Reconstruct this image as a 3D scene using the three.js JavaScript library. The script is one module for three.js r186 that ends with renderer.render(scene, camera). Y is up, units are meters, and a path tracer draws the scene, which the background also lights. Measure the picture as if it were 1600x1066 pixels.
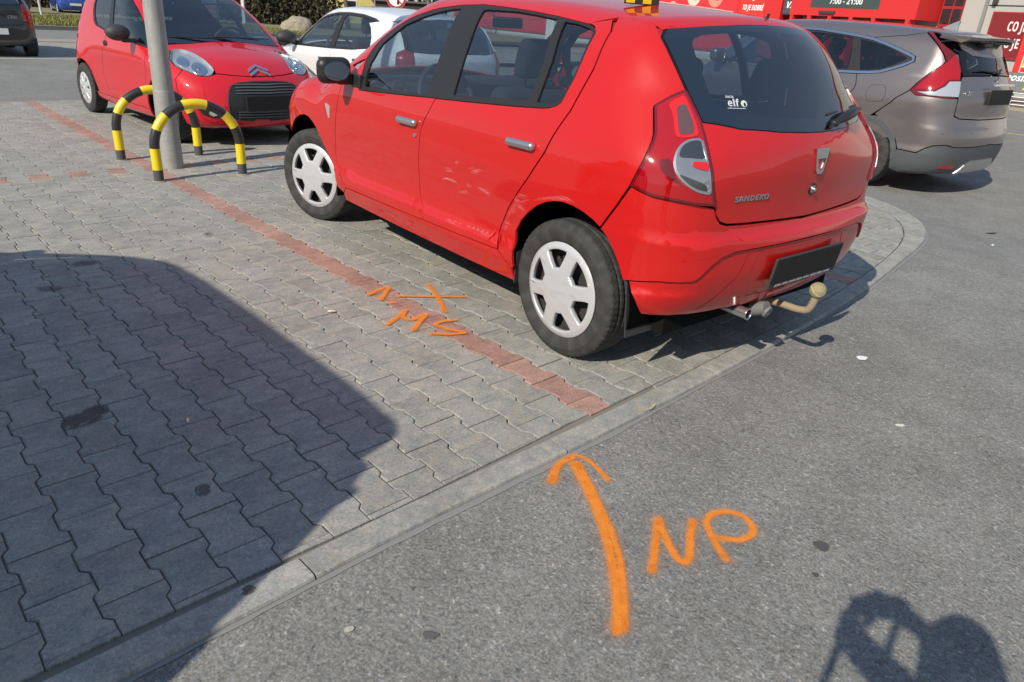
import * as THREE from 'three';
import { mergeGeometries, mergeVertices, toCreasedNormals } from 'three/addons/utils/BufferGeometryUtils.js';
import { RoundedBoxGeometry } from 'three/addons/geometries/RoundedBoxGeometry.js';
import { MarchingCubes } from 'three/addons/objects/MarchingCubes.js';
import { TextGeometry } from 'three/addons/geometries/TextGeometry.js';
import { TessellateModifier } from 'three/addons/modifiers/TessellateModifier.js';
import { FontLoader } from 'three/addons/loaders/FontLoader.js';

// ---------------------------------------------------------------- camera, sky, sun, exposure
const scene = new THREE.Scene();
const CAM_H = 1.407, PITCH = 24.576, ROLL = 3.8635;
const camera = new THREE.PerspectiveCamera(51.15, 1600 / 1066, 0.05, 1500);
camera.rotation.order = 'YXZ';
camera.position.set(0, CAM_H, 0);
camera.rotation.set(-PITCH * Math.PI / 180, 0, ROLL * Math.PI / 180);
scene.add(camera);

const SKY = 0.86, SUN_AZ = 34.2, SUN_EL = 36.7;                  // shadows fall SUN_AZ degrees to the right of straight ahead
const sunDir = new THREE.Vector3(-Math.sin(SUN_AZ * Math.PI / 180) * Math.cos(SUN_EL * Math.PI / 180), Math.sin(SUN_EL * Math.PI / 180), Math.cos(SUN_AZ * Math.PI / 180) * Math.cos(SUN_EL * Math.PI / 180));
// hazy spring sky, brighter towards the horizon and round the sun
{
  const W = 1024, H = 512, d = new Float32Array(W * H * 4), n = new THREE.Vector3();
  for (let y = 0; y < H; y++) for (let x = 0; x < W; x++) {
    const el = (y + 0.5) / H * Math.PI - Math.PI / 2, u = (x + 0.5) / W * 2 * Math.PI - Math.PI;   // first row is the nadir
    n.set(Math.cos(el) * Math.cos(u), Math.sin(el), Math.cos(el) * Math.sin(u));
    const up = Math.max(0, n.y), c = Math.max(0, n.dot(sunDir)), t = Math.pow(1 - up, 3.2), halo = 0.16 * Math.pow(c, 6) + 0.5 * Math.pow(c, 60);
    const i = (y * W + x) * 4;
    d[i] = (0.215 + (0.70 - 0.215) * t + halo) * SKY; d[i + 1] = (0.345 + (0.755 - 0.345) * t + halo * 0.97) * SKY; d[i + 2] = (0.57 + (0.80 - 0.57) * t + halo * 0.9) * SKY; d[i + 3] = 1;
  }
  const t = new THREE.DataTexture(d, W, H, THREE.RGBAFormat, THREE.FloatType);
  t.mapping = THREE.EquirectangularReflectionMapping; t.colorSpace = THREE.LinearSRGBColorSpace; t.magFilter = t.minFilter = THREE.LinearFilter; t.needsUpdate = true;
  scene.background = t; scene.environment = t;
}

const sun = new THREE.DirectionalLight(new THREE.Color(1.0, 0.92, 0.78), 4.95);
sun.position.copy(sunDir).multiplyScalar(60);
sun.castShadow = true;
sun.shadow.mapSize.set(4096, 4096);
Object.assign(sun.shadow.camera, { left: -30, right: 30, top: 30, bottom: -30, near: 1, far: 160 });
sun.shadow.radius = 1.0;
scene.add(sun);

const renderer = new THREE.WebGLRenderer({ antialias: true });
renderer.setSize(1024, 682);
renderer.toneMapping = THREE.LinearToneMapping;
renderer.toneMappingExposure = 1.0;
renderer.shadowMap.enabled = true;
document.body.appendChild(renderer.domElement);

// ---------------------------------------------------------------- small helpers
let seed = 7;
const rnd = () => { seed = (seed * 1664525 + 1013904223) >>> 0; return seed / 4294967296; };
const rr = (a, b) => a + (b - a) * rnd();
const R = d => d * Math.PI / 180;
const lin = (r, g, b) => new THREE.Color().setRGB(r, g, b);
const taken = {};
function numbered(name) { const n = taken[name] = (taken[name] ?? -1) + 1; return n ? `${name}_${String(n).padStart(3, '0')}` : name; }
function tag(o, label, category, group) { o.userData.label = label; o.userData.category = category; if (group) o.userData.group = group; return o; }
function struct(o) { o.userData.kind = 'structure'; return o; }
function thing(name, label, category, [x, y, z] = [0, 0, 0], turn = 0, group) {
  const o = new THREE.Group(); o.name = numbered(name); o.position.set(x, y, z); o.rotation.y = turn; scene.add(o);
  return tag(o, label, category, group);
}
function part(name, geometry, material, parent, kind) {
  const g = Array.isArray(geometry) ? join(geometry) : geometry;
  const m = new THREE.Mesh(g, material); m.name = name; m.castShadow = m.receiveShadow = true; if (kind) m.userData.kind = kind;
  parent.add(m); return m;
}
function top(name, geometry, material, label, category, group) {
  const m = part(numbered(name), geometry, material, scene); return tag(m, label, category, group);
}
function norm(g) {                                     // same attributes everywhere so that geometries can be merged
  const n = g.index ? g.toNonIndexed() : g.clone();
  if (!n.attributes.normal) n.computeVertexNormals();
  if (!n.attributes.uv) n.setAttribute('uv', new THREE.BufferAttribute(new Float32Array(n.attributes.position.count * 2), 2));
  for (const k of Object.keys(n.attributes)) if (!['position', 'normal', 'uv'].includes(k)) n.deleteAttribute(k);
  return n;
}
const join = list => list.length === 1 ? list[0] : mergeGeometries(list.map(norm));
const V = (x, y, z) => new THREE.Vector3(x, y, z);
function box(w, h, d, x = 0, y = 0, z = 0, r = 0) {
  const g = r ? new RoundedBoxGeometry(w, h, d, 2, r) : new THREE.BoxGeometry(w, h, d); return g.translate(x, y, z);
}
function tube(points, radius, seg = 24, rad = 10, closed = false) {
  return new THREE.TubeGeometry(new THREE.CatmullRomCurve3(points.map(p => V(...p)), closed), seg, radius, rad, closed);
}
function rod(a, b, r0, r1 = r0, n = 10) {
  const A = V(...a), B = V(...b), d = B.clone().sub(A), g = new THREE.CylinderGeometry(r1, r0, d.length(), n);
  g.applyQuaternion(new THREE.Quaternion().setFromUnitVectors(V(0, 1, 0), d.normalize()));
  return g.translate((A.x + B.x) / 2, (A.y + B.y) / 2, (A.z + B.z) / 2);
}
// value noise on a torus, for textures that tile
function tileNoise(size, cells, sd) {
  let s = sd; const rn = () => { s = (s * 1664525 + 1013904223) >>> 0; return s / 4294967296; };
  const g = new Float32Array(cells * cells).map(rn), out = new Float32Array(size * size);
  const k = cells / size;
  for (let y = 0; y < size; y++) {
    const fy = y * k, y0 = Math.floor(fy), ty = fy - y0, sy = ty * ty * (3 - 2 * ty), r0 = (y0 % cells) * cells, r1 = ((y0 + 1) % cells) * cells;
    for (let x = 0; x < size; x++) {
      const fx = x * k, x0 = Math.floor(fx), tx = fx - x0, sx = tx * tx * (3 - 2 * tx), a = x0 % cells, b = (x0 + 1) % cells;
      const u = g[r0 + a] + (g[r0 + b] - g[r0 + a]) * sx, v = g[r1 + a] + (g[r1 + b] - g[r1 + a]) * sx;
      out[y * size + x] = u + (v - u) * sy;
    }
  }
  return out;
}
function dataTex(w, h, fn, srgb = false, wrap = true) {
  const d = new Uint8Array(w * h * 4);
  for (let y = 0; y < h; y++) for (let x = 0; x < w; x++) {
    const c = fn(x, y, y * w + x), i = (y * w + x) * 4;
    d[i] = c[0]; d[i + 1] = c[1]; d[i + 2] = c[2]; d[i + 3] = c[3] ?? 255;
  }
  const t = new THREE.DataTexture(d, w, h, THREE.RGBAFormat);
  if (srgb) t.colorSpace = THREE.SRGBColorSpace;
  t.magFilter = THREE.LinearFilter; t.minFilter = THREE.LinearMipmapLinearFilter; t.generateMipmaps = true;
  if (wrap) t.wrapS = t.wrapT = THREE.RepeatWrapping;
  t.needsUpdate = true; return t;
}
const cl = v => Math.max(0, Math.min(255, v));
const sstep = (a, b, v) => { const t = Math.max(0, Math.min(1, (v - a) / (b - a))); return t * t * (3 - 2 * t); };
function std(color, roughness = 0.8, o = {}) { return new THREE.MeshStandardMaterial({ color, roughness, ...o }); }
function phys(color, roughness = 0.5, o = {}) { return new THREE.MeshPhysicalMaterial({ color, roughness, ...o }); }
function textPlane(w, h, draw, pxPerM = 256) {          // flat print on a small rectangle, in its own plane
  const cw = Math.min(2048, Math.round(w * pxPerM)), ch = Math.min(2048, Math.round(h * pxPerM));
  const c = document.createElement('canvas'); c.width = cw; c.height = ch;
  const x = c.getContext('2d'); draw(x, cw, ch);
  const t = new THREE.CanvasTexture(c); t.colorSpace = THREE.SRGBColorSpace; return t;
}

// ---------------------------------------------------------------- car bodies: an implicit body surface, cut into panels
// car axes: s forward from the rear axle, y up, w to the left; local three.js axes are x = s, y = y, z = -w
function pchip(tab) {
  const n = tab.length, x = tab.map(t => t[0]), y = tab.map(t => t[1]), h = [], d = [], m = new Array(n).fill(0);
  for (let i = 0; i < n - 1; i++) { h.push(x[i + 1] - x[i]); d.push((y[i + 1] - y[i]) / h[i]); }
  m[0] = d[0]; m[n - 1] = d[n - 2];
  for (let i = 1; i < n - 1; i++) if (d[i - 1] * d[i] > 0) { const a = 2 * h[i] + h[i - 1], b = h[i] + 2 * h[i - 1]; m[i] = (a + b) / (a / d[i - 1] + b / d[i]); }
  return v => {
    if (v <= x[0]) return y[0]; if (v >= x[n - 1]) return y[n - 1];
    let i = 0; while (v > x[i + 1]) i++;
    const t = (v - x[i]) / h[i], t2 = t * t, t3 = t2 * t;
    return y[i] * (2 * t3 - 3 * t2 + 1) + h[i] * m[i] * (t3 - 2 * t2 + t) + y[i + 1] * (-2 * t3 + 3 * t2) + h[i] * m[i + 1] * (t3 - t2);
  };
}
const smax = (a, b, k) => { const h = Math.max(k - Math.abs(a - b), 0) / k; return Math.max(a, b) + h * h * k * 0.25; };
class Body {
  constructor(sp) { this.sp = sp; for (const k of ['Wp', 'Wv', 'T', 'cr', 'R', 'cR', 'Fr', 'cF', 'B', 'kr']) this[k] = pchip(sp[k]); }
  F(s, y, w) {
    const sp = this.sp, a = Math.abs(w);
    let side = a - (this.Wp(s) + this.Wv(y));
    for (const [cs, cy, rs, ry, am] of sp.bulge) side -= am * Math.exp(-(((s - cs) / rs) ** 2) - ((y - cy) / ry) ** 2);
    const topv = (y - (this.T(s) - this.cr(s) * a * a)) * sp.ct, rear = this.R(y) + this.cR(y) * a * a - s, front = s - (this.Fr(y) - this.cF(y) * a * a);
    return smax(smax(smax(smax(side, topv, sp.kst), rear, this.kr(y)), front, sp.kf), this.B(s) - y, 0.05);
  }
  N(p) {
    const e = 0.004, [s, y, w] = p, n = V(this.F(s + e, y, w) - this.F(s - e, y, w), this.F(s, y + e, w) - this.F(s, y - e, w), this.F(s, y, w + e) - this.F(s, y, w - e));
    return n.normalize();
  }
  // 2D parameters of a point for a way of looking at the body, and back onto the surface
  to(mode, [s, y, w]) {
    const [k, s0] = mode;
    return k === 'side' ? [s, y] : k === 'rear' || k === 'front' ? [w, y] : k === 'top' ? [s, w] : k === 'cyl' ? [Math.atan2(w, s0 - s), y] : [Math.atan2(w, s - s0), y];
  }
  ray(mode, [a, b]) {
    const [k, s0] = mode;
    if (k === 'side') return t => [a, b, 1.3 - t];
    if (k === 'rear') return t => [-1.6 + t, b, a];
    if (k === 'front') return t => [4.6 - t, b, a];
    if (k === 'top') return t => [a, 2.3 - t, b];
    const c = Math.cos(a), sn = Math.sin(a);
    return k === 'cyl' ? t => [s0 - c * (3 - t), b, sn * (3 - t)] : t => [s0 + c * (3 - t), b, sn * (3 - t)];
  }
  hit(mode, p) {
    const r = this.ray(mode, p), end = mode[0] === 'side' ? 1.3 : mode[0][0] === 'c' ? 2.9 : 2.2;
    let lo = 0, best = 1e9, bt = 0;
    for (let t = 0; t <= end; t += 0.025) {
      const f = this.F(...r(t));
      if (f < best) { best = f; bt = t; }
      if (f < 0) {
        let a = lo, b = t;
        for (let i = 0; i < 16; i++) { const m = (a + b) / 2; if (this.F(...r(m)) < 0) b = m; else a = m; }
        return r(b);
      }
      lo = t;
    }
    return r(bt);
  }
  // one panel: a loop of car points (s, y, w), filled, laid on the surface, with its edge turned in
  panel(loop, o = {}) {
    const { mode = ['side'], off = 0, rim = 0.012, maxE = 0.045, inset = 0.0023, holes = [], mirror = false, round = 0 } = o;
    const sc = mode[0][0] === 'c' ? 0.9 : 1;                 // radians to metres, roughly
    const prep = (lp, ins) => {
      const on = lp.map(p => mode[0] === 'cyl' && p[0] === 0 && p[2] ? this.hit(['rear'], [p[2], p[1]]) : p).map(p => this.hit(mode, this.to(mode, p))), fine = [];   // edges follow the surface, the same for neighbours whatever their view
      on.forEach((p, i) => { const n = on[(i + 1) % on.length], k = Math.max(1, Math.ceil(Math.hypot(p[0] - n[0], p[1] - n[1], p[2] - n[2]) / 0.05)); for (let j = 0; j < k; j++) { let v = [0, 1, 2].map(c => p[c] + (n[c] - p[c]) * j / k); if (j) for (let it = 0; it < 3; it++) { const f = this.F(...v), m = this.N(v); v = [v[0] - m.x * f, v[1] - m.y * f, v[2] - m.z * f]; } fine.push(v); } });
      let q = fine.map(p => this.to(mode, p)).map(([a, b]) => [a * sc, b]);
      const dd = [];
      q.forEach((p, i) => { const n = q[(i + 1) % q.length]; if (Math.hypot(p[0] - n[0], p[1] - n[1]) > 1e-4) dd.push(p); });
      q = dd;
      if (round) for (let it = 0; it < round; it++) { const nq = []; q.forEach((p, i) => { const n = q[(i + 1) % q.length]; nq.push([p[0] * 0.75 + n[0] * 0.25, p[1] * 0.75 + n[1] * 0.25], [p[0] * 0.25 + n[0] * 0.75, p[1] * 0.25 + n[1] * 0.75]); }); q = nq; }
      let area = 0; q.forEach((p, i) => { const n = q[(i + 1) % q.length]; area += p[0] * n[1] - n[0] * p[1]; });
      if (area < 0) q.reverse();
      if (ins) {
        q = q.map((p, i) => {
          const a = q[(i - 1 + q.length) % q.length], n = q[(i + 1) % q.length];
          let e1 = [p[0] - a[0], p[1] - a[1]], e2 = [n[0] - p[0], n[1] - p[1]];
          const l1 = Math.hypot(...e1), l2 = Math.hypot(...e2); const n1 = [-e1[1] / l1, e1[0] / l1], n2 = [-e2[1] / l2, e2[0] / l2];
          let m = [n1[0] + n2[0], n1[1] + n2[1]]; const ml = Math.hypot(...m) || 1; m = [m[0] / ml, m[1] / ml];
          const c = Math.max(0.4, m[0] * n1[0] + m[1] * n1[1]);
          return [p[0] + m[0] * ins / c, p[1] + m[1] * ins / c];
        });
      }
      const out = [];
      q.forEach((p, i) => { const n = q[(i + 1) % q.length], k = Math.max(1, Math.ceil(Math.hypot(p[0] - n[0], p[1] - n[1]) / maxE)); for (let j = 0; j < k; j++) out.push([p[0] + (n[0] - p[0]) * j / k, p[1] + (n[1] - p[1]) * j / k]); });
      return out;
    };
    const outer = prep(loop, inset), hs = holes.map(h => prep(h, -inset).reverse());
    const pts = [...outer, ...hs.flat()];
    let tris = THREE.ShapeUtils.triangulateShape(outer.map(p => new THREE.Vector2(...p)), hs.map(h => h.map(p => new THREE.Vector2(...p))));
    for (let it = 0; it < 7; it++) {                          // split long inner edges, the same way on both sides
      const mid = new Map(), nt = []; let any = false;
      const len = (i, j) => Math.hypot(pts[i][0] - pts[j][0], pts[i][1] - pts[j][1]);
      const M = (i, j) => {
        if (len(i, j) <= maxE * 1.15) return -1;
        const k = i < j ? i * 1e6 + j : j * 1e6 + i;
        if (!mid.has(k)) { mid.set(k, pts.length); pts.push([(pts[i][0] + pts[j][0]) / 2, (pts[i][1] + pts[j][1]) / 2]); }
        any = true; return mid.get(k);
      };
      for (const [a, b, c] of tris) {
        const x = M(a, b), y = M(b, c), z = M(c, a), k = (x >= 0) + (y >= 0) + (z >= 0);
        if (!k) nt.push([a, b, c]);
        else if (k === 3) nt.push([a, x, z], [x, b, y], [z, y, c], [x, y, z]);
        else if (k === 1) { if (x >= 0) nt.push([a, x, c], [x, b, c]); else if (y >= 0) nt.push([a, b, y], [a, y, c]); else nt.push([a, b, z], [z, b, c]); }
        else if (x < 0) nt.push([c, z, y], [z, a, y], [a, b, y]);
        else if (y < 0) nt.push([a, x, z], [x, b, z], [b, c, z]);
        else nt.push([b, y, x], [x, y, a], [a, y, c]);
      }
      tris = nt; if (!any) break;
    }
    const P = pts.map(([a, b]) => this.hit(mode, [a / sc, b])), N = P.map(p => this.N(p));
    const pos = [], nor = [], uv = [], idx = [];
    const z = mirror ? 1 : -1;
    const put = (p, n, k, u) => { pos.push(p[0] + n.x * k, p[1] + n.y * k, z * (p[2] + n.z * k)); nor.push(n.x, n.y, z * n.z); uv.push(u[0], u[1]); };
    P.forEach((p, i) => put(p, N[i], off, pts[i]));
    // orientation from the first large triangle
    const g0 = new THREE.BufferGeometry();
    for (const [a, b, c] of tris) {
      const A = V(pos[3 * a], pos[3 * a + 1], pos[3 * a + 2]), B2 = V(pos[3 * b], pos[3 * b + 1], pos[3 * b + 2]), C2 = V(pos[3 * c], pos[3 * c + 1], pos[3 * c + 2]);
      const fn = B2.sub(A).cross(C2.sub(A));
      if (fn.x * nor[3 * a] + fn.y * nor[3 * a + 1] + fn.z * nor[3 * a + 2] >= 0) idx.push(a, b, c); else idx.push(a, c, b);
    }
    if (rim) {
      let st = 0;
      for (const ring of [outer, ...hs]) {
        const n = ring.length;
        for (let i = 0; i < n; i++) {
          const a = st + i, b = st + (i + 1) % n, base = pos.length / 3;
          const pa = V(P[a][0], P[a][1], P[a][2]), pb = V(P[b][0], P[b][1], P[b][2]);
          const on = pb.clone().sub(pa).cross(N[a]).normalize();
          const t0 = this.to(mode, P[a]), t1 = this.to(mode, [P[a][0] + on.x * .004, P[a][1] + on.y * .004, P[a][2] + on.z * .004]), ex = (pts[b][0] - pts[a][0]), ey = (pts[b][1] - pts[a][1]);
          if (ex * (t1[1] - t0[1]) - ey * (t1[0] - t0[0]) * sc > 0) on.negate();          // the ring runs with the panel on its left
          const q = { x: on.x, y: on.y, z: on.z };
          for (const [v, k] of [[a, off], [b, off], [b, off - rim], [a, off - rim]]) { pos.push(P[v][0] + N[v].x * k, P[v][1] + N[v].y * k, z * (P[v][2] + N[v].z * k)); nor.push(q.x, q.y, z * q.z); uv.push(...pts[v]); }
          const G = i => V(pos[3 * i], pos[3 * i + 1], pos[3 * i + 2]), fn = G(base + 1).sub(G(base)).cross(G(base + 2).sub(G(base)));
          if (fn.x * q.x + fn.y * q.y + fn.z * z * q.z >= 0) idx.push(base, base + 1, base + 2, base, base + 2, base + 3); else idx.push(base, base + 2, base + 1, base, base + 3, base + 2);
        }
        st += n;
      }
    }
    g0.setAttribute('position', new THREE.Float32BufferAttribute(pos, 3));
    g0.setAttribute('normal', new THREE.Float32BufferAttribute(nor, 3));
    g0.setAttribute('uv', new THREE.Float32BufferAttribute(uv, 2));
    g0.setIndex(idx);
    return g0;
  }
}
const rev = a => [...a].reverse();
const mir = a => a.map(([s, y, w]) => [s, y, -w]);
const sym = half => [...half, ...rev(mir(half)).filter(p => Math.abs(p[2]) > 1e-3)];   // closes a half loop that starts and ends on the middle line
const headingTurn = h => R(90 + h);

// ---------------------------------------------------------------- materials and parts shared by the cars
const grainTex = (() => { const a = tileNoise(256, 64, 3), b = tileNoise(256, 16, 5); return dataTex(256, 256, (x, y, i) => { const v = cl(128 + (a[i] - 0.5) * 120 + (b[i] - 0.5) * 60); return [v, v, v]; }); })();
const M = {
  red: phys(lin(0.52, 0.010, 0.009), 0.45, { specularIntensity: 0.25, clearcoat: 1, clearcoatRoughness: 0.04, metalness: 0 }),
  pinkRed: phys(lin(0.56, 0.011, 0.022), 0.45, { specularIntensity: 0.25, clearcoat: 1, clearcoatRoughness: 0.04 }),
  white: phys(lin(0.78, 0.80, 0.82), 0.42, { clearcoat: 1, clearcoatRoughness: 0.05 }),
  taupe: phys(lin(0.235, 0.205, 0.20), 0.36, { clearcoat: 1, clearcoatRoughness: 0.04, metalness: 0.72 }),
  blackPaint: phys(lin(0.012, 0.013, 0.015), 0.35, { clearcoat: 1, clearcoatRoughness: 0.05 }),
  bluePaint: phys(lin(0.02, 0.07, 0.34), 0.35, { clearcoat: 1, clearcoatRoughness: 0.05 }),
  silver: phys(lin(0.36, 0.38, 0.40), 0.34, { clearcoat: 1, clearcoatRoughness: 0.05, metalness: 0.5 }),
  darkPaint: phys(lin(0.025, 0.03, 0.032), 0.35, { clearcoat: 1, clearcoatRoughness: 0.05 }),
  trim: std(lin(0.018, 0.018, 0.02), 0.45),
  plastic: std(lin(0.04, 0.04, 0.042), 0.6),
  greyPlastic: std(lin(0.075, 0.08, 0.088), 0.55),
  liner: phys(lin(0.010, 0.010, 0.010), 1, { specularIntensity: 0.1 }),
  cloth: std(lin(0.035, 0.036, 0.042), 0.95, { bumpMap: grainTex, bumpScale: 0.002 }),
  lining: std(lin(0.06, 0.06, 0.065), 0.9),
  headliner: std(lin(0.3, 0.3, 0.29), 0.95),
  dash: std(lin(0.03, 0.032, 0.036), 0.75),
  glass: phys(lin(0.56, 0.65, 0.70), 0.0, { transmission: 1, thickness: 0, ior: 2.05 }),
  privacy: phys(lin(0.30, 0.34, 0.36), 0.0, { transmission: 1, thickness: 0, ior: 1.85 }),
  rearGlass: phys(lin(0.46, 0.54, 0.60), 0.0, { transmission: 1, thickness: 0, ior: 2.3 }),
  frit: phys(lin(0.008, 0.008, 0.01), 0.12),
  chrome: std(lin(0.72, 0.73, 0.75), 0.16, { metalness: 1 }),
  satin: std(lin(0.55, 0.56, 0.58), 0.32, { metalness: 0.9 }),
  coverSilver: phys(lin(0.60, 0.61, 0.63), 0.34, { metalness: 0.35, clearcoat: 0.4, clearcoatRoughness: 0.2 }),
  steel: std(lin(0.075, 0.07, 0.066), 0.6, { metalness: 0.5 }),
  rust: std(lin(0.12, 0.065, 0.035), 0.85),
  mirrorGlass: std(lin(0.85, 0.87, 0.9), 0.02, { metalness: 1 }),
  lensRed: phys(lin(0.36, 0.003, 0.006), 0.06, { clearcoat: 1, clearcoatRoughness: 0.02 }),
  lensRedBright: phys(lin(0.62, 0.012, 0.012), 0.1, { clearcoat: 1, clearcoatRoughness: 0.02 }),
  bowl: std(lin(0.36, 0.36, 0.37), 0.3, { metalness: 0.85 }),
  bowlDark: std(lin(0.16, 0.16, 0.17), 0.2, { metalness: 0.85 }),
  lensDark: phys(lin(0.14, 0.004, 0.006), 0.1, { clearcoat: 1, clearcoatRoughness: 0.02 }),
  lensSmoke: phys(lin(0.11, 0.055, 0.06), 0.12, { clearcoat: 1 }),
  lensClear: phys(lin(0.62, 0.64, 0.66), 0.12, { clearcoat: 1, metalness: 0.55 }),
  lampClear: phys(lin(0.34, 0.35, 0.37), 0.10, { clearcoat: 1, metalness: 0.6, bumpMap: grainTex, bumpScale: 0.004 }),
  lampGlass: phys(lin(0.93, 0.95, 0.96), 0.0, { transmission: 1, thickness: 0, ior: 1.7 }),
  lampHousing: std(lin(0.62, 0.63, 0.65), 0.32, { metalness: 0.7 }),
  lensOrange: phys(lin(0.75, 0.16, 0.03), 0.12, { clearcoat: 1 }),
  plateBlack: std(lin(0.004, 0.004, 0.004), 0.7),
  plateWhite: std(lin(0.7, 0.7, 0.7), 0.4),
};
const rubberTex = (() => { const a = tileNoise(256, 128, 31), b = tileNoise(256, 9, 32); return dataTex(256, 256, (x, y, i) => { const d = Math.max(0, b[i] - 0.35) * 26, v = 50 + (a[i] - 0.5) * 10; return [v + d, v + d * 0.95, v + d * 0.85]; }, true); })();
rubberTex.repeat.set(1, 1);
M.rubber = std(0xffffff, 0.85, { map: rubberTex });
const hoopYellowEarly = phys(lin(.80, .60, .012), .4);
// the tread of a tyre is cut into its surface: ring grooves and slanting sipes
function tyreGeo(Rt, width, rimR, sipes = 70) {
  const h = width / 2, prof = [];
  const sideW = [[rimR - 0.004, -h + 0.016], [rimR + 0.006, -h + 0.008], [rimR + 0.014, -h + 0.004], [rimR + (Rt - rimR) * 0.35, -h - 0.004], [rimR + (Rt - rimR) * 0.55, -h - 0.006], [rimR + (Rt - rimR) * 0.62, -h - 0.0035], [Rt - 0.03, -h + 0.002], [Rt - 0.018, -h + 0.007], [Rt - 0.012, -h + 0.011], [Rt - 0.0105, -h + 0.013]];
  for (const [r, z] of sideW) prof.push([r, z, 0]);
  const nt = 34; for (let i = 0; i <= nt; i++) { const z = -h + 0.018 + (width - 0.036) * i / nt; const q = z / h; prof.push([Rt - 0.006 * q * q * q * q, z, 1]); }
  for (const [r, z] of rev(sideW)) prof.push([r, -z, 0]);
  const na = sipes * 5, pos = [], uv = [], idx = [], np = prof.length;
  for (let i = 0; i <= na; i++) {
    const th = i / na * Math.PI * 2;
    prof.forEach(([r, z, t], j) => {
      let rr2 = r;
      if (t) {
        const ring = [-0.36, 0, 0.36].some(c => Math.abs(z / h - c) < 0.055);
        const ph = ((i / 5 + Math.abs(z) / h * 0.9 + (z > 0 ? 0.5 : 0)) % 1 + 1) % 1;
        if (ring) rr2 -= 0.006; else if (ph < 0.2) rr2 -= Math.abs(z / h) > 0.36 ? 0.0042 : 0.0025;
      }
      pos.push(Math.cos(th) * rr2, Math.sin(th) * rr2, z); uv.push(i / na * 8, j / np * 1.6);
    });
  }
  for (let i = 0; i < na; i++) for (let j = 0; j < np - 1; j++) { const a = i * np + j, b = a + np; idx.push(a, b, a + 1, b, b + 1, a + 1); }
  const g = new THREE.BufferGeometry(); g.setAttribute('position', new THREE.Float32BufferAttribute(pos, 3)); g.setAttribute('uv', new THREE.Float32BufferAttribute(uv, 2)); g.setIndex(idx); g.computeVertexNormals();
  return g;
}
// a pressed wheel cover: a disc with a hole between each pair of spokes, domed outwards (towards -z)
function coverGeo(rad, spokes, r0, r1, openFrac, dome, twist = 0) {
  const sh = new THREE.Shape(); sh.absarc(0, 0, rad, 0, Math.PI * 2);
  for (let k = 0; k < spokes; k++) {
    const c = (k + 0.5) / spokes * Math.PI * 2 + twist, a = Math.PI / spokes * openFrac, pts = [];
    for (let i = 0; i <= 6; i++) { const t = c - a + 2 * a * i / 6; pts.push([Math.cos(t) * r1, Math.sin(t) * r1]); }
    const b = a * 0.62; for (let i = 0; i <= 4; i++) { const t = c + b - 2 * b * i / 4; pts.push([Math.cos(t) * r0, Math.sin(t) * r0]); }
    let q = pts; for (let it = 0; it < 2; it++) { const nq = []; q.forEach((p, i) => { const n = q[(i + 1) % q.length]; nq.push([p[0] * 0.78 + n[0] * 0.22, p[1] * 0.78 + n[1] * 0.22], [p[0] * 0.22 + n[0] * 0.78, p[1] * 0.22 + n[1] * 0.78]); }); q = nq; }
    const h = new THREE.Path(); q.forEach((p, i) => i ? h.lineTo(...p) : h.moveTo(...p)); h.closePath(); sh.holes.push(h);
  }
  const g = new THREE.ExtrudeGeometry(sh, { depth: 0.012, bevelEnabled: true, bevelThickness: 0.007, bevelSize: 0.006, bevelSegments: 3, curveSegments: 64 });
  g.deleteAttribute('uv'); g.deleteAttribute('normal');
  let f = new TessellateModifier(0.022, 5).modify(g); f.rotateY(Math.PI);
  const p = f.attributes.position;
  for (let i = 0; i < p.count; i++) { const r = Math.hypot(p.getX(i), p.getY(i)) / rad; p.setZ(i, p.getZ(i) - dome * (1 - r * r) + (r > 0.9 ? (r - 0.9) * 0.06 : 0)); }
  f.deleteAttribute('normal'); f = toCreasedNormals(mergeVertices(f, 1e-5), 0.7); return f;
}
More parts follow.
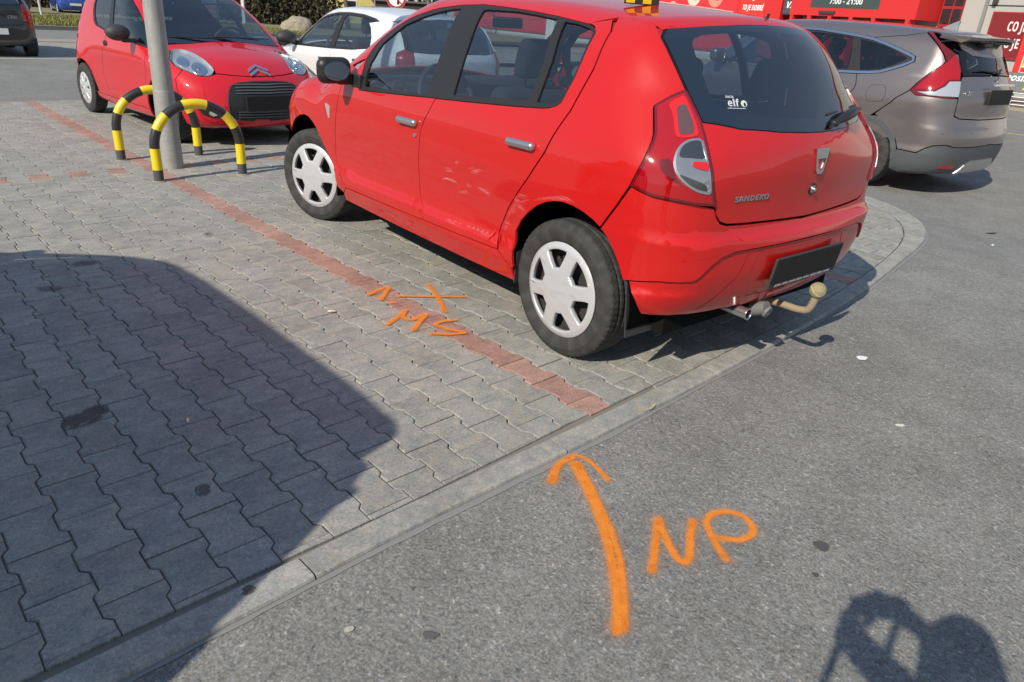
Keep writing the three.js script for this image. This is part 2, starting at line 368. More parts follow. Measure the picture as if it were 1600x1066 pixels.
function wheelMaker({ Rt, width, rimR, cover, coverMat = M.coverSilver, capR = 0.034, capZ }) {
  const ty = tyreGeo(Rt, width, rimR), h = width / 2;
  const lipZ = -h + 0.010;
  const cov = cover.translate(0, 0, lipZ + 0.012);
  const barrel = new THREE.LatheGeometry([[rimR + 0.002, lipZ - 0.004], [rimR + 0.004, lipZ + 0.006], [rimR - 0.006, lipZ + 0.02], [rimR - 0.02, lipZ + 0.05], [rimR - 0.02, h - 0.02], [rimR + 0.004, h]].map(([r, z]) => new THREE.Vector2(r, z)), 48).rotateX(Math.PI / 2);
  const disc = [new THREE.CylinderGeometry(rimR - 0.012, rimR - 0.012, 0.01, 40).rotateX(Math.PI / 2).translate(0, 0, lipZ + 0.058)];
  for (let k = 0; k < 8; k++) { const a = k / 8 * Math.PI * 2 + 0.2; disc.push(new THREE.TorusGeometry(0.018, 0.005, 6, 14).translate(Math.cos(a) * rimR * 0.68, Math.sin(a) * rimR * 0.68, lipZ + 0.052)); }
  const hole = []; for (let k = 0; k < 8; k++) { const a = k / 8 * Math.PI * 2 + 0.2; hole.push(new THREE.CylinderGeometry(0.016, 0.016, 0.004, 14).rotateX(Math.PI / 2).translate(Math.cos(a) * rimR * 0.68, Math.sin(a) * rimR * 0.68, lipZ + 0.0515)); }
  const zc = capZ ?? lipZ - 0.018;
  const capG = new THREE.LatheGeometry([[0, -0.006], [capR * 0.6, -0.0055], [capR * 0.9, -0.003], [capR, 0.002], [capR, 0.008]].map(([r, z]) => new THREE.Vector2(r, z)), 32).rotateX(Math.PI / 2).translate(0, 0, zc);
  const barrelDisc = join([barrel, ...disc]);
  return (parent, [s, y, w], steer = 0, spin = 0) => {
    const g = new THREE.Group(); g.name = 'wheel'; parent.add(g);
    g.position.set(s, y, -w); g.rotation.order = 'YXZ'; g.rotation.y = (w < 0 ? Math.PI : 0) + steer; g.rotation.z = spin;
    part('tyre', ty, M.rubber, g); part('steel_rim', barrelDisc, M.steel, g); for (const hg of hole) part('vent_hole', hg, M.liner, g); part('wheel_cover', cov, coverMat, g); part('centre_cap', capG, coverMat, g);
    return g;
  };
}
function archLiner(sc, yc, r, w0, w1, from = -0.15, to = Math.PI + 0.15) {   // dark wheel housing: half a drum with its inner wall
  const g = new THREE.CylinderGeometry(r, r, w0 - w1, 28, 1, true, Math.PI / 2 + from, to - from).rotateX(Math.PI / 2);
  const back = new THREE.CircleGeometry(r, 28, from, to - from);
  return [g.clone().translate(sc, yc, -(w0 + w1) / 2), back.clone().translate(sc, yc, -w1)];
}
function seat(s, w, recline = 0.25, width = 0.48, headrest = true) {
  const out = [box(0.50, 0.14, width, 0, 0, 0, 0.05).translate(s + 0.05, 0.46, -w)];
  const b = new RoundedBoxGeometry(0.13, 0.62, width, 3, 0.055); b.translate(0, 0.31, 0).rotateZ(recline).translate(s - 0.2, 0.47, -w); out.push(b);
  if (headrest) {
    const h = new RoundedBoxGeometry(0.09, 0.19, 0.26, 3, 0.04); h.translate(0.01, 0.76, 0).rotateZ(recline).translate(s - 0.2, 0.47, -w); out.push(h);
    for (const k of [-0.06, 0.06]) out.push(rod([0, 0.58, k], [0, 0.7, k], 0.006, 0.006, 8).rotateZ(recline).translate(s - 0.2, 0.47, -w));
  }
  return out;
}

const C = {
  doorA: [[1.991,1.077,.787],[2.004,1.0,.83],[2.048,.912,.853],[2.089,.795,.86],[2.111,.7,.857],[2.147,.532,.845],[2.142,.48,.843],[2.073,.425,.855],[1.996,.347,.855]],
  sill: [[1.996,.347,.855],[1.51,.356,.859],[1.071,.366,.86],[.728,.374,.859],[.419,.386,.859]],
  sillLow: [[2.063,.286,.839],[1.455,.292,.844],[.677,.284,.839],[.326,.318,.848]],
  doorB: [[1.017,1.0,.833],[1.047,.941,.851],[1.081,.89,.859],[1.114,.828,.861],[1.125,.761,.861],[1.14,.675,.856],[1.143,.606,.85],[1.143,.519,.844],[1.123,.444,.848],[1.071,.366,.86]],
  doorC: [[.419,.386,.859],[.42,.427,.856],[.435,.465,.845],[.419,.507,.845],[.368,.596,.853],[.302,.68,.861],[.238,.756,.864],[.148,.885,.856],[.072,1.064,.799],[.041,1.227,.722],[.05,1.372,.634],[.081,1.423,.572]],
  dloLow: [[1.809,.954,.847],[1.536,.969,.844],[1.243,.987,.839],[1.031,1.001,.833],[1.017,1.0,.833],[.708,1.019,.824],[.431,1.037,.815],[.235,1.053,.805]],
  dloRear: [[.235,1.053,.805],[.191,1.061,.801],[.159,1.073,.796],[.14,1.088,.789],[.123,1.186,.743],[.122,1.353,.653],[.134,1.372,.637],[.158,1.385,.627],[.197,1.394,.619]],
  dloTop: [[1.809,.954,.847],[1.826,1.035,.817],[1.84,1.128,.774],[1.816,1.189,.739],[1.776,1.242,.705],[1.682,1.309,.665],[1.563,1.359,.644],[1.44,1.393,.63],[1.33,1.417,.61],[1.148,1.438,.591],[1.022,1.444,.584],[1.001,1.447,.58],[.855,1.442,.584],[.714,1.436,.59],[.548,1.426,.598],[.393,1.414,.606],[.292,1.404,.613],[.197,1.394,.619]],
  glassF: [[1.755,.983,.838],[1.395,.996,.836],[1.11,1.01,.83],[1.139,1.418,.615],[1.186,1.415,.617],[1.299,1.398,.631],[1.408,1.372,.65],[1.584,1.317,.677],[1.727,1.214,.733],[1.772,1.11,.784],[1.78,1.055,.809]],
  glassR: [[.887,1.035,.818],[.944,1.418,.614],[.913,1.422,.609],[.691,1.421,.608],[.528,1.411,.614],[.392,1.399,.622],[.349,1.229,.725],[.342,1.073,.798],[.516,1.061,.804]],
  glassQ: [[.285,1.074,.797],[.296,1.233,.722],[.336,1.393,.626],[.257,1.388,.627],[.176,1.375,.636],[.145,1.362,.646],[.139,1.349,.656],[.135,1.19,.741],[.157,1.103,.782],[.17,1.088,.789],[.196,1.079,.794]],
  archR: [[.306,.326,.85],[.309,.406,.86],[.308,.5,.846],[.269,.561,.852],[.222,.606,.858],[.16,.654,.862],[.102,.683,.864],[.046,.701,.864],[-.009,.708,.864],[-.062,.705,.862],[-.114,.695,.859],[-.165,.677,.854],[-.215,.651,.849],[-.255,.62,.843],[-.285,.579,.836],[-.315,.526,.827],[-.343,.464,.819]],
  archF: [[2.968,.473,.814],[2.96,.507,.8],[2.822,.605,.841],[2.738,.664,.853],[2.638,.704,.86],[2.556,.718,.863],[2.494,.713,.863],[2.439,.691,.863],[2.388,.659,.861],[2.312,.571,.852],[2.254,.501,.845],[2.135,.414,.858],[2.126,.325,.85]],
  tail: [[-.334,.845,.832],[-.349,.891,.823],[-.358,.938,.806],[-.358,.974,.787],[-.352,1.009,.763],[-.341,1.034,.747],[-.29,1.117,.707],[-.288,1.127,.7],[-.293,1.135,.689],[-.311,1.16,.651],[-.332,1.182,.607],[-.343,1.178,.597],[-.39,1.127,.598],[-.431,1.083,.6],[-.473,1.03,.611],[-.518,.965,.628],[-.549,.877,.626],[-.558,.793,.601],[-.531,.799,.675],[-.483,.81,.745],[-.416,.819,.798],[-.37,.833,.82]],
  hatchGlassL: [[-.122,1.403,.563],[-.174,1.362,.585],[-.245,1.295,.595],[-.344,1.18,.594],[-.434,1.082,.595]],
  hatchLow: [[-.559,.785,.596],[-.563,.75,.578],[-.568,.727,.556],[-.573,.715,.518],[-.585,.71,.419],[-.596,.706,.284],[-.604,.701,.134],[-.606,.694,-.035]],
  bumpLine: [[-.336,.843,.832],[-.291,.76,.845],[-.223,.657,.849]],
  crease: [[-.355,.466,.816],[-.471,.487,.758],[-.556,.494,.665],[-.567,.501,.647],[-.577,.517,.631],[-.593,.561,.597],[-.606,.594,.554],[-.617,.609,.489],[-.63,.612,.393],[-.646,.613,.232],[-.653,.616,.046]],
  bumpBot: [[-.366,.46,.812],[-.4,.39,.8],[-.409,.318,.756],[-.458,.322,.706],[-.502,.322,.622],[-.527,.31,.465],[-.55,.327,.396],[-.557,.314,.246]],
  mold: [[2.075,.428,.854],[1.57,.437,.851],[1.123,.45,.847],[.75,.455,.845],[.439,.463,.845]],
};

const STROKES = {"arrow":[[[[.32,-1.367],[.326,-1.409],[.333,-1.491],[.334,-1.598],[.327,-1.714],[.313,-1.82],[.292,-1.923],[.271,-2.009],[.245,-2.108]],.016],[[[.338,-1.372],[.348,-1.443],[.354,-1.545],[.354,-1.647],[.344,-1.747],[.326,-1.844],[.305,-1.943],[.281,-2.037],[.261,-2.11]],.012],[[[.167,-1.995],[.179,-2.059],[.201,-2.109],[.243,-2.15]],.015],[[[.218,-2.133],[.252,-2.161],[.291,-2.142],[.328,-2.09],[.358,-2.026]],.009]],"N":[[[[.443,-1.594],[.466,-1.688],[.497,-1.828]],.013],[[[.5,-1.829],[.504,-1.774],[.514,-1.707],[.528,-1.654],[.544,-1.638],[.561,-1.657],[.587,-1.761],[.608,-1.829]],.013]],"P":[[[[.672,-1.663],[.662,-1.707],[.652,-1.779],[.652,-1.833],[.679,-1.872],[.735,-1.891],[.781,-1.869],[.796,-1.826],[.779,-1.781],[.737,-1.755],[.674,-1.757]],.012]],"one":[[[[-.78,-3.534],[-.738,-3.618],[-.701,-3.672],[-.699,-3.576],[-.702,-3.481]],.013],[[[-.635,-3.447],[-.626,-3.449]],.014]],"cross":[[[[-.62,-3.543],[-.458,-3.567],[-.27,-3.595]],.01],[[[-.489,-3.75],[-.415,-3.568],[-.352,-3.369]],.013]],"M":[[[[-.609,-3.162],[-.572,-3.27],[-.552,-3.355],[-.551,-3.259],[-.504,-3.237],[-.467,-3.288],[-.445,-3.313],[-.462,-3.216],[-.474,-3.116]],.014]],"S":[[[[-.287,-3.269],[-.357,-3.234],[-.378,-3.202],[-.331,-3.159],[-.257,-3.133],[-.231,-3.121],[-.297,-3.094],[-.385,-3.085]],.012]]};

const D1 = {"dlo":[[.373,1.299,.61],[.419,1.215,.658],[.456,1.158,.686],[.549,1.061,.728],[.647,1.012,.748],[.888,.984,.763],[1.075,.962,.774],[1.439,.933,.786],[1.766,.908,.79],[2.017,.885,.772],[2.135,.864,.74],[2.047,.936,.71],[1.933,1.019,.681],[1.8,1.11,.656],[1.617,1.215,.626],[1.47,1.286,.607],[1.357,1.329,.591]],"gq":[[.416,1.283,.622],[.456,1.217,.659],[.498,1.159,.687],[.598,1.064,.729],[.682,1.022,.746],[1.041,.989,.766],[1.039,1.085,.733],[.973,1.235,.666],[.916,1.298,.628]],"gd":[[1.002,1.301,.628],[1.109,1.168,.7],[1.171,1.052,.748],[1.194,.977,.772],[1.434,.956,.78],[1.857,.922,.783],[2.048,.898,.751],[1.976,.969,.717],[1.848,1.067,.681],[1.68,1.172,.648],[1.5,1.264,.622],[1.383,1.314,.603]],"doorR":[[1.075,.962,.774],[.964,.863,.793],[.882,.759,.8],[.818,.654,.796],[.787,.533,.795],[.861,.404,.799],[.924,.359,.798],[.999,.264,.786]],"archR":[[-.07,.104,.826],[-.067,.363,.813],[-.056,.474,.824],[-.052,.546,.817],[-.004,.591,.807],[.111,.596,.811],[.197,.567,.809],[.253,.502,.803],[.276,.433,.797],[.265,.342,.782],[.202,.244,.754],[.275,.142,.752]],"archF":[[2.281,.551,.815],[2.262,.579,.815],[2.247,.52,.816],[2.298,.495,.814]],"headR":[[2.234,.877,.605],[2.268,.887,.519],[2.333,.88,.482],[2.435,.863,.462],[2.562,.83,.444],[2.636,.803,.428],[2.721,.758,.413],[2.767,.725,.415],[2.801,.686,.459],[2.795,.672,.517],[2.76,.677,.578],[2.706,.697,.629],[2.638,.721,.674],[2.533,.76,.713],[2.444,.801,.709]],"headL":[[2.176,.856,.771],[2.402,.831,.719],[2.49,.777,.721],[2.65,.722,.658],[2.731,.683,.618],[2.804,.657,.532],[2.807,.678,.468],[2.761,.72,.451],[2.674,.772,.475],[2.559,.816,.526]],"hoodline":[[2.794,.703,.42],[2.851,.689,.274],[2.885,.682,.083],[2.881,.682,.136],[2.827,.687,.379]],"grille":[[2.946,.552,.369],[2.927,.599,.321],[2.924,.619,.249],[2.941,.623,.075],[2.939,.624,.099],[2.931,.6,.297]],"grilleLow":[[2.982,.421,.401],[2.979,.333,.389],[2.984,.292,.327],[3.016,.28,.119],[3.005,.272,.183]],"fog":[[2.83,.388,.659],[2.911,.394,.564],[2.949,.332,.469],[2.934,.299,.479],[2.896,.304,.554],[2.85,.326,.623]],"ws":[[2.107,.962,-.547],[2.16,.976,-.326],[2.224,.968,-.005],[2.21,.942,.374],[2.106,.926,.669],[2.005,.995,.649],[1.8,1.134,.611],[1.589,1.26,.573],[1.491,1.323,.533]],"misc":[[1.001,.849,.795],[.974,.749,.803],[2.178,.77,.794],[1.728,.974,.774]],"creaseF":[[2.788,.543,.679],[2.812,.569,.641],[2.935,.564,.383]]};

const D2 = {"dlo":[[1.574,1.615,.635],[1.362,1.625,.633],[.968,1.621,.639],[.65,1.597,.656],[.454,1.579,.666],[.261,1.555,.679],[.084,1.513,.698],[-.093,1.462,.72],[-.201,1.427,.732],[-.267,1.402,.741],[-.285,1.349,.764],[-.212,1.301,.789],[-.093,1.247,.816],[.018,1.206,.836],[.144,1.187,.845],[.278,1.178,.85],[.497,1.167,.856],[.815,1.156,.862]],"glassB":[[1.554,1.592,.656],[1.34,1.599,.654],[.948,1.594,.66],[.659,1.578,.668],[.515,1.563,.677],[.453,1.414,.747],[.409,1.274,.81],[.408,1.193,.844],[.612,1.184,.849],[.825,1.174,.854]],"glassC":[[.422,1.559,.678],[.249,1.534,.69],[.073,1.493,.708],[-.104,1.44,.73],[-.211,1.391,.749],[-.216,1.369,.758],[-.119,1.305,.791],[.015,1.238,.822],[.156,1.211,.835],[.262,1.206,.838]],"doorC":[[.467,1.593,.657],[.367,1.385,.76],[.278,1.178,.85],[.233,1.076,.886],[.237,1.022,.897],[.268,.964,.905]],"fuel":[[.051,1.077,.884],[-.075,1.094,.878],[-.12,1.069,.883],[-.14,.976,.899],[-.117,.929,.903],[.031,.908,.906],[.066,.934,.906],[.078,1.021,.896]],"tail":[[-.378,1.071,.871],[-.441,1.179,.828],[-.505,1.277,.767],[-.563,1.34,.711],[-.573,1.374,.687],[-.53,1.436,.682],[-.435,1.527,.668],[-.333,1.596,.624],[-.242,1.642,.572],[-.281,1.65,.549],[-.387,1.591,.624],[-.456,1.546,.649],[-.515,1.509,.643],[-.589,1.458,.603],[-.651,1.382,.576],[-.694,1.304,.58],[-.743,1.177,.622],[-.784,1.049,.662],[-.76,1.026,.706],[-.69,1.025,.777],[-.581,1.027,.842],[-.447,1.028,.875]],"tailClear":[[-.443,1.062,.869],[-.605,1.079,.815],[-.662,1.135,.752],[-.671,1.182,.71],[-.74,1.19,.615],[-.784,1.04,.665],[-.673,1.037,.787],[-.562,1.038,.846]],"seam":[[-.378,1.071,.871],[-.317,1.022,.884],[-.261,.981,.893],[-.227,.934,.898],[-.138,.852,.901],[-.078,.791,.901]],"lowBand":[[-.301,.409,.896],[-.605,.461,.861],[-.615,.462,.857],[-.675,.515,.828],[-.736,.55,.791],[-.831,.566,.702],[-.874,.548,.631],[-.944,.547,.354],[-.973,.57,-.02],[-.96,.593,-.262]],"lowBot":[[-.294,.219,.834],[-.355,.201,.81],[-.448,.23,.833],[-.738,.249,.678],[-.861,.271,.369]],"archR":[[.054,.773,.903],[-.035,.74,.903],[-.131,.673,.901],[-.21,.594,.896],[-.276,.496,.896],[-.319,.412,.895],[-.307,.28,.873],[-.284,.217,.831]],"archIn":[[-.005,.709,.904],[-.071,.682,.903],[-.137,.619,.9],[-.202,.52,.897],[-.256,.401,.898],[-.279,.275,.872]],"gateTop":[[-.605,1.485,.544],[-.652,1.509,.376],[-.692,1.518,.116],[-.708,1.482,-.085],[-.718,1.385,-.355],[-.764,1.259,-.454],[-.83,1.258,.002],[-.737,1.234,.571],[-.691,1.32,.566]],"bumpTop":[[-.758,.845,.73],[-.803,.832,.669],[-.886,.82,.419],[-.923,.838,-.104]],"skid":[[-.843,.253,.296],[-.912,.352,.34],[-.933,.396,.259],[-.933,.411,-.288],[-.881,.341,-.497],[-.841,.273,-.536],[-.855,.249,-.207]],"reflector":[[-.806,.317,.674],[-.836,.347,.644],[-.89,.356,.475],[-.88,.316,.445]],"misc":[[-.865,1.189,.034],[-.823,1.077,.559],[-.951,.732,.075],[-.797,1.309,.128]]};

const SCRATCH = {"door":[[[.792,.724],[.758,.736]],[[.878,.675],[.843,.679],[.809,.675]],[[.68,.707],[.616,.725],[.553,.741]],[[.661,.704],[.59,.723]],[[.924,.627],[.874,.632],[.805,.63],[.778,.624]],[[.918,.619],[.846,.626]],[[.71,.64],[.658,.626]],[[.631,.633],[.567,.634],[.51,.633]],[[.554,.633],[.504,.616]],[[.781,.584],[.659,.603]]],"mold":[[[.885,.422],[.801,.424],[.718,.425]],[[.692,.426],[.491,.435],[.461,.449]]],"arch":[[[.329,.66],[.276,.674],[.224,.675]],[[.315,.626],[.274,.627],[.242,.622]],[[.328,.647],[.262,.646],[.211,.666]],[[.223,.655],[.15,.686],[.07,.711],[-.006,.73],[-.049,.729]],[[.399,.528],[.343,.525]],[[.404,.492],[.371,.508]],[[.302,.662],[.328,.606],[.371,.544]],[[.026,.727],[-.017,.729],[-.081,.717]]],"lip":[[[-.299,.571],[-.313,.548]],[[-.321,.558],[-.331,.53]]],"bump":[[[.728,.374],[.691,.327]],[[.714,.381],[.671,.327]],[[.691,.376],[.654,.333]],[[.665,.37],[.644,.332]]]};

const LAMP = {"smoke":[[-.348,1.123,.653],[-.365,1.134,.624],[-.395,1.101,.627],[-.421,1.069,.633],[-.443,1.036,.649],[-.411,1.031,.693]],"frame":[[-.321,1.132,.67],[-.343,1.163,.615],[-.364,1.143,.614],[-.428,1.069,.623],[-.456,1.033,.634],[-.444,1.025,.662],[-.416,1.02,.7],[-.401,1.032,.702],[-.355,1.097,.674]],"clear":[[-.469,1.023,.629],[-.446,1.021,.664],[-.435,1.005,.698],[-.435,.981,.725],[-.444,.95,.744],[-.458,.92,.75],[-.473,.899,.743],[-.495,.874,.724],[-.518,.853,.695],[-.534,.843,.668],[-.549,.839,.63],[-.543,.886,.64],[-.521,.948,.643],[-.496,.989,.637]],"clearIn":[[-.472,1.016,.635],[-.452,1.014,.666],[-.442,.999,.697],[-.442,.978,.722],[-.45,.95,.738],[-.463,.923,.743],[-.477,.904,.737],[-.497,.881,.721],[-.518,.862,.694],[-.533,.854,.669],[-.546,.849,.64],[-.54,.886,.647],[-.519,.948,.648],[-.495,.985,.645]],"refl":[[-.491,.941,.699],[-.493,.949,.689],[-.504,.949,.673],[-.521,.948,.643],[-.532,.92,.648],[-.513,.926,.679],[-.5,.931,.694]],"dark":[[-.401,.944,.78],[-.434,.957,.747],[-.457,.92,.751],[-.473,.89,.745],[-.497,.865,.724],[-.461,.884,.758],[-.43,.908,.777]],"top":[[-.374,1.126,.622],[-.395,1.101,.627]]};

// ---------------------------------------------------------------- ground
const fade = t => t * t * (3 - 2 * t);
const hash2 = (x, y) => { const s = Math.sin(x * 127.1 + y * 311.7) * 43758.5453; return s - Math.floor(s); };
function vnoise(x, y) { const i = Math.floor(x), j = Math.floor(y), u = fade(x - i), v = fade(y - j); const a = hash2(i, j), b = hash2(i + 1, j), c = hash2(i, j + 1), d = hash2(i + 1, j + 1); return a + (b - a) * u + (c - a) * v + (a - b - c + d) * u * v; }
const fbm = (x, y) => 0.5 * vnoise(x, y) + 0.25 * vnoise(x * 2.1 + 5, y * 2.1 + 3) + 0.125 * vnoise(x * 4.3 + 9, y * 4.3 + 1) + 0.0625 * vnoise(x * 8.7, y * 8.7);
const groundY = (x, z) => -0.018 - 0.125 * sstep(3.7, 6.0, x + 0.35 * (-z - 3.5)) * sstep(2.2, 4.0, -z);
// worn asphalt: grey binder with pale and dark stone chips
const asphaltTex = (() => {
  const S = 2048, a = tileNoise(S, 1024, 11), b = tileNoise(S, 512, 12), c = tileNoise(S, 190, 13), e = tileNoise(S, 24, 14), h = tileNoise(S, 700, 15);
  const f = (i) => { const chip = a[i] * 0.7 + b[i] * 0.3; let v = 121 + (chip - 0.5) * 60 + (c[i] - 0.5) * 12 + (e[i] - 0.5) * 12; if (b[i] > 0.87 && h[i] > 0.55) v += 34; if (b[i] < 0.11 && h[i] < 0.5) v -= 22; return v; };
  const map = dataTex(S, S, (x, y, i) => { const v = f(i), w = (h[i] - 0.5) * 7; return [cl(v + 1 + w), cl(v), cl(v - 3 - w)]; }, true);
  const bump = dataTex(1024, 1024, (x, y) => { const i = y * 2 * S + x * 2, v = cl(128 + (b[i] - 0.5) * 170 + (c[i] - 0.5) * 60); return [v, v, v]; });
  for (const t of [map, bump]) { t.repeat.set(1 / 3.7, 1 / 3.7); t.anisotropy = 8; }
  return { map, bump };
})();
{
  const line = (a, b, st) => { const o = []; for (let v = a; v <= b + 1e-6; v += st) o.push(v); return o; };
  const xs = [-400, -200, -90, -50, -30, -20, ...line(-14, -8, 2), ...line(-7, 9, 0.3), 10, 12, 15, 20, 30, 50, 90, 200, 400], zs = [-500, -250, -120, -70, -45, -30, -22, -18, ...line(-15, 2, 0.3), 3, 5, 8, 14, 25, 60, 200];
  const pos = [], uv = [], col = [], idx = [];
  for (const z of zs) for (const x of xs) {
    pos.push(x, groundY(x, z), z); uv.push(x, -z);
    const k = 0.86 + 0.34 * fbm(x * 0.7 + 40, z * 0.7 + 17); col.push(k, k, k * 0.99);
  }
  for (let j = 0; j < zs.length - 1; j++) for (let i = 0; i < xs.length - 1; i++) { const a = j * xs.length + i, b = a + xs.length; idx.push(a, b, a + 1, b, b + 1, a + 1); }
  const g = new THREE.BufferGeometry(); g.setAttribute('position', new THREE.Float32BufferAttribute(pos, 3)); g.setAttribute('uv', new THREE.Float32BufferAttribute(uv, 2)); g.setAttribute('color', new THREE.Float32BufferAttribute(col, 3)); g.setIndex(idx); g.computeVertexNormals();
  const asphalt = struct(part('asphalt', g, std(lin(1, 1, 1), 0.93, { map: asphaltTex.map, bumpMap: asphaltTex.bump, bumpScale: 0.0022, vertexColors: true }), scene));
  globalThis.__asphalt = asphalt;
}
// ---------------------------------------------------------------- bone-shaped pavers
const PA = R(44.0995), PU = [Math.cos(PA), -Math.sin(PA)], PT = [-Math.sin(PA), -Math.cos(PA)], P0 = [-1.10424, -1.34602], PP = 0.1421055, PL = 0.207, PW = 0.1605285;
const lat = (u, t) => [P0[0] + PU[0] * u + PT[0] * t, P0[1] + PU[1] * u + PT[1] * t];      // lattice metres to ground
const unlat = (x, z) => { const a = x - P0[0], b = z - P0[1]; return [a * PU[0] + b * PU[1], a * PT[0] + b * PT[1]]; };
const kerbIn = [[-4.6, 2.45], [-2.6, 0.49], [-1.0, -1.09], [-.67, -1.42], [-.36, -1.74], [.17, -2.25], [.40, -2.475], [.74, -2.82], [1.32, -3.42], [1.89, -4.04], [2.5, -4.78], [2.9, -5.33], [3.13, -5.75], [3.27, -6.2], [3.28, -6.62], [3.18, -7.02], [2.95, -7.42], [2.6, -7.82], [-2.9, -13.5]];
const kerbLine = new THREE.CatmullRomCurve3(kerbIn.map(([x, z]) => V(x, 0, z)), false, 'centripetal');
const farT = 46.45 * PL;
const pavedTex = (() => {
  const S = 1024, a = tileNoise(S, 512, 21), b = tileNoise(S, 170, 22), c = tileNoise(S, 40, 23), d = tileNoise(S, 10, 24), e = tileNoise(S, 256, 25);
  const f = i => { let v = 196 + (a[i] - 0.5) * 38 + (b[i] - 0.5) * 24 + (c[i] - 0.5) * 22 + (d[i] - 0.5) * 20; if (e[i] > 0.93) v -= 45; if (b[i] > 0.93) v += 16; return v; };
  const map = dataTex(S, S, (x, y, i) => { const v = f(i), w = (c[i] - 0.5) * 8; return [cl(v + 2 + w), cl(v + 1), cl(v - 4 - w)]; }, true);
  const bump = dataTex(512, 512, (x, y) => { const i = y * 2 * S + x * 2, v = cl(140 + (a[i] - 0.5) * 120 + (b[i] - 0.5) * 60 - (e[i] > 0.93 ? 70 : 0)); return [v, v, v]; });
  for (const t of [map, bump]) { t.repeat.set(1 / 1.3, 1 / 1.3); t.anisotropy = 8; }
  return { map, bump };
})();
const pm = (r, g, b) => std(lin(r, g, b), 0.9, { map: pavedTex.map, bumpMap: pavedTex.bump, bumpScale: 0.0009 });
const greyPav = [[.49, .485, .465], [.515, .505, .48], [.47, .465, .45], [.525, .515, .495], [.495, .49, .475], [.48, .47, .445], [.51, .495, .465]].map(c => pm(...c));
const redPav = [[.60, .355, .305], [.64, .39, .335], [.57, .335, .29]].map(c => pm(...c));
const sliverMat = pm(.58, .56, .53);
const stoneOutline = (() => {                             // centred; u across, t along
  const f = PW / 2, q = PP - PW / 2, h = PL / 2, o = [];
  for (const [u, t] of [[f, -h], [f, -h + .205 * PL], [q, -h + .30 * PL], [q, h - .30 * PL], [f, h - .205 * PL], [f, h]]) o.push([u, t]);
  return [...o, ...o.map(([u, t]) => [-u, -t])];
})();
function stoneGeo(outline, uvo, gap = 0.0022, ch = 0.0035, depth = 0.011) {      // top, chamfer and sides
  const n = outline.length, inset = (k) => outline.map((p, i) => {
    const a = outline[(i - 1 + n) % n], b = outline[(i + 1) % n];
    const e1 = [p[0] - a[0], p[1] - a[1]], e2 = [b[0] - p[0], b[1] - p[1]], l1 = Math.hypot(...e1) || 1, l2 = Math.hypot(...e2) || 1;
    const n1 = [-e1[1] / l1, e1[0] / l1], n2 = [-e2[1] / l2, e2[0] / l2]; let m = [n1[0] + n2[0], n1[1] + n2[1]]; const ml = Math.hypot(...m) || 1; m = [m[0] / ml, m[1] / ml];
    const c = Math.max(.5, m[0] * n1[0] + m[1] * n1[1]); return [p[0] + m[0] * k / c, p[1] + m[1] * k / c];
  });
  const A = inset(gap), B = inset(gap + ch), pos = [], uv = [];
  const v = (p, y) => { pos.push(p[0], y, -p[1]); uv.push(p[0] + uvo[0], p[1] + uvo[1]); };
  for (const t of THREE.ShapeUtils.triangulateShape(B.map(p => new THREE.Vector2(...p)), [])) for (const i of t) v(B[i], 0);
  for (let i = 0; i < n; i++) { const j = (i + 1) % n; v(A[i], -ch * .8); v(A[j], -ch * .8); v(B[j], 0); v(A[i], -ch * .8); v(B[j], 0); v(B[i], 0); v(A[i], -depth); v(A[j], -depth); v(A[j], -ch * .8); v(A[i], -depth); v(A[j], -ch * .8); v(A[i], -ch * .8); }
  const g = new THREE.BufferGeometry(); g.setAttribute('position', new THREE.Float32BufferAttribute(pos, 3)); g.setAttribute('uv', new THREE.Float32BufferAttribute(uv, 2)); g.computeVertexNormals(); return g;
}
function clipHalf(poly, a, b) {                           // keep what lies to the left of a -> b
  const side = p => (b[0] - a[0]) * (p[1] - a[1]) - (b[1] - a[1]) * (p[0] - a[0]), out = [];
  poly.forEach((p, i) => { const n = poly[(i + 1) % poly.length], sp = side(p), sn = side(n); if (sp >= 0) out.push(p); if ((sp > 0 && sn < 0) || (sp < 0 && sn > 0)) { const t = sp / (sp - sn); out.push([p[0] + (n[0] - p[0]) * t, p[1] + (n[1] - p[1]) * t]); } });
  return out;
}
const polyArea = p => { let s = 0; p.forEach((a, i) => { const b = p[(i + 1) % p.length]; s += a[0] * b[1] - b[0] * a[1]; }); return s / 2; };
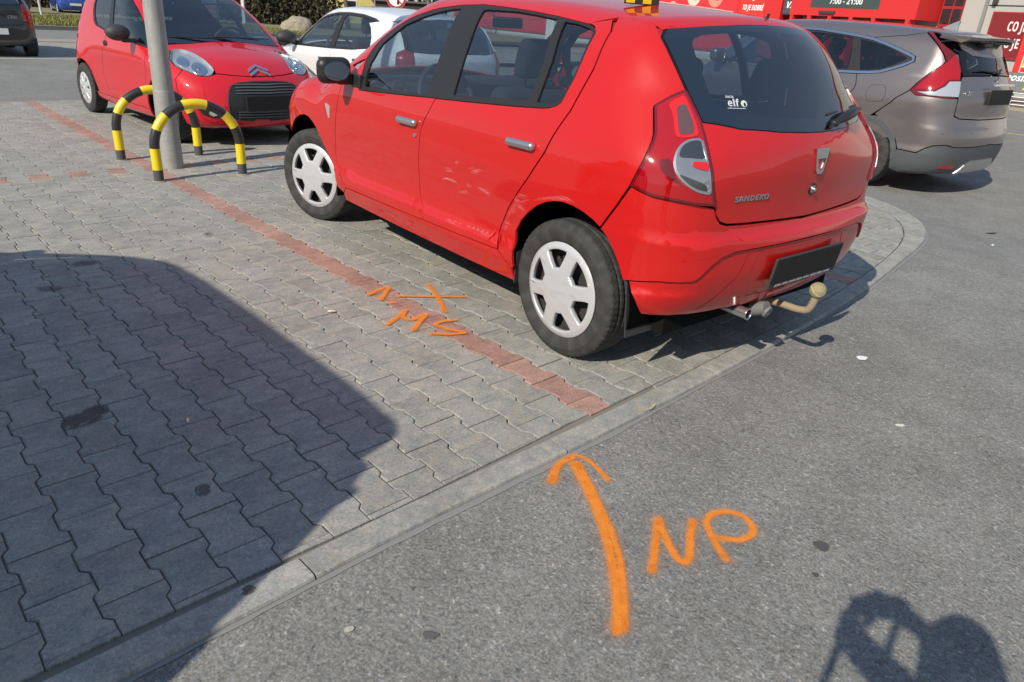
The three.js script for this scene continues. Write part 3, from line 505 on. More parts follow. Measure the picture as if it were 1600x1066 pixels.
{
  const bay = struct(new THREE.Group()); bay.name = 'paved_bays'; scene.add(bay);
  const kl = kerbLine.getSpacedPoints(60).map(p => unlat(p.x, p.z));
  camera.updateMatrixWorld(true);
  const proj = new THREE.Matrix4().multiplyMatrices(new THREE.Matrix4().makePerspective(...(() => { const t = Math.tan(R(51.15 / 2)) * .05, w = t * 1600 / 1066; return [-w, w, t, -t, .05, 100]; })()), camera.matrixWorld.clone().invert());
  const variants = Array.from({ length: 9 }, () => stoneGeo(stoneOutline.map(([u, t]) => [u + rr(-.0006, .0006), t + rr(-.0006, .0006)]), [rr(0, 5), rr(0, 5)]));
  const list = [];
  for (let c = -22; c <= 51; c++) {
    const odd = ((c % 2) + 2) % 2, j0 = -3, j1 = 48;
    for (let j = j0; j <= j1; j++) {
      const t = (j + 0.5 + (odd ? 0.5 : 0)) * PL, u = c * PP, [x, z] = lat(u, t);
      const v = V(x, 0, z).applyMatrix4(proj); const dz = Math.hypot(x, z);
      if (!(z < 1.5 && Math.abs(v.x) < 1.45 && Math.abs(v.y) < 1.5)) continue;
      let poly = stoneOutline.map(([a, b]) => [a + u, b + t]), cut = false;
      const n0 = polyArea(poly);
      for (let i = 0; i < kl.length - 1; i++) { const a = kl[i], b = kl[i + 1]; if (Math.hypot(a[0] - u, a[1] - t) > 1.2 && Math.hypot(b[0] - u, b[1] - t) > 1.2) continue; poly = clipHalf(poly, a, b); if (!poly.length) break; }
      if (poly.length) poly = clipHalf(poly, [60, farT], [-60, farT]);
      if (poly.length < 3) continue;
      const ar = polyArea(poly); if (ar < 0.0006) continue;
      // stones well outside the kerb line are not clipped by a near segment: test against the nearest one
      let bd = 1e9, bi = 0; kl.forEach((p, i) => { const d = Math.hypot(p[0] - u, p[1] - t); if (d < bd) { bd = d; bi = i; } });
      const ka = kl[Math.max(0, bi - 1)], kb = kl[Math.min(kl.length - 1, bi + 1)];
      if (bd > 0.2 && (kb[0] - ka[0]) * (t - ka[1]) - (kb[1] - ka[1]) * (u - ka[0]) < 0) continue;
      cut = ar < n0 * 0.995;
      const red = c === 13 || c === 31 || c === 49 || (odd && Math.abs((j + 1) - 24) < 0.1) ;
      list.push({ c, u, t, x, z, poly, cut, red, d: dz, vis: Math.abs(v.x) < 1.03 && Math.abs(v.y) < 1.03 });
    }
  }
  list.sort((a, b) => (b.vis - a.vis) || a.d - b.d);
  const rest = [], restRed = [];
  list.forEach((s, i) => {
    const tilt = [rr(-.006, .006), rr(-.006, .006)], dy = rr(-.0022, .0012);
    let g, m; const mats = s.red ? redPav : greyPav;
    const k = Math.floor(rnd() * variants.length), mk = Math.floor(rnd() * mats.length);
    const o = new THREE.Object3D();
    if (s.cut) { const p = s.poly.map(([a, b]) => [a - s.u, b - s.t]); g = stoneGeo(p, [rr(0, 5), rr(0, 5)], .0015, .0025); } else g = variants[k];
    o.position.set(s.x, dy, s.z); o.rotation.set(tilt[0], PA, tilt[1]);
    if (!s.cut && rnd() < 0.5) o.rotation.y += Math.PI;
    if (i < 300) { const me = part('paver', g, mats[mk], bay); me.position.copy(o.position); me.rotation.copy(o.rotation); }
    else { o.updateMatrix(); (s.red ? restRed : rest).push({ g: g.clone().applyMatrix4(o.matrix), mk }); }
  });
  for (const [arr, mats] of [[rest, greyPav], [restRed, redPav]]) for (let k = 0; k < mats.length; k++) { const gs = arr.filter(a => a.mk === k).map(a => a.g); if (gs.length) part('far_pavers', mergeGeometries(gs), mats[k], bay, 'stuff'); }
  // bedding sand, seen in the joints
  const bed = []; { const pts = [...kl, [-22, farT], [-22, -3]]; const sh = pts.map(p => new THREE.Vector2(...p)); const pos = []; for (const tr of THREE.ShapeUtils.triangulateShape(sh, [])) for (const i of tr) { const [x, z] = lat(sh[i].x, sh[i].y); pos.push(x, -0.0105, z); }
    const g = new THREE.BufferGeometry(); g.setAttribute('position', new THREE.Float32BufferAttribute(pos, 3)); g.setAttribute('uv', new THREE.Float32BufferAttribute(new Float32Array(pos.length / 3 * 2).map((_, i) => i % 2 ? pos[(i >> 1) * 3 + 2] : pos[(i >> 1) * 3]), 2)); g.computeVertexNormals();
    part('bedding_sand', g, std(lin(.20, .185, .16), 1), bay); }
  console.log('pavers', list.length);
}
// kerb stones along the edge of the bays
{
  const kerb = struct(new THREE.Group()); kerb.name = 'kerb'; scene.add(kerb);
  const km = [[.53, .525, .505], [.555, .545, .525], [.51, .505, .485]].map(c => pm(...c));
  const len = kerbLine.getLength(), pt = d => { const p = kerbLine.getPointAt(Math.min(1, Math.max(0, d / len))), t = kerbLine.getTangentAt(Math.min(1, Math.max(0, d / len))); return { p, n: V(-t.z, 0, t.x) }; };
  // distance of the joint that shows at the bottom left of the picture
  let dj = 0, best = 1e9; for (let d = 0; d < len; d += .02) { const q = pt(d).p, e = Math.hypot(q.x + .57, q.z + 1.55); if (e < best) { best = e; dj = d; } }
  const bounds = []; for (let d = dj - 5; d < len - .5; ) { if (d > .02) bounds.push(d); const onBend = d > dj + 4.2 && d < dj + 8; d += onBend ? .5 : 1.0; }
  for (let k = 0; k < bounds.length - 1; k++) {
    const a = bounds[k] + .003, b = bounds[k + 1] - .003, n = Math.max(4, Math.ceil((b - a) / .08)), pos = [], uv = [], idx = [], y0 = rr(-.001, .003);
    const prof = w => [[.002, -.02], [.002, -.004 + y0], [.007, .001 + y0], [w - .012, .001 + y0], [w - .003, -.004 + y0], [w, -.012 + y0], [w + .002, -.24]];
    for (let i = 0; i <= n; i++) { const d = a + (b - a) * i / n, { p, n: nn } = pt(d), w = .098 + .11 * sstep(dj + 4.6, dj + 6.4, d); prof(w).forEach(([o, y], j) => { const wob = j > 2 ? (fbm(d * 9, j * 3.1) - .45) * .004 : 0; pos.push(p.x + nn.x * (o + wob), y, p.z + nn.z * (o + wob)); uv.push(d, o * 1 + (j === 6 ? .1 : 0) + k * .37); }); }
    const m = 7; for (let i = 0; i < n; i++) for (let j = 0; j < m - 1; j++) { const q = i * m + j; idx.push(q, q + m, q + 1, q + m, q + m + 1, q + 1); }
    for (const e of [0, n]) { const q = e * m; for (let j = 1; j < m - 1; j++) idx.push(q, q + j, q + j + 1); }
    const g = new THREE.BufferGeometry(); g.setAttribute('position', new THREE.Float32BufferAttribute(pos, 3)); g.setAttribute('uv', new THREE.Float32BufferAttribute(uv, 2)); g.setIndex(idx); const f = g.toNonIndexed(); f.computeVertexNormals();
    part('kerb_stone', f, km[k % 3], kerb);
  }
  // uneven bitumen seam between kerb and asphalt
  { const pos = [], idx = []; let n = 0; for (let d = .2; d < len - 2; d += .035) { const { p, n: nn } = pt(d), w = .10 + .11 * sstep(dj + 4.6, dj + 6.4, d), e = .006 + .03 * Math.max(0, fbm(d * 1.9, 3) - .32) + .012 * fbm(d * 21, 7); for (const [o, y] of [[w - .01, 0], [w + e * .5, .0045], [w + e, .0005]]) { const x = p.x + nn.x * o, z = p.z + nn.z * o; pos.push(x, groundY(x, z) + .002 + y * .6, z); } if (n) { const q = n * 3; idx.push(q - 3, q, q - 2, q, q + 1, q - 2, q - 2, q + 1, q - 1, q + 1, q + 2, q - 1); } n++; }
    const g = new THREE.BufferGeometry(); g.setAttribute('position', new THREE.Float32BufferAttribute(pos, 3)); g.setIndex(idx); g.computeVertexNormals(); part('bitumen_seam', g, std(lin(.23, .226, .22), .9), kerb); }
}
// ---------------------------------------------------------------- sprayed marks: paint with a dense core and loose overspray
function spray(name, strokes, y, label, category, dens = 1) {
  let x0 = 1e9, x1 = -1e9, z0 = 1e9, z1 = -1e9; for (const [pts] of strokes) for (const [x, z] of pts) { x0 = Math.min(x0, x); x1 = Math.max(x1, x); z0 = Math.min(z0, z); z1 = Math.max(z1, z); }
  const pad = .06; x0 -= pad; x1 += pad; z0 -= pad; z1 += pad;
  const res = 560, w = Math.ceil((x1 - x0) * res), h = Math.ceil((z1 - z0) * res);
  const fine = strokes.map(([pts, r]) => { const cv = new THREE.CatmullRomCurve3(pts.map(([x, z]) => V(x, 0, z)), false, 'centripetal'), n = Math.ceil(cv.getLength() / .004), a = cv.getSpacedPoints(n); return { a, r }; });
  let sd = 99; const rn = () => { sd = (sd * 1664525 + 1013904223) >>> 0; return sd / 4294967296; };
  const A = new Float32Array(w * h), D = new Float32Array(w * h);
  for (const { a, r } of fine) { const N = a.length; a.forEach((p, k) => { const px = (p.x - x0) * res, pz = (p.z - z0) * res, ends = Math.min(k, N - 1 - k) * .004 < .03 ? 1.1 : 1, rad = r * .74 * ends * res * (0.92 + .16 * vnoise(k * .05, r * 900)), ext = Math.ceil(rad * 4.6);
    for (let j = -ext; j <= ext; j++) for (let i = -ext; i <= ext; i++) { const X = Math.round(px) + i, Z = Math.round(pz) + j; if (X < 0 || Z < 0 || X >= w || Z >= h) continue; const q = Math.hypot(X - px, Z - pz) / rad, v = q < .45 ? 1 : Math.max(Math.exp(-((q - .45) ** 2) * .62), .34 * Math.exp(-((q / 2.7) ** 2))), o = Z * w + X; if (v > A[o]) A[o] = v; if (ends > 1 && q < .9) D[o] = 1; } }); }
  // dense paint is deeper in tone than the thin bright mist round it
  const map = dataTex(w, h, (x, yy, i) => { const g = rn() - .5, n = vnoise(x * .09, yy * .09), k = sstep(.55, 1, A[i]) * (.75 + .5 * n) + D[i] * .3 * n; return [cl(254 - k * 26 + g * 14), cl(160 - k * 28 + g * 18), cl(72 - k * 34 + g * 12)]; }, true, false);
  const al = dataTex(w, h, (x, yy, i) => { const g = rn(), v = A[i], pit = .55 * vnoise(x * .5 + 3, yy * .5) + .45 * vnoise(x * .19, yy * .19); let o = v > .92 ? (pit > .2 ? .93 : .5) : Math.min(.9, v * v * .85 * (.45 + 1.1 * pit) + (g < v * v * .35 ? .35 : 0)); if (v < .34) o = Math.max(o, v * .75 * sstep(.2, .9, .5 * g + .6 * pit)); if (v < .025) o = 0; const c = cl(o * dens * 255); return [c, c, c]; }, false, false);
  const g = new THREE.PlaneGeometry(x1 - x0, z1 - z0).rotateX(-Math.PI / 2).translate((x0 + x1) / 2, y, (z0 + z1) / 2);
  const uv = g.attributes.uv; for (let i = 0; i < uv.count; i++) uv.setY(i, 1 - uv.getY(i));
  const m = top(name, g, std(0xffffff, .7, { map, alphaMap: al, transparent: true }), label, category); m.castShadow = false; return m;
}
spray('sprayed_arrow', STROKES.arrow, -.0135, 'long curved orange spray-paint arrow on the asphalt pointing at the kerb', 'paint mark');
spray('sprayed_letter', STROKES.N, -.0128, 'orange sprayed letter N on the asphalt beside the arrow', 'paint mark');
spray('sprayed_letter', STROKES.P, -.0120, 'orange sprayed letter P on the asphalt, right of the N', 'paint mark');
spray('sprayed_number', STROKES.one, .0055, 'orange sprayed number 1 with a dot on the red paver stripe', 'paint mark', .95);
spray('sprayed_cross', STROKES.cross, .0062, 'thin orange sprayed cross on the grey pavers beside the red stripe', 'paint mark', .95);
spray('sprayed_letter', STROKES.M, .0069, 'orange sprayed letter M on the pavers, left of the S', 'paint mark', .95);
spray('sprayed_letter', STROKES.S, .0076, 'orange sprayed letter S crossing the red paver stripe', 'paint mark', .95);

// ---------------------------------------------------------------- the red hatchback in front
const REDH = new Body({
  Wp: [[-.75, .79], [-.5, .815], [-.3, .838], [0, .852], [.5, .858], [1.3, .862], [2, .858], [2.6, .85], [2.9, .835], [3.1, .81], [3.35, .77]],
  Wv: [[.12, -.09], [.2, -.05], [.26, -.028], [.31, -.012], [.345, 0], [.40, .005], [.422, .004], [.447, -.016], [.5, -.018], [.65, -.008], [.78, 0], [.88, -.002], [.95, -.012], [1.0, -.028], [1.05, -.049], [1.2, -.118], [1.35, -.194], [1.45, -.25], [1.6, -.35]],
  bulge: [[0.0, .62, .42, .22, .018], [2.58, .62, .42, .22, .018]],
  T: [[-.6, 1.395], [-.42, 1.425], [-.2, 1.463], [.2, 1.498], [.7, 1.522], [1.1, 1.525], [1.4, 1.51], [1.6, 1.478], [1.75, 1.42], [1.95, 1.31], [2.2, 1.165], [2.4, 1.065], [2.5, 1.035], [2.8, .99], [3.05, .925], [3.2, .855], [3.35, .75]],
  cr: [[-.6, .16], [1.4, .16], [1.7, .24], [2.3, .24], [2.6, .13], [3.3, .13]],
  R: [[.12, -.33], [.2, -.43], [.25, -.50], [.32, -.572], [.42, -.627], [.52, -.652], [.60, -.655], [.645, -.645], [.665, -.62], [.69, -.606], [.75, -.606], [.9, -.618], [.97, -.614], [1.02, -.598], [1.08, -.565], [1.15, -.525], [1.25, -.465], [1.35, -.385], [1.40, -.345], [1.44, -.32], [1.47, -.31], [1.6, -.28]],
  cR: [[.12, .18], [.6, .16], [.67, .12], [.9, .17], [1.05, .32], [1.4, .5], [1.6, .5]],
  Fr: [[.12, 3.1], [.22, 3.25], [.35, 3.33], [.5, 3.36], [.6, 3.355], [.72, 3.33], [.82, 3.28], [.95, 3.2]],
  cF: [[.1, .35], [1, .45]], B: [[-.7, .24], [-.5, .22], [-.3, .2], [.4, .2], [2.2, .19], [3, .18], [3.4, .2]],
  kr: [[.1, .245], [1.15, .245], [1.36, .11], [1.6, .11]], kst: .11, kf: .28, ct: .9,
});
{
  const car = thing('red_hatchback', 'red five-door hatchback with scraped left side and covered tow ball, parked in the front bay', 'car', [0.8296, 0, -3.5136], headingTurn(40.3237));
  const P = (name, loop, mat, parent, o) => part(name, REDH.panel(loop, o), mat, parent);
  const both = fn => { for (const m of [false, true]) fn(m, m ? -1 : 1); };
  const sillB = C.sill.slice(0, 3), sillC = C.sill.slice(2);
  const hatchW = (y, w) => [0, y, w];
  // roof with the two A pillars
  const roofL = [...C.dloTop.slice(2), C.doorC[11], [-.06, 1.42, .56], [-.122, 1.403, .563]];
  const rearTop = [[-.16, 1.399, .53], [-.183, 1.408, .48], [-.206, 1.421, .40], [-.227, 1.432, .30], [-.248, 1.444, .15], [-.254, 1.447, 0]];
  const wsSide = [[2.40, 1.0, .70], [2.2, 1.07, .68], [2.0, 1.19, .645], [1.8, 1.31, .605], [1.66, 1.40, .57]];
  const roofHalf = [[1.60, 1.478, 0], [1.61, 1.46, .3], [1.635, 1.43, .48], ...rev(wsSide), [2.42, .99, .745], [2.2, 1.03, .77], ...[C.doorA[0]], ...roofL, ...rearTop];
  const roof = P('roof', sym(roofHalf), M.red, car, { mode: ['top'], inset: -.0015, off: -.0004 });
  P('headliner', sym([[1.58, 1.4, 0], [1.6, 1.4, .45], [1.0, 1.4, .55], [0.1, 1.4, .53], [-.1, 1.38, .5], [-.2, 1.4, .3], [-.22, 1.4, 0]]), M.headliner, roof, { mode: ['top'], off: -0.035, rim: 0, maxE: 0.15 });
  P('windscreen', sym([[1.61, 1.47, 0], [1.62, 1.45, .3], [1.645, 1.43, .475], ...rev(wsSide).map(([s, y, w]) => [s, y, w - .004]), [2.46, 1.0, .4], [2.48, 1.03, 0]]), M.glass, car, { mode: ['top'], off: -0.004, rim: 0.004 });
  const hood = P('bonnet', sym([[2.50, 1.03, 0], [2.48, 1.0, .4], [2.43, .98, .735], [2.7, .94, .73], [2.95, .88, .69], [3.1, .82, .6], [3.2, .8, .4], [3.23, .83, 0]]), M.red, car, { mode: ['top'] });
  P('cowl', sym([[2.47, 1.0, 0], [2.45, 1.0, .4], [2.40, 1.0, .72], [2.43, 1.0, .73], [2.49, 1.0, .4], [2.51, 1.03, 0]]), M.trim, car, { mode: ['top'], off: -0.012 });
  // front end
  const fb = sym([[3.3, .8, 0], [3.2, .8, .4], [3.1, .8, .6], [2.97, .80, .70], [2.95, .72, .8], [2.96, .58, .81], [2.968, .473, .81], [2.98, .3, .8], [3.1, .22, .7], [3.2, .2, .4], [3.2, .2, 0]]);
  const fbum = P('front_bumper', fb, M.red, car, { mode: ['cylF', 1.6], maxE: 0.08 });
  P('grille', sym([[3.3, .62, 0], [3.3, .62, .35], [3.3, .5, .38], [3.3, .4, .33], [3.3, .4, 0]]), M.trim, fbum, { mode: ['cylF', 1.6], off: 0.006 });
  both((m, k) => {
    P('headlamp', [[3.1, .80, .6], [2.9, .8, .72], [2.92, .70, .76], [3.05, .62, .7], [3.2, .64, .5], [3.2, .76, .5]], M.lensClear, car, { mode: ['cylF', 1.6], off: 0.005, mirror: m, round: 2 });
    // wing
    const wingLoop = [C.doorA[0], [2.2, 1.0, .8], [2.42, .985, .74], [2.7, .94, .74], [2.95, .87, .72], [2.975, .80, .76], [2.953, .72, .82], [2.963, .58, .83], ...C.archF, [2.06, .30, .85], [1.998, .345, .855], ...rev(C.doorA.slice(1, 8))];
    const wing = P('front_wing', wingLoop, M.red, car, { mirror: m });
    if (!m) P('side_repeater', [[2.17, .815, .85], [2.205, .83, .85], [2.235, .83, .85], [2.19, .745, .85], [2.175, .75, .85]], M.lensClear, wing, { off: 0.004, rim: 0.004, inset: 0 });
    // doors
    const fd = P('front_door', [[1.90, 1.06, .81], ...C.doorA, ...sillB.slice(1), ...rev(C.doorB), ...rev(C.dloLow.slice(0, 4)), C.dloTop[1], C.dloTop[2]], M.red, car, { mirror: m });
    const rd = P('rear_door', [...rev(C.doorB).slice(0, 1), ...sillC.slice(1), ...C.doorC.slice(1, 11), [.09, 1.415, .585], C.dloTop[C.dloTop.length - 1], ...rev(C.dloRear).slice(1), ...rev(C.dloLow.slice(4, 7)), ...C.doorB.slice(0, -1)], M.red, car, { mirror: m });
    // the black band round the side windows, with the panes let into it
    const band = [...C.dloLow.slice(0, -1), ...C.dloRear, ...rev(C.dloTop).slice(1, -1)];
    P('window_frame', band, M.trim, car, { mirror: m, off: -0.003, holes: [C.glassF, C.glassR, C.glassQ], maxE: 0.06 });
    P('front_window', C.glassF, M.glass, fd, { mirror: m, off: -0.010, rim: 0, inset: 0 });
    P('rear_window', C.glassR, M.glass, rd, { mirror: m, off: -0.010, rim: 0, inset: 0 });
    P('quarter_window', C.glassQ, M.glass, rd, { mirror: m, off: -0.010, rim: 0, inset: 0 });
    P('door_lining', [[2.0, .95, .8], [2.0, .4, .8], [1.1, .4, .8], [1.1, 1.0, .8], [1.8, .96, .8]], M.lining, fd, { mirror: m, off: -0.07, rim: 0, maxE: 0.2 });
    P('door_lining', [[1.07, 1.0, .8], [1.1, .4, .8], [.44, .4, .8], [.3, .7, .8], [.13, .9, .8], [.2, 1.04, .8]], M.lining, rd, { mirror: m, off: -0.07, rim: 0, maxE: 0.2 });
    for (const [d, hs, hy] of [[fd, 1.235, .862], [rd, .296, .898]]) {
      const q = REDH.hit(['side'], [hs, hy]), n = REDH.N(q);
      const g = new RoundedBoxGeometry(0.185, 0.036, 0.034, 5, 0.0165); g.rotateY(0.02);
      const hp = g.attributes.position; for (let i = 0; i < hp.count; i++) hp.setZ(i, hp.getZ(i) + 0.5 * hp.getX(i) ** 2 * 2);
      g.computeVertexNormals();
      part('door_handle', g.translate(hs, hy, k * -(q[2] + 0.020)).scale(1, 1, 1), M.satin, d);
      P('handle_recess', Array.from({ length: 14 }, (_, i) => [hs + 0.005 + Math.cos(i / 14 * 6.283) * 0.055, hy - 0.012 + Math.sin(i / 14 * 6.283) * 0.034, .85]), M.red, d, { mirror: m, off: -0.012, rim: -0.010, inset: 0, maxE: 0.02 });
    }
    if (!m) { const q = REDH.hit(['side'], [1.165, .800]); part('door_lock', new THREE.CylinderGeometry(0.011, 0.011, 0.008, 16).rotateX(Math.PI / 2).translate(1.165, .800, -(q[2] + 0.002)), M.satin, fd); }
    // quarter panel round the rear arch
    const arch = rev(C.archR.slice(0, 13));
    const qp = P('rear_quarter', [...C.doorC.slice(0, 12), [-.06, 1.42, .56], ...C.hatchGlassL.slice(0, 4), ...rev(C.tail.slice(0, 11)), ...C.bumpLine.slice(1), ...arch, [.326, .318, .848]], M.red, car, { mode: ['cyl', 1.3], mirror: m });
    P('quarter_lining', [[.1, .76, .8], [.05, 1.3, .6], [-.15, 1.32, .6], [-.4, 1.0, .7], [-.4, .76, .7]], M.lining, qp, { mode: ['cyl', 1.3], mirror: m, off: -0.05, rim: 0, maxE: 0.2 });
    // sill
    P('sill', [[2.06, .295, .85], [1.998, .345, .855], ...C.sill.slice(1, -1), C.doorC[0], [.326, .318, .848], [.32, .25, .84], [.7, .245, .84], [1.455, .245, .84], [2.06, .25, .84]], M.red, car, { mirror: m });
    // tail lamp in its pieces
    const tl = P('tail_lamp', C.tail, M.lensDark, car, { mode: ['cyl', 0.3], mirror: m, off: 0.012, rim: 0.03, inset: 0.0008, maxE: 0.03 });
    const lo = { mode: ['cyl', 0.3], mirror: m, rim: 0.004, inset: 0, maxE: 0.025 };
    P('red_lens', C.tail, M.lensRed, tl, { ...lo, off: 0.0130, inset: 0.010 });
    P('lamp_frame', LAMP.frame, M.lensRedBright, tl, { ...lo, off: 0.0155, round: 1 });
    P('smoked_lens', LAMP.smoke, M.lensSmoke, tl, { ...lo, off: 0.0175, round: 1 });
    P('dark_lens', LAMP.dark, M.lensDark, tl, { ...lo, off: 0.0155, round: 1 });
    P('lens_bezel', LAMP.clear, M.satin, tl, { ...lo, off: 0.0165, round: 1, holes: [LAMP.clearIn] });
    P('clear_lens', LAMP.clearIn, M.lampClear, tl, { ...lo, off: 0.0145, rim: 0, round: 1 });
    const cc = LAMP.clearIn.reduce((q, p) => [q[0] + p[0], q[1] + p[1], q[2] + p[2]], [0, 0, 0]).map(v => v / LAMP.clearIn.length);
    const sub = (f, k, dy) => LAMP.clearIn.map(p => [cc[0] + (p[0] - cc[0]) * k, cc[1] + (p[1] - cc[1]) * k + 0, cc[2] + (p[2] - cc[2]) * k]).filter(f).map(([a2, b2, c2]) => [a2, b2 + dy, c2]);
    P('reflector_bowl', sub(p => p[1] > cc[1] - .002, .86, .012), M.bowlDark, tl, { ...lo, off: 0.0162, round: 1 });
    P('reflector_bowl', sub(p => p[1] < cc[1] + .002, .86, -.016), M.bowlDark, tl, { ...lo, off: 0.0162, round: 1 });
    P('red_reflector', LAMP.refl, M.lensRedBright, tl, { ...lo, off: 0.0195, round: 1 });
    // arches, flaps
    part('wheel_housing', archLiner(0, .31, .385, .80, .55), M.liner, car);
    part('wheel_housing', archLiner(2.58, .31, .40, .83, .5), M.liner, car);
  });
  // scrapes: bare pale streaks in the paint
  const scuff = (name, parent, lines, mode, pad, fill, sd) => {
    const all = lines.flat(), a0 = Math.min(...all.map(p => p[0])) - pad, a1 = Math.max(...all.map(p => p[0])) + pad, b0 = Math.min(...all.map(p => p[1])) - pad, b1 = Math.max(...all.map(p => p[1])) + pad;
    const cw = 512, ch = Math.round(512 * (b1 - b0) / (a1 - a0)), c = document.createElement('canvas'); c.width = cw; c.height = ch; const x = c.getContext('2d'); x.fillStyle = '#000'; x.fillRect(0, 0, cw, ch); x.lineCap = 'round';
    let q = sd; const rn = () => { q = (q * 16807) % 2147483647; return q / 2147483647; }, U = p => [(p[0] - a0) / (a1 - a0) * cw, (b1 - p[1]) / (b1 - b0) * ch], px = cw / (a1 - a0);
    for (const l of lines) for (let k = 0; k < 9; k++) { const j = [(rn() - .5) * .022 * px, (rn() - .5) * .016 * px], t0 = rn() * .5, t1 = t0 + .2 + rn() * .5; x.strokeStyle = `rgba(255,255,255,${.06 + rn() * .24})`; x.lineWidth = px * (.0006 + rn() * .0022); x.beginPath(); for (let i = 0; i <= 12; i++) { const t = Math.min(1, t0 + (t1 - t0) * i / 12) * (l.length - 1), m = Math.min(l.length - 2, Math.floor(t)), f = t - m, v = U([l[m][0] + (l[m + 1][0] - l[m][0]) * f, l[m][1] + (l[m + 1][1] - l[m][1]) * f]); x.lineTo(v[0] + j[0] + (rn() - .5) * 3, v[1] + j[1] + (rn() - .5) * 3); } x.stroke(); }
    const t = new THREE.CanvasTexture(c), P3 = mode[0] === 'rear' ? ([a, b]) => REDH.hit(mode, [a, b]) : ([a, b]) => REDH.hit(['side'], [a, b]);
    const g = REDH.panel([[a0, b0], [a1, b0], [a1, b1], [a0, b1]].map(P3), { mode, off: 0.0012, rim: 0, inset: 0, maxE: 0.03 }), uv = g.attributes.uv; for (let i = 0; i < uv.count; i++) uv.setXY(i, (uv.getX(i) - a0) / (a1 - a0), (uv.getY(i) - b0) / (b1 - b0));
    const me = part(name, g, std(lin(.74, .42, .40), .6, { alphaMap: t, transparent: true }), parent); me.castShadow = false;
  };
  { const byName = n => car.children.find(c => c.name === n); scuff('scrape', byName('rear_door'), SCRATCH.door, ['side'], .03, 0, 11); scuff('scrape', byName('rear_door'), SCRATCH.mold, ['side'], .02, 0, 23); scuff('scrape', byName('rear_quarter'), SCRATCH.arch, ['side'], .02, 0, 37); }
  // tailgate and its window
  const gTop = [[0, 1.432, 0], [0, 1.430, .15], [0, 1.42, .3], [0, 1.409, .42], [0, 1.400, .50], [0, 1.395, .545]];
  const gSide = C.hatchGlassL.map(([s, y, w], i) => [s, y - (i ? 0 : .012), w - .004]);
  const gBot = [[0, 1.0815, .585], [0, 1.062, .45], [0, 1.05, .25], [0, 1.045, .1], [0, 1.044, 0]];
  const gate = P('tailgate', sym([...rev(gBot), ...C.tail.slice(13, 18), ...C.hatchLow.slice(0, 7), [0, .697, 0]]), M.red, car, { mode: ['rear'] });
  P('tailgate_lip', sym([[0, 1.446, 0], ...rev(rearTop).slice(1), [-.122, 1.403, .563], [-.12, 1.39, .56], ...rev(gTop)]), M.red, gate, { mode: ['rear'], maxE: 0.03, inset: -0.001, rim: 0.003 });
  const gl = sym([...gTop, ...gSide.slice(1), ...gBot]);
  const paneLoop = sym([[0, 1.412, 0], [0, 1.408, .2], [0, 1.400, .34], [0, 1.390, .43], [0, 1.375, .475], [0, 1.352, .50], [0, 1.31, .512], [0, 1.24, .52], [0, 1.18, .522], [0, 1.15, .515], [0, 1.13, .495], [0, 1.118, .46], [0, 1.108, .38], [0, 1.098, .25], [0, 1.092, .12], [0, 1.09, 0]]);
  P('rear_window_border', gl, M.frit, gate, { mode: ['rear'], off: -0.003, rim: 0.006, inset: -0.005, holes: [paneLoop] });
  P('rear_window', gl, M.rearGlass, gate, { mode: ['rear'], off: 0.0012, rim: 0, inset: 0.002 });
  // bumper in two bands, the lower one set back
  const crease = [...C.crease.slice(0, 10), [-.653, .616, 0]];
  const bum = P('rear_bumper', sym([[0, .690, 0], ...rev(C.hatchLow.slice(0, 7)).map(([s, y, w]) => [s, y - .006, w]), [-.56, .783, .60], ...C.tail.slice(18), C.tail[0], ...C.bumpLine, ...C.archR.slice(12), ...crease]), M.red, car, { mode: ['cyl', 0.3] });
  const botL = [[-.366, .46, .812], [-.40, .39, .80], [-.409, .32, .756], [-.458, .318, .706], [-.502, .318, .622], [-.527, .312, .465], [-.55, .315, .396], [-.557, .305, .246], [-.56, .30, 0]];
  P('bumper_lower', sym([[0, .612, 0], ...rev(crease.slice(0, 10)).map(([s, y, w]) => [s, y - .003, w]), ...botL]), M.red, bum, { mode: ['cyl', 0.3], off: -0.010, rim: 0.02 });
  P('bumper_recess', sym([[0, .600, 0], [0, .600, .30], [0, .59, .40], [0, .50, .43], [0, .40, .50], [0, .335, .56], [0, .318, .40], [0, .31, 0]]), M.red, bum, { mode: ['rear'], off: -0.0085, rim: 0.0, holes: [sym([[0, .585, 0], [0, .585, .33], [0, .50, .36], [0, .42, .33], [0, .375, .3], [0, .375, 0]])] });
  // number plate, blank, in its holder
  { const q = REDH.hit(['rear'], [0, .47]), g = new THREE.Group(); g.name = 'number_plate'; bum.add(g); g.position.set(q[0] - 0.012, .487, .03); g.rotation.set(0, -Math.PI / 2, 0); g.rotation.order = 'YXZ'; g.rotation.x = 0.14;
    part('plate_holder', box(0.54, 0.142, 0.012, 0, -0.004, -0.004, 0.004), M.plastic, g);
    part('plate_face', box(0.52, 0.112, 0.003, 0, 0.006, 0.004), M.plateBlack, g);
    part('holder_lettering', box(0.45, 0.010, 0.002, 0, -0.062, 0.003), std(lin(.6, .6, .6), .5, { alphaMap: dataTex(256, 8, (x) => { const k = (x % 32) < 28 && Math.sin(x * 1.9) > -.6 ? 255 : 0; return [k, k, k]; }, false, false), transparent: true }), g); }
  // badge, name, lock, aerial, wiper
  const onRear = (w, y, k = 0) => { const q = REDH.hit(['rear'], [w, y]), n = REDH.N(q); return V(q[0] + n.x * k, q[1] + n.y * k, -(q[2] + n.z * k)); };
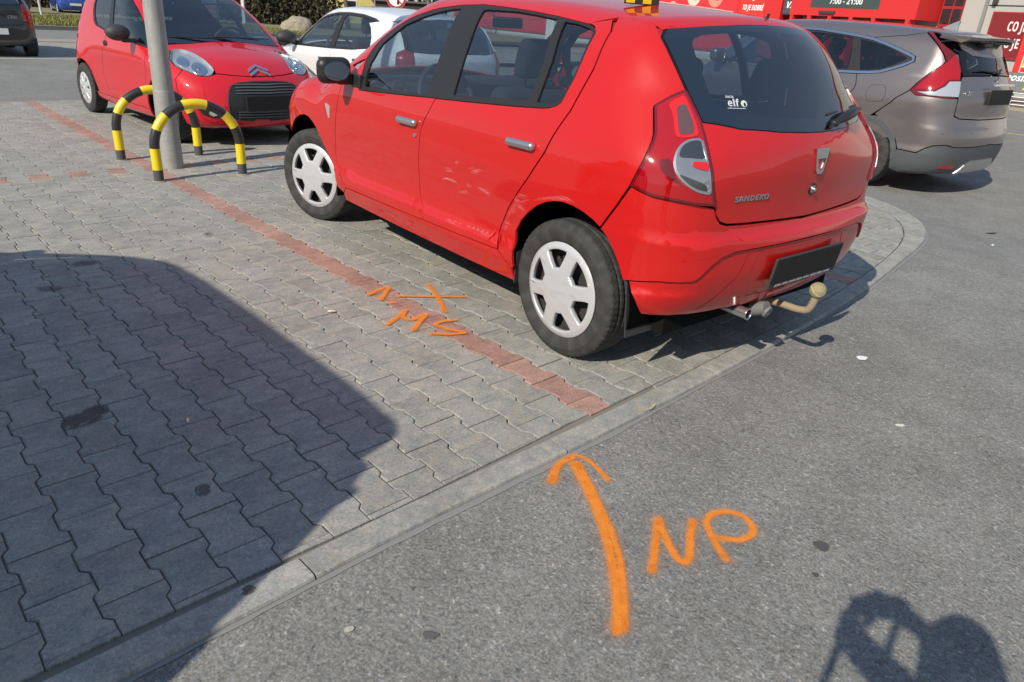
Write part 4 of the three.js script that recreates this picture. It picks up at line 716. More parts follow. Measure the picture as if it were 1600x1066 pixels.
  const place = (mesh, w, y, k) => { const q = REDH.hit(['rear'], [w, y]), n = REDH.N(q), N3 = V(n.x, n.y, -n.z); mesh.position.copy(onRear(w, y, k)); const z = N3, x = V(0, 1, 0).cross(z).normalize(), yy = z.clone().cross(x); mesh.quaternion.setFromRotationMatrix(new THREE.Matrix4().makeBasis(x, yy, z)); return mesh; };
  { const sh = new THREE.Shape(); const o = [[-.055, .058], [.055, .058], [.050, .03], [.030, -.045], [.018, -.058], [-.018, -.058], [-.030, -.045], [-.050, .03]]; o.forEach((p, i) => i ? sh.lineTo(...p) : sh.moveTo(...p));
    const h = new THREE.Path(); [[-.036, .012], [.036, .012], [.020, -.034], [.010, -.044], [-.010, -.044], [-.020, -.034]].forEach((p, i) => i ? h.lineTo(...p) : h.moveTo(...p)); sh.holes.push(h);
    const g = new THREE.ExtrudeGeometry(sh, { depth: 0.006, bevelEnabled: true, bevelThickness: 0.003, bevelSize: 0.003, bevelSegments: 2 });
    const b = place(part('badge', g, M.chrome, gate), 0.0, .933, 0.001);
    b.scale.setScalar(0.86); }
  place(part('gate_lock', [new THREE.CylinderGeometry(0.017, 0.019, 0.006, 20).rotateX(Math.PI / 2), new THREE.CylinderGeometry(0.008, 0.010, 0.014, 16).rotateX(Math.PI / 2).translate(0.002, 0, 0.006)], M.satin, gate), 0.0, .815, 0.002);
  place(part('lock_ring', new THREE.TorusGeometry(0.022, 0.004, 8, 24), M.trim, gate), 0.0, .815, 0.001);
  { const font = await new FontLoader().loadAsync('fonts/droid/droid_sans_bold.typeface.json');
    const g = new TextGeometry('SANDERO', { font, size: 0.022, depth: 0.003, curveSegments: 3 }); g.computeBoundingBox(); g.translate(-g.boundingBox.max.x / 2, -0.011, 0).scale(1.42, 1, 1);
    place(part('name_lettering', g, M.satin, gate), 0.405, .812, 0.001); globalThis.__font = font;
    const wht = std(lin(.6, .62, .62), .6);
    const st = [new TextGeometry('DACIA', { font, size: 0.012, depth: 0.0005, curveSegments: 2 }).translate(-0.055, 0.032, 0), new TextGeometry('elf', { font, size: 0.040, depth: 0.0005, curveSegments: 4 }).translate(-0.05, -0.015, 0)];
    const swirl = new THREE.Shape(); swirl.absarc(0.052, 0.001, 0.019, 0, Math.PI * 2); const hh = new THREE.Path(); hh.absellipse(0.056, -0.004, 0.008, 0.012, 0, Math.PI * 2); swirl.holes.push(hh);
    st.push(new THREE.ExtrudeGeometry(swirl, { depth: 0.0005, bevelEnabled: false, curveSegments: 14 }), box(0.11, 0.003, 0.0005, 0.0, -0.026, 0));
    place(part('window_sticker', st, wht, gate), 0.43, 1.148, 0.001).scale.setScalar(.74); }
  part('aerial', [rod([0, 0, 0], [0.006, 0.012, 0], 0.010, 0.007, 12).translate(-.22, 1.452, .02), rod([0, 0, 0], [-0.004, 0.022, 0], 0.006, 0.006, 10).translate(-.225, 1.455, .02)], M.trim, roof);
  { // wiper in its low shroud
    const a = onRear(-.12, 1.068, 0.012), e = onRear(-.50, 1.10, 0.02), q1 = onRear(-.22, 1.085, 0.032), q2 = onRear(-.36, 1.098, 0.03);
    const arm = new THREE.TubeGeometry(new THREE.CatmullRomCurve3([a, q1, q2, e]), 30, 1, 10); const p = arm.attributes.position;
    const cv = new THREE.CatmullRomCurve3([a, q1, q2, e]);
    for (let i = 0; i <= 30; i++) { const c = cv.getPointAt(i / 30), f = i / 30, r = 0.010 + 0.016 * Math.sin(Math.PI * Math.min(1, f * 1.25)) * (1 - f * 0.5); for (let j = 0; j <= 10; j++) { const k = i * 11 + j; p.setXYZ(k, c.x + (p.getX(k) - c.x) * r, c.y + (p.getY(k) - c.y) * r, c.z + (p.getZ(k) - c.z) * r); } }
    arm.computeVertexNormals();
    const hub = new THREE.SphereGeometry(0.02, 16, 12).scale(1, .8, 1).translate(a.x, a.y, a.z), tip = rod([a.x, a.y, a.z], [a.x - .01, a.y - .012, a.z - .045], 0.011, 0.007, 10);
    const b1 = onRear(-.10, 1.105, 0.006), b2 = onRear(-.50, 1.118, 0.008);
    part('rear_wiper', [arm, hub, tip, rod(b1.toArray(), b2.toArray(), 0.006, 0.006, 8)], M.trim, gate); }
  // mirrors
  both((m, k) => {
    const sh = new RoundedBoxGeometry(0.10, 0.145, 0.205, 5, 0.048); const p = sh.attributes.position;
    for (let i = 0; i < p.count; i++) { const x = p.getX(i); if (x > 0) { p.setY(i, p.getY(i) * (1 - x * 3.0)); p.setZ(i, p.getZ(i) * (1 - x * 2.4)); } }
    sh.computeVertexNormals(); sh.translate(1.905, 1.052, k * -.955);
    const mi = part('door_mirror', [sh, box(0.05, 0.05, 0.14, 1.90, 1.0, k * -.87, 0.015), box(0.11, 0.075, 0.03, 1.85, 1.0, k * -.835, 0.01)], M.trim, car);
    const gl2 = new THREE.ShapeGeometry((() => { const s = new THREE.Shape(); s.absellipse(0, 0, .078, .052, 0, Math.PI * 2); return s; })(), 24).rotateY(-Math.PI / 2);
    part('mirror_glass', gl2.translate(1.8545, 1.052, k * -.957), M.mirrorGlass, mi);
  });
  // wheels
  const mk = wheelMaker({ Rt: .311, width: .185, rimR: .216, cover: coverGeo(.216, 6, .098, .190, .74, .022, .30), capR: .038 });
  mk(car, [0, .309, .742], 0, 0.1); mk(car, [0, .309, -.742], 0, 1.1); mk(car, [2.58, .309, .740], R(19), 0.25); mk(car, [2.58, .309, -.740], R(19), 0.7);
  // mud flaps, exhaust, tow bar, hanging socket
  both((m, k) => {
    const flap = (s0, y0, y1, w0, w1, lean) => { const g = new RoundedBoxGeometry(0.006, y0 - y1, w0 - w1, 2, 0.002); g.rotateZ(lean); return g.translate(s0, (y0 + y1) / 2, k * -(w0 + w1) / 2); };
    part('mud_flap', flap(-.362, .47, .215, .80, .63, -0.12), M.plastic, car);
    part('mud_flap', flap(.318, .40, .24, .83, .70, 0.05), M.plastic, car);
  });
  part('exhaust', [new THREE.CylinderGeometry(0.024, 0.024, 0.3, 20, 1, true).rotateZ(Math.PI / 2).translate(-.45, .292, -.27), new THREE.TorusGeometry(0.024, 0.003, 8, 20).rotateY(Math.PI / 2).translate(-.60, .292, -.27)], M.satin, car);
  { const tow = part('tow_bar', [tube([[-.45, .27, 0], [-.60, .285, 0], [-.68, .288, 0], [-.72, .30, 0], [-.737, .335, 0], [-.743, .37, 0]], 0.0165, 30, 12)], std(lin(.30, .24, .16), .75, { bumpMap: grainTex, bumpScale: .003 }), car);
    const bt = dataTex(128, 128, (x, y) => { const n = (Math.sin(x * 12.9 + y * 78.2) * 43758.5) % 1, s = Math.abs(y - 64 - 20 * Math.sin(x / 128 * 6.283 * 2)) < 3 ? 45 : 0; return [cl(150 + n * 26 + s), cl(140 + n * 24 + s), cl(108 + n * 20 + s)]; }, true);
    part('ball_cover', new THREE.SphereGeometry(0.036, 32, 24).translate(-.745, .40, 0), std(0xffffff, .95, { map: bt, bumpMap: grainTex, bumpScale: .004 }), tow); 
    part('cross_beam', box(.05, .05, .6, -.36, .30, 0, .01), M.plastic, tow); }
  part('trailer_socket', [new THREE.CylinderGeometry(0.03, 0.034, 0.07, 16).rotateZ(1.2).translate(-.575, .285, -.14), new THREE.CylinderGeometry(0.026, 0.03, 0.012, 16).rotateZ(1.9).translate(-.612, .278, -.135)], std(lin(.16, .16, .155), .7), car);
  // cabin
  part('floor_pan', [box(3.2, .05, 1.4, 1.40, .24, 0), box(.06, .45, 1.3, -.42, .45, 0), box(.4, .1, 1.45, -.2, .62, 0), box(.35, .06, 1.2, -.3, .62, 0)], M.liner, car);
  part('firewall', [box(.06, .65, 1.45, 2.25, .6, 0), box(.5, .1, 1.2, 2.7, .3, 0)], M.liner, car);
  part('dashboard', [box(.42, .22, 1.42, 1.98, .90, 0, .08), box(.3, .4, .3, 1.8, .62, 0, .05), new THREE.TorusGeometry(.045, .009, 8, 24).rotateY(Math.PI / 2).translate(1.77, .96, -.60), new THREE.TorusGeometry(.045, .009, 8, 24).rotateY(Math.PI / 2).translate(1.77, .96, .60)], M.dash, car);
  part('steering_wheel', [new THREE.TorusGeometry(.185, .016, 10, 36).rotateY(Math.PI / 2).rotateZ(-.4).translate(1.62, .93, -.36), box(.03, .05, .34, 1.64, .92, -.36, .01), rod([1.66, .92, -.36], [1.85, .85, -.36], .03, .03)], M.plastic, car);
  for (const w of [.36, -.36]) part('front_seat', seat(1.18, w), M.cloth, car);
  part('rear_seat', [...seat(.33, .36, .3, .62), ...seat(.33, -.36, .3, .62)], M.cloth, car);
  part('parcel_shelf', box(.42, .02, 1.15, -.19, .95, 0, .005), M.lining, car);
  part('rear_view_mirror', box(.03, .06, .22, 1.52, 1.36, 0, .012), M.trim, car);
  // chequered marker lying against the roof
  car.updateMatrixWorld(true);
  const q = REDH.hit(['top'], [.17, .34]), at = car.localToWorld(V(q[0], q[1] + .002, -q[2]));
  const mk2 = thing('roof_marker', 'small yellow and black chequered marker standing on the roof of the front red hatchback', 'marker', at.toArray(), headingTurn(40.3237) + R(75));
  part('block', box(.17, .10, .02, 0, .05, 0, .003), std(lin(.03, .03, .03), .6), mk2);
  for (let i = 0; i < 4; i++) for (let j = 0; j < 2; j++) if ((i + j) % 2) for (const z of [-1, 1]) part('yellow_square', box(.042, .046, .002, -.063 + i * .042, .027 + j * .046, z * .0108), hoopYellowEarly, mk2);
}

// ---------------------------------------------------------------- the other cars
const archPts = (sc, yc, r, a0, a1, n = 12) => Array.from({ length: n + 1 }, (_, i) => { const a = R(a0 + (a1 - a0) * i / n); return [sc + Math.cos(a) * r, yc + Math.sin(a) * r, .85]; });
const lift = l => l.map(p => p.length === 2 ? [p[0], p[1], .8] : p);
function cabin(car, b, o) {
  part('floor_pan', [box(o.front - o.rear - .5, .05, o.hw * 1.7, (o.front + o.rear) / 2, .25, 0), box(.05, .5, o.hw * 1.5, o.rear + .28, .5, 0), box(.06, .6, o.hw * 1.6, o.cowl, .55, 0)], M.liner, car);
  part('dashboard', box(.4, .2, o.hw * 1.6, o.cowl - .28, o.beltY - .08, 0, .07), M.dash, car);
  part('steering_wheel', new THREE.TorusGeometry(.18, .016, 8, 28).rotateY(Math.PI / 2).rotateZ(-.4).translate(o.cowl - .62, o.beltY - .02, -.36), M.plastic, car);
  for (const w of [.36, -.36]) { const m = part('front_seat', seat(o.seatS, w, .25, .46), M.cloth, car); m.position.y = o.seatY ?? 0; }
  if (o.rearSeatS !== undefined) { const m = part('rear_seat', [...seat(o.rearSeatS, .33, .3, .58), ...seat(o.rearSeatS, -.33, .3, .58)], M.cloth, car); m.position.y = o.seatY ?? 0; }
}
// a whole car from an implicit body and a few feature lines, for the cars further away
function plainCar(b, o, paint, name, label, pos, heading, group, extra) {
  const car = thing(name, label, o.category ?? 'car', pos, headingTurn(heading), group);
  const P = (nm, loop, mat, parent, q = {}) => part(nm, b.panel(lift(loop), { maxE: .08, ...q }), mat, parent);
  const { belt, dloTop, A, B, Cc, sill, wb, hubY, archR: ar, ws, rg } = o;   // ws: windscreen half loop edges, rg: rear glass
  const arcF = archPts(wb, hubY, ar, -8, 188), arcR = archPts(0, hubY, ar, -8, 188);
  const beltAt = s => { for (let i = 0; i < belt.length - 1; i++) { const [a, b2] = [belt[i], belt[i + 1]]; if (s <= a[0] && s >= b2[0]) return a[1] + (b2[1] - a[1]) * (a[0] - s) / (a[0] - b2[0]); } return s > belt[0][0] ? belt[0][1] : belt[belt.length - 1][1]; };
  const bel = (s0, s1) => [[s0, beltAt(s0)], ...belt.filter(p => p[0] < s0 - .001 && p[0] > s1 + .001), [s1, beltAt(s1)]];
  const first = belt[0], last = belt[belt.length - 1];
  // roof and pillars, seen from above
  const up = dloTop.map(p => b.hit(['side'], p));
  const roofHalf = [...ws.top, ...rev(ws.side), [ws.base[0], ws.base[1], ws.base[2]], ...up.slice(1), ...rg.corner, ...rg.topEdge];
  const roof = P('roof', sym(roofHalf), paint, car, { mode: ['top'] });
  P('windscreen', sym([...ws.top, ...rev(ws.side), ...ws.bottom]), M.glass, car, { mode: ['top'], off: -.004, rim: 0 });
  P('bonnet', sym([...rev(ws.bottom).map(([s, y, w]) => [s + .015, y, w]), [ws.base[0] + .01, ws.base[1], ws.base[2] - .01], ...o.bonnet]), paint, car, { mode: ['top'] });
  const fb = P('front_bumper', sym(o.frontLoop), paint, car, { mode: ['cylF', wb * .6] });
  P('grille', sym(o.grille), M.trim, fb, { mode: ['cylF', wb * .6], off: .006 });
  for (const m of [false, true]) {
    const q = { mirror: m };
    P('headlamp', o.head, M.lensClear, car, { mode: ['cylF', wb * .6], off: .005, mirror: m, round: 2 });
    P('front_wing', [[A, first[1] + .02], ...o.wingTop, ...arcF, [A - .02, sill]], paint, car, q);
    const fd = P('front_door', [[A, first[1] + .02], [A - .02, sill], [B + .03, sill], [B, beltAt(B)], ...rev(bel(first[0], B)).slice(1)], paint, car, q);
    const doors = [[fd, B + .18]];
    if (Cc !== undefined) { const rd = P('rear_door', [[B, beltAt(B)], [B + .03, sill], [ar + .10, sill], [ar + .07, hubY + .10], [ar * .72, hubY + ar * .80], [Cc, beltAt(Cc) - .2], [Cc, beltAt(Cc)], ...rev(bel(B, Cc)).slice(1, -1)], paint, car, q); doors.push([rd, Cc + .22]); }
    const qc = Cc ?? B;
    const qFront = Cc !== undefined ? [[Cc, beltAt(Cc)], [Cc, beltAt(Cc) - .2], [ar * .72, hubY + ar * .80], [ar + .07, hubY + .10], [ar + .10, sill]] : [[B, beltAt(B)], [B + .03, sill]];
    P('rear_quarter', [...qFront, ...arcR, ...o.bumperCut, ...o.tail.slice(1, o.tailFront), ...o.cPillar.slice(1), ...rev(o.dloRear), ...rev(bel(qc, last[0])).slice(0, -1)], paint, car, { mode: ['cyl', 1.5], mirror: m });
    P('sill', [[wb - ar - .02, sill - .003], [ar + .10, sill - .003], [ar + .08, sill - .09], [wb - ar, sill - .09]], o.sillMat ?? paint, car, q);
    P('window_frame', [...belt, ...o.dloRear.slice(1), ...rev(dloTop).slice(0, -1)], M.trim, car, { mirror: m, off: -.003, holes: o.glass.map(lift) });
    o.glass.forEach((g, i) => P(['front_window', 'rear_window', 'quarter_window'][i], g, o.glassMat?.[i] ?? M.glass, i && doors[1] ? doors[1][0] : fd, { mirror: m, off: -.009, rim: 0, inset: 0 }));
    for (const [d, hs] of doors) { const w = b.hit(['side'], [hs, beltAt(hs) - .12])[2]; part('door_handle', new RoundedBoxGeometry(.17, .03, .03, 3, .012).translate(hs, beltAt(hs) - .12, (m ? 1 : -1) * (w + .018)), o.handleMat ?? paint, d); }
    P('tail_lamp', o.tail, M.lensRed, car, { mode: ['cyl', .3], mirror: m, off: .004, maxE: .05 });
    part('wheel_housing', [...archLiner(0, hubY, ar + .01, o.hw - .03, o.hw - .3, -.05, Math.PI + .05), ...archLiner(wb, hubY, ar + .01, o.hw - .03, o.hw - .3, -.05, Math.PI + .05)], M.liner, car);
    const k = m ? 1 : -1, mw = b.hit(['side'], [first[0] - .02, first[1] + .05])[2];
    const sh = new RoundedBoxGeometry(.12, .14, .2, 4, .05); const mi = part('door_mirror', [sh.translate(first[0] - .02, first[1] + .09, k * (mw + .12)), box(.05, .05, .12, first[0] - .02, first[1] + .03, k * (mw + .02), .015)], o.mirrorMat ?? M.plastic, car);
    part('mirror_glass', new THREE.CircleGeometry(.055, 20).scale(1.35, 1, 1).rotateY(-Math.PI / 2).translate(first[0] - .0825, first[1] + .09, k * (mw + .12)), M.mirrorGlass, mi);
  }
  const gate = P('tailgate', sym(o.gate), paint, car, { mode: ['rear'] });
  P('rear_window', sym(o.rearGlass), o.rearGlassMat ?? M.rearGlass, gate, { mode: ['rear'], off: -.003, rim: .003 });
  const rb = P('rear_bumper', sym(o.rearBumper), o.bumperMat ?? paint, car, { mode: ['cyl', .4] });
  { const q = b.hit(['rear'], [0, o.plateY]), g = new THREE.Group(); g.name = 'number_plate'; rb.add(g); g.position.set(q[0] - .010, o.plateY, 0); g.rotation.y = -Math.PI / 2; part('plate_face', box(.52, .112, .004), o.plateMat ?? M.plateWhite, g); part('plate_holder', box(.54, .13, .008, 0, 0, -.006), M.plastic, g); }
  const mk = o.wheel; for (const [s, w, st] of [[0, 1, 0], [0, -1, 1], [wb, 1, 0], [wb, -1, 0]]) mk(car, [s, hubY, w * (o.hw - .115)], 0, s + st);
  cabin(car, b, { front: o.front, rear: o.rear, hw: o.hw, cowl: o.cowl, beltY: first[1], seatS: o.seatS, rearSeatS: o.rearSeatS, seatY: o.seatY });
  if (extra) extra(car, P, { gate, roof, rb, fb });
  return car;
}
const smallWheel = wheelMaker({ Rt: .285, width: .165, rimR: .182, cover: coverGeo(.182, 8, .07, .155, .5, .012, .2), capR: .03 });
const midWheel = wheelMaker({ Rt: .312, width: .195, rimR: .205, cover: coverGeo(.205, 5, .07, .18, .62, .010, .1), capR: .03 });
const bigWheel = wheelMaker({ Rt: .345, width: .225, rimR: .22, cover: coverGeo(.22, 10, .07, .2, .5, .010, .1), capR: .034 });

// ---- small red three-door car that faces the hatchback
const SMALL = new Body({
  Wp: [[-.5, .68], [-.2, .735], [0, .76], [.6, .792], [1.5, .81], [2.2, .80], [2.6, .775], [2.9, .73], [3.1, .67]],
  Wv: [[.12, -.08], [.2, -.04], [.3, -.01], [.42, 0], [.6, -.004], [.75, 0], [.85, -.008], [.95, -.028], [1.05, -.058], [1.2, -.12], [1.35, -.195], [1.45, -.25], [1.6, -.35]],
  bulge: [[0, .58, .36, .22, .052], [2.34, .58, .36, .25, .022]],
  T: [[-.45, 1.36], [-.2, 1.415], [.2, 1.45], [.7, 1.465], [1.1, 1.455], [1.35, 1.425], [1.5, 1.385], [1.7, 1.285], [2.0, 1.10], [2.22, .97], [2.30, .935], [2.5, .885], [2.7, .815], [2.85, .74], [2.95, .67], [3.05, .58]],
  cr: [[-.6, .14], [1.3, .14], [1.6, .24], [2.2, .24], [2.4, .18], [3.1, .2]],
  R: [[.12, -.25], [.25, -.33], [.4, -.375], [.55, -.38], [.7, -.37], [.9, -.36], [1.0, -.34], [1.2, -.26], [1.35, -.19], [1.6, -.1]], cR: [[.1, .25], [1, .3], [1.5, .4]],
  Fr: [[.12, 2.85], [.2, 2.97], [.3, 3.03], [.42, 3.06], [.55, 3.055], [.65, 3.02], [.75, 2.96], [.9, 2.88]], cF: [[.1, .40], [.5, .42], [.8, .48]],
  B: [[-.5, .22], [-.2, .2], [.4, .19], [2, .18], [3.1, .19]], kr: [[.1, .24], [1.1, .2], [1.4, .12]], kst: .14, kf: .26, ct: .85,
});
{
  const b = SMALL, paint = M.pinkRed;
  const car = thing('small_red_car', 'small red three-door car with oval headlamps and black grille, facing the striped hoops', 'car', [-4.86, 0, -9.58], headingTurn(227.5));
  const P = (nm, loop, mat, parent, q = {}) => part(nm, b.panel(loop, q), mat, parent);
  const dlo = D1.dlo, headR = D1.headR;
  const wsSide = [[2.12, .93, .655], [2.0, .995, .645], [1.8, 1.134, .605], [1.6, 1.255, .57], [1.46, 1.34, .53]];
  const wsTop = [[1.36, 1.42, 0], [1.37, 1.41, .25], [1.41, 1.38, .45]];
  const dloUp = rev(dlo.slice(10));                               // from the roof down the A pillar
  const roof = P('roof', sym([...wsTop, ...rev(wsSide), [2.17, .89, .70], ...dlo.slice(10), [1.1, 1.37, .575], [.75, 1.38, .57], [.5, 1.36, .58], [.40, 1.32, .60], [.2, 1.36, .56], [-.02, 1.34, .53], [-.13, 1.33, .45], [-.16, 1.36, .3], [-.18, 1.385, 0]]), paint, car, { mode: ['top'] });
  P('headliner', sym([[1.34, 1.4, 0], [1.4, 1.38, .4], [.9, 1.36, .5], [.1, 1.36, .48], [-.1, 1.3, .4], [-.12, 1.36, 0]]), M.headliner, roof, { mode: ['top'], off: -.04, rim: 0, maxE: .15 });
  P('windscreen', sym([...wsTop.map(([s, y, w]) => [s + .006, y, w]), ...rev(wsSide).map(([s, y, w]) => [s, y, w - .005]), [2.21, .94, .40], [2.235, .968, 0]]), M.glass, car, { mode: ['top'], off: -.004, rim: .004 });
  P('windscreen_border', sym([[2.14, .97, 0], [2.12, .95, .35], [2.05, .95, .60], [1.8, 1.13, .585], [1.46, 1.34, .50], [1.46, 1.34, .528], [1.8, 1.134, .602], [2.0, .995, .64], [2.118, .93, .652], [2.21, .94, .40], [2.235, .968, 0]]), M.frit, car, { mode: ['top'], off: -.008, rim: 0 });
  const hl = [[2.795, .703, .42], [2.852, .689, .276], [2.883, .682, .13], [2.888, .681, 0]];
  const bonnet = P('bonnet', sym([[2.245, .968, 0], [2.22, .94, .40], [2.14, .915, .655], [2.235, .883, .645], [2.27, .885, .52], [2.335, .88, .482], [2.435, .863, .462], [2.562, .83, .444], [2.636, .803, .428], [2.721, .758, .413], [2.767, .725, .415], ...hl]), paint, car, { mode: ['top'] });
  const headLow = [[2.801, .686, .459], [2.795, .672, .517], [2.76, .677, .578], [2.706, .697, .629], [2.638, .721, .674]];
  const arcF = archPts(2.34, .285, .335, -10, 185), arcR = archPts(.05, .285, .345, -8, 186);
  const bumper = P('front_bumper', sym([[2.89, .675, 0], ...rev(hl).slice(1).map(([s, y, w]) => [s, y - .006, w]), ...headLow, [2.63, .64, .75], [2.675, .5, .76], [2.685, .36, .76], [2.70, .22, .72], [2.95, .195, .4], [2.98, .195, 0]]), paint, car, { mode: ['cylF', 1.2] });
  // radiator opening with bars
  const gr = [[2.94, .624, 0], [2.935, .622, .16], [2.925, .614, .27], [2.928, .596, .325], [2.945, .552, .368], [2.975, .46, .398], [2.98, .40, .402], [2.98, .335, .39], [2.985, .292, .33], [3.0, .28, .16], [3.0, .278, 0]];
  const gril = P('grille', sym(gr), M.trim, bumper, { mode: ['cylF', 1.2], off: .007, rim: .02 });
  P('grille_rim', sym([[2.94, .638, 0], ...gr.slice(1).map(([s, y, w]) => { const a = Math.atan2(y - .45, w / 1.1); return [s, y + Math.sin(a) * .014, w + Math.cos(a) * .014]; }), ...rev(gr)].slice(0, -1)), M.plastic, bumper, { mode: ['cylF', 1.2], off: .011, rim: .012, inset: 0 });
  for (const y of [.60, .575, .55, .525, .36, .335, .31]) P('grille_bar', sym([[2.95, y + .006, 0], [2.95, y + .006, .31], [2.95, y - .004, .315], [2.95, y - .006, 0]]), M.greyPlastic, gril, { mode: ['cylF', 1.2], off: .016, rim: .008, inset: 0 });
  { const q = b.hit(['front'], [0, .435]), g = new THREE.Group(); g.name = 'number_plate'; bumper.add(g); g.position.set(q[0] + .022, .44, -.015); g.rotation.y = Math.PI / 2; part('plate_face', box(.53, .13, .006), M.plateBlack, g); part('plate_holder', box(.55, .15, .006, 0, 0, -.007), M.plastic, g); }
  { const mk2 = (y0) => { const pts = [[-.105, -.052], [0, .022], [.105, -.052], [.105, -.026], [0, .048], [-.105, -.026]]; const sh = new THREE.Shape(); pts.forEach((p, i) => i ? sh.lineTo(p[0], p[1] + y0) : sh.moveTo(p[0], p[1] + y0)); return new THREE.ExtrudeGeometry(sh, { depth: .006, bevelEnabled: true, bevelThickness: .004, bevelSize: .003, bevelSegments: 2 }); };
    const q = b.hit(['top'], [2.835, 0]), n = b.N(q); const bd = part('badge', [mk2(.03), mk2(-.028)], M.chrome, bonnet); bd.position.set(q[0] + n.x * .004, q[1] + n.y * .004, 0);
    const z = V(n.x, n.y, 0), x = V(0, 0, -1), y = z.clone().cross(x); bd.quaternion.setFromRotationMatrix(new THREE.Matrix4().makeBasis(x, y, z)); }
  for (const m of [false, true]) {
    const k = m ? 1 : -1;
    const lamp = P('headlamp', headR, M.lampGlass, car, { mode: ['cylF', 1.2], mirror: m, off: .005, rim: 0, round: 1, maxE: .03 });
    P('lamp_housing', headR, M.lampHousing, lamp, { mode: ['cylF', 1.2], mirror: m, off: -.022, rim: -.026, round: 1, maxE: .03, inset: .004 });
    const cen = [2.60, .775, .56], ring = (rx, ry, c = cen) => Array.from({ length: 20 }, (_, i) => { const a = i / 20 * 6.283; return [c[0] - Math.sin(a) * rx * .3, c[1] + Math.sin(a) * ry, c[2] + Math.cos(a) * rx]; });
    P('lamp_reflector', ring(.070, .050, [2.68, .745, .535]), M.chrome, lamp, { mode: ['cylF', 1.2], mirror: m, off: -.008, rim: .012, inset: 0, maxE: .02 });
    P('lamp_bulb', ring(.020, .015, [2.68, .745, .535]), M.bowl, lamp, { mode: ['cylF', 1.2], mirror: m, off: -.003, rim: .006, inset: 0, maxE: .02 });
    P('lamp_reflector', ring(.060, .040, [2.50, .80, .61]), M.chrome, lamp, { mode: ['cylF', 1.2], mirror: m, off: -.010, rim: .010, inset: 0, maxE: .02 });
    P('fog_lamp_slot', D1.fog, M.trim, bumper, { mode: ['cylF', 1.2], mirror: m, off: .005, rim: .01, round: 2 });
    P('fog_lamp', ring(.04, .025, [2.90, .345, .535]), M.lensClear, bumper, { mode: ['cylF', 1.2], mirror: m, off: .009, rim: .004, inset: 0, maxE: .02 });
    const wing = P('front_wing', [[2.08, .875, .77], [2.17, .878, .70], [2.235, .876, .65], [2.45, .80, .712], [2.54, .758, .715], [2.638, .718, .68], [2.63, .64, .75], [2.675, .5, .76], ...arcF, [1.99, .285, .8], [2.02, .5, .8], [2.07, .7, .8]], paint, car, { mirror: m });
    P('side_repeater', ring(.001, .016, [2.178, .77, .79]).map(([s, y], i) => [2.178 + Math.cos(i / 20 * 6.283) * .022, y, .79]), M.lensClear, wing, { mirror: m, off: .004, rim: .004, inset: 0, maxE: .02 });
    const door = P('door', [[2.08, .875, .77], [2.07, .7, .8], [2.02, .5, .8], [1.99, .285, .8], [1.0, .285, .79], ...rev(D1.doorR.slice(0, 6)), ...dlo.slice(7, 10)], paint, car, { mirror: m });
    P('door_lining', [[2.0, .84, .8], [1.98, .35, .8], [1.0, .35, .8], [1.1, .93, .8]], M.lining, door, { mirror: m, off: -.06, rim: 0, maxE: .2 });
    P('window_frame', dlo, M.trim, car, { mirror: m, off: -.003, holes: [D1.gq, D1.gd] });
    P('door_window', D1.gd, M.glass, door, { mirror: m, off: -.009, rim: 0, inset: 0 });
    const quarter = P('rear_quarter', [...D1.doorR.slice(0, 6), [1.0, .285, .79], [.42, .285, .78], ...arcR, [-.3, .3, .7], [-.36, .55, .6], [-.35, .9, .58], [-.28, 1.1, .55], [-.13, 1.33, .45], [-.02, 1.34, .53], [.2, 1.36, .56], [.40, 1.32, .60], ...dlo.slice(1, 7)], paint, car, { mode: ['cyl', 1.7], mirror: m });
    P('quarter_window', D1.gq, M.glass, quarter, { mirror: m, off: -.009, rim: 0, inset: 0 });
    P('sill', [[1.99, .283, .8], [.42, .283, .79], [.40, .20, .78], [2.0, .20, .79]], paint, car, { mirror: m });
    P('tail_lamp', [[-.28, 1.15, .6], [-.2, 1.15, .66], [-.22, .8, .68], [-.3, .72, .66], [-.34, .8, .6]], M.lensRed, car, { mode: ['cyl', .4], mirror: m, off: .006 });
    { const w = b.hit(['side'], [1.0, .85])[2]; part('door_handle', new THREE.SphereGeometry(.05, 16, 12).scale(1, .6, .3).translate(1.0, .85, k * (w + .004)), M.trim, door); part('door_lock', new THREE.CylinderGeometry(.011, .011, .01, 14).rotateX(Math.PI / 2).translate(.975, .755, k * (b.hit(['side'], [.975, .755])[2] + .003)), M.chrome, door); }
    const mw = b.hit(['side'], [1.78, .95])[2]; const sh = new THREE.SphereGeometry(.1, 24, 16).scale(.85, .78, 1.18); const mp = sh.attributes.position; for (let i = 0; i < mp.count; i++) if (mp.getX(i) < -.045) mp.setX(i, -.045); sh.computeVertexNormals();
    const mir2 = part('door_mirror', [sh.translate(1.80, 1.0, k * (mw + .15)), box(.06, .04, .16, 1.83, .93, k * (mw + .05), .015)], M.plastic, car);
    part('mirror_glass', new THREE.CircleGeometry(.062, 20).scale(1.3, 1, 1).rotateY(-Math.PI / 2).translate(1.7535, 1.0, k * (mw + .15)), M.mirrorGlass, mir2);
    part('wheel_housing', [...archLiner(.05, .285, .355, .74, .5, -.05, Math.PI + .05), ...archLiner(2.34, .285, .345, .77, .5, -.05, Math.PI + .05)], M.liner, car);
  }
  const gate = P('tailgate', sym([[0, 1.385, 0], [0, 1.36, .3], [0, 1.33, .44], [0, 1.1, .55], [0, .9, .58], [0, .6, .56], [0, .55, 0]]), M.frit, car, { mode: ['rear'], maxE: .06, holes: [sym([[0, 1.33, 0], [0, 1.32, .3], [0, 1.28, .40], [0, 1.0, .50], [0, .98, 0]])] });
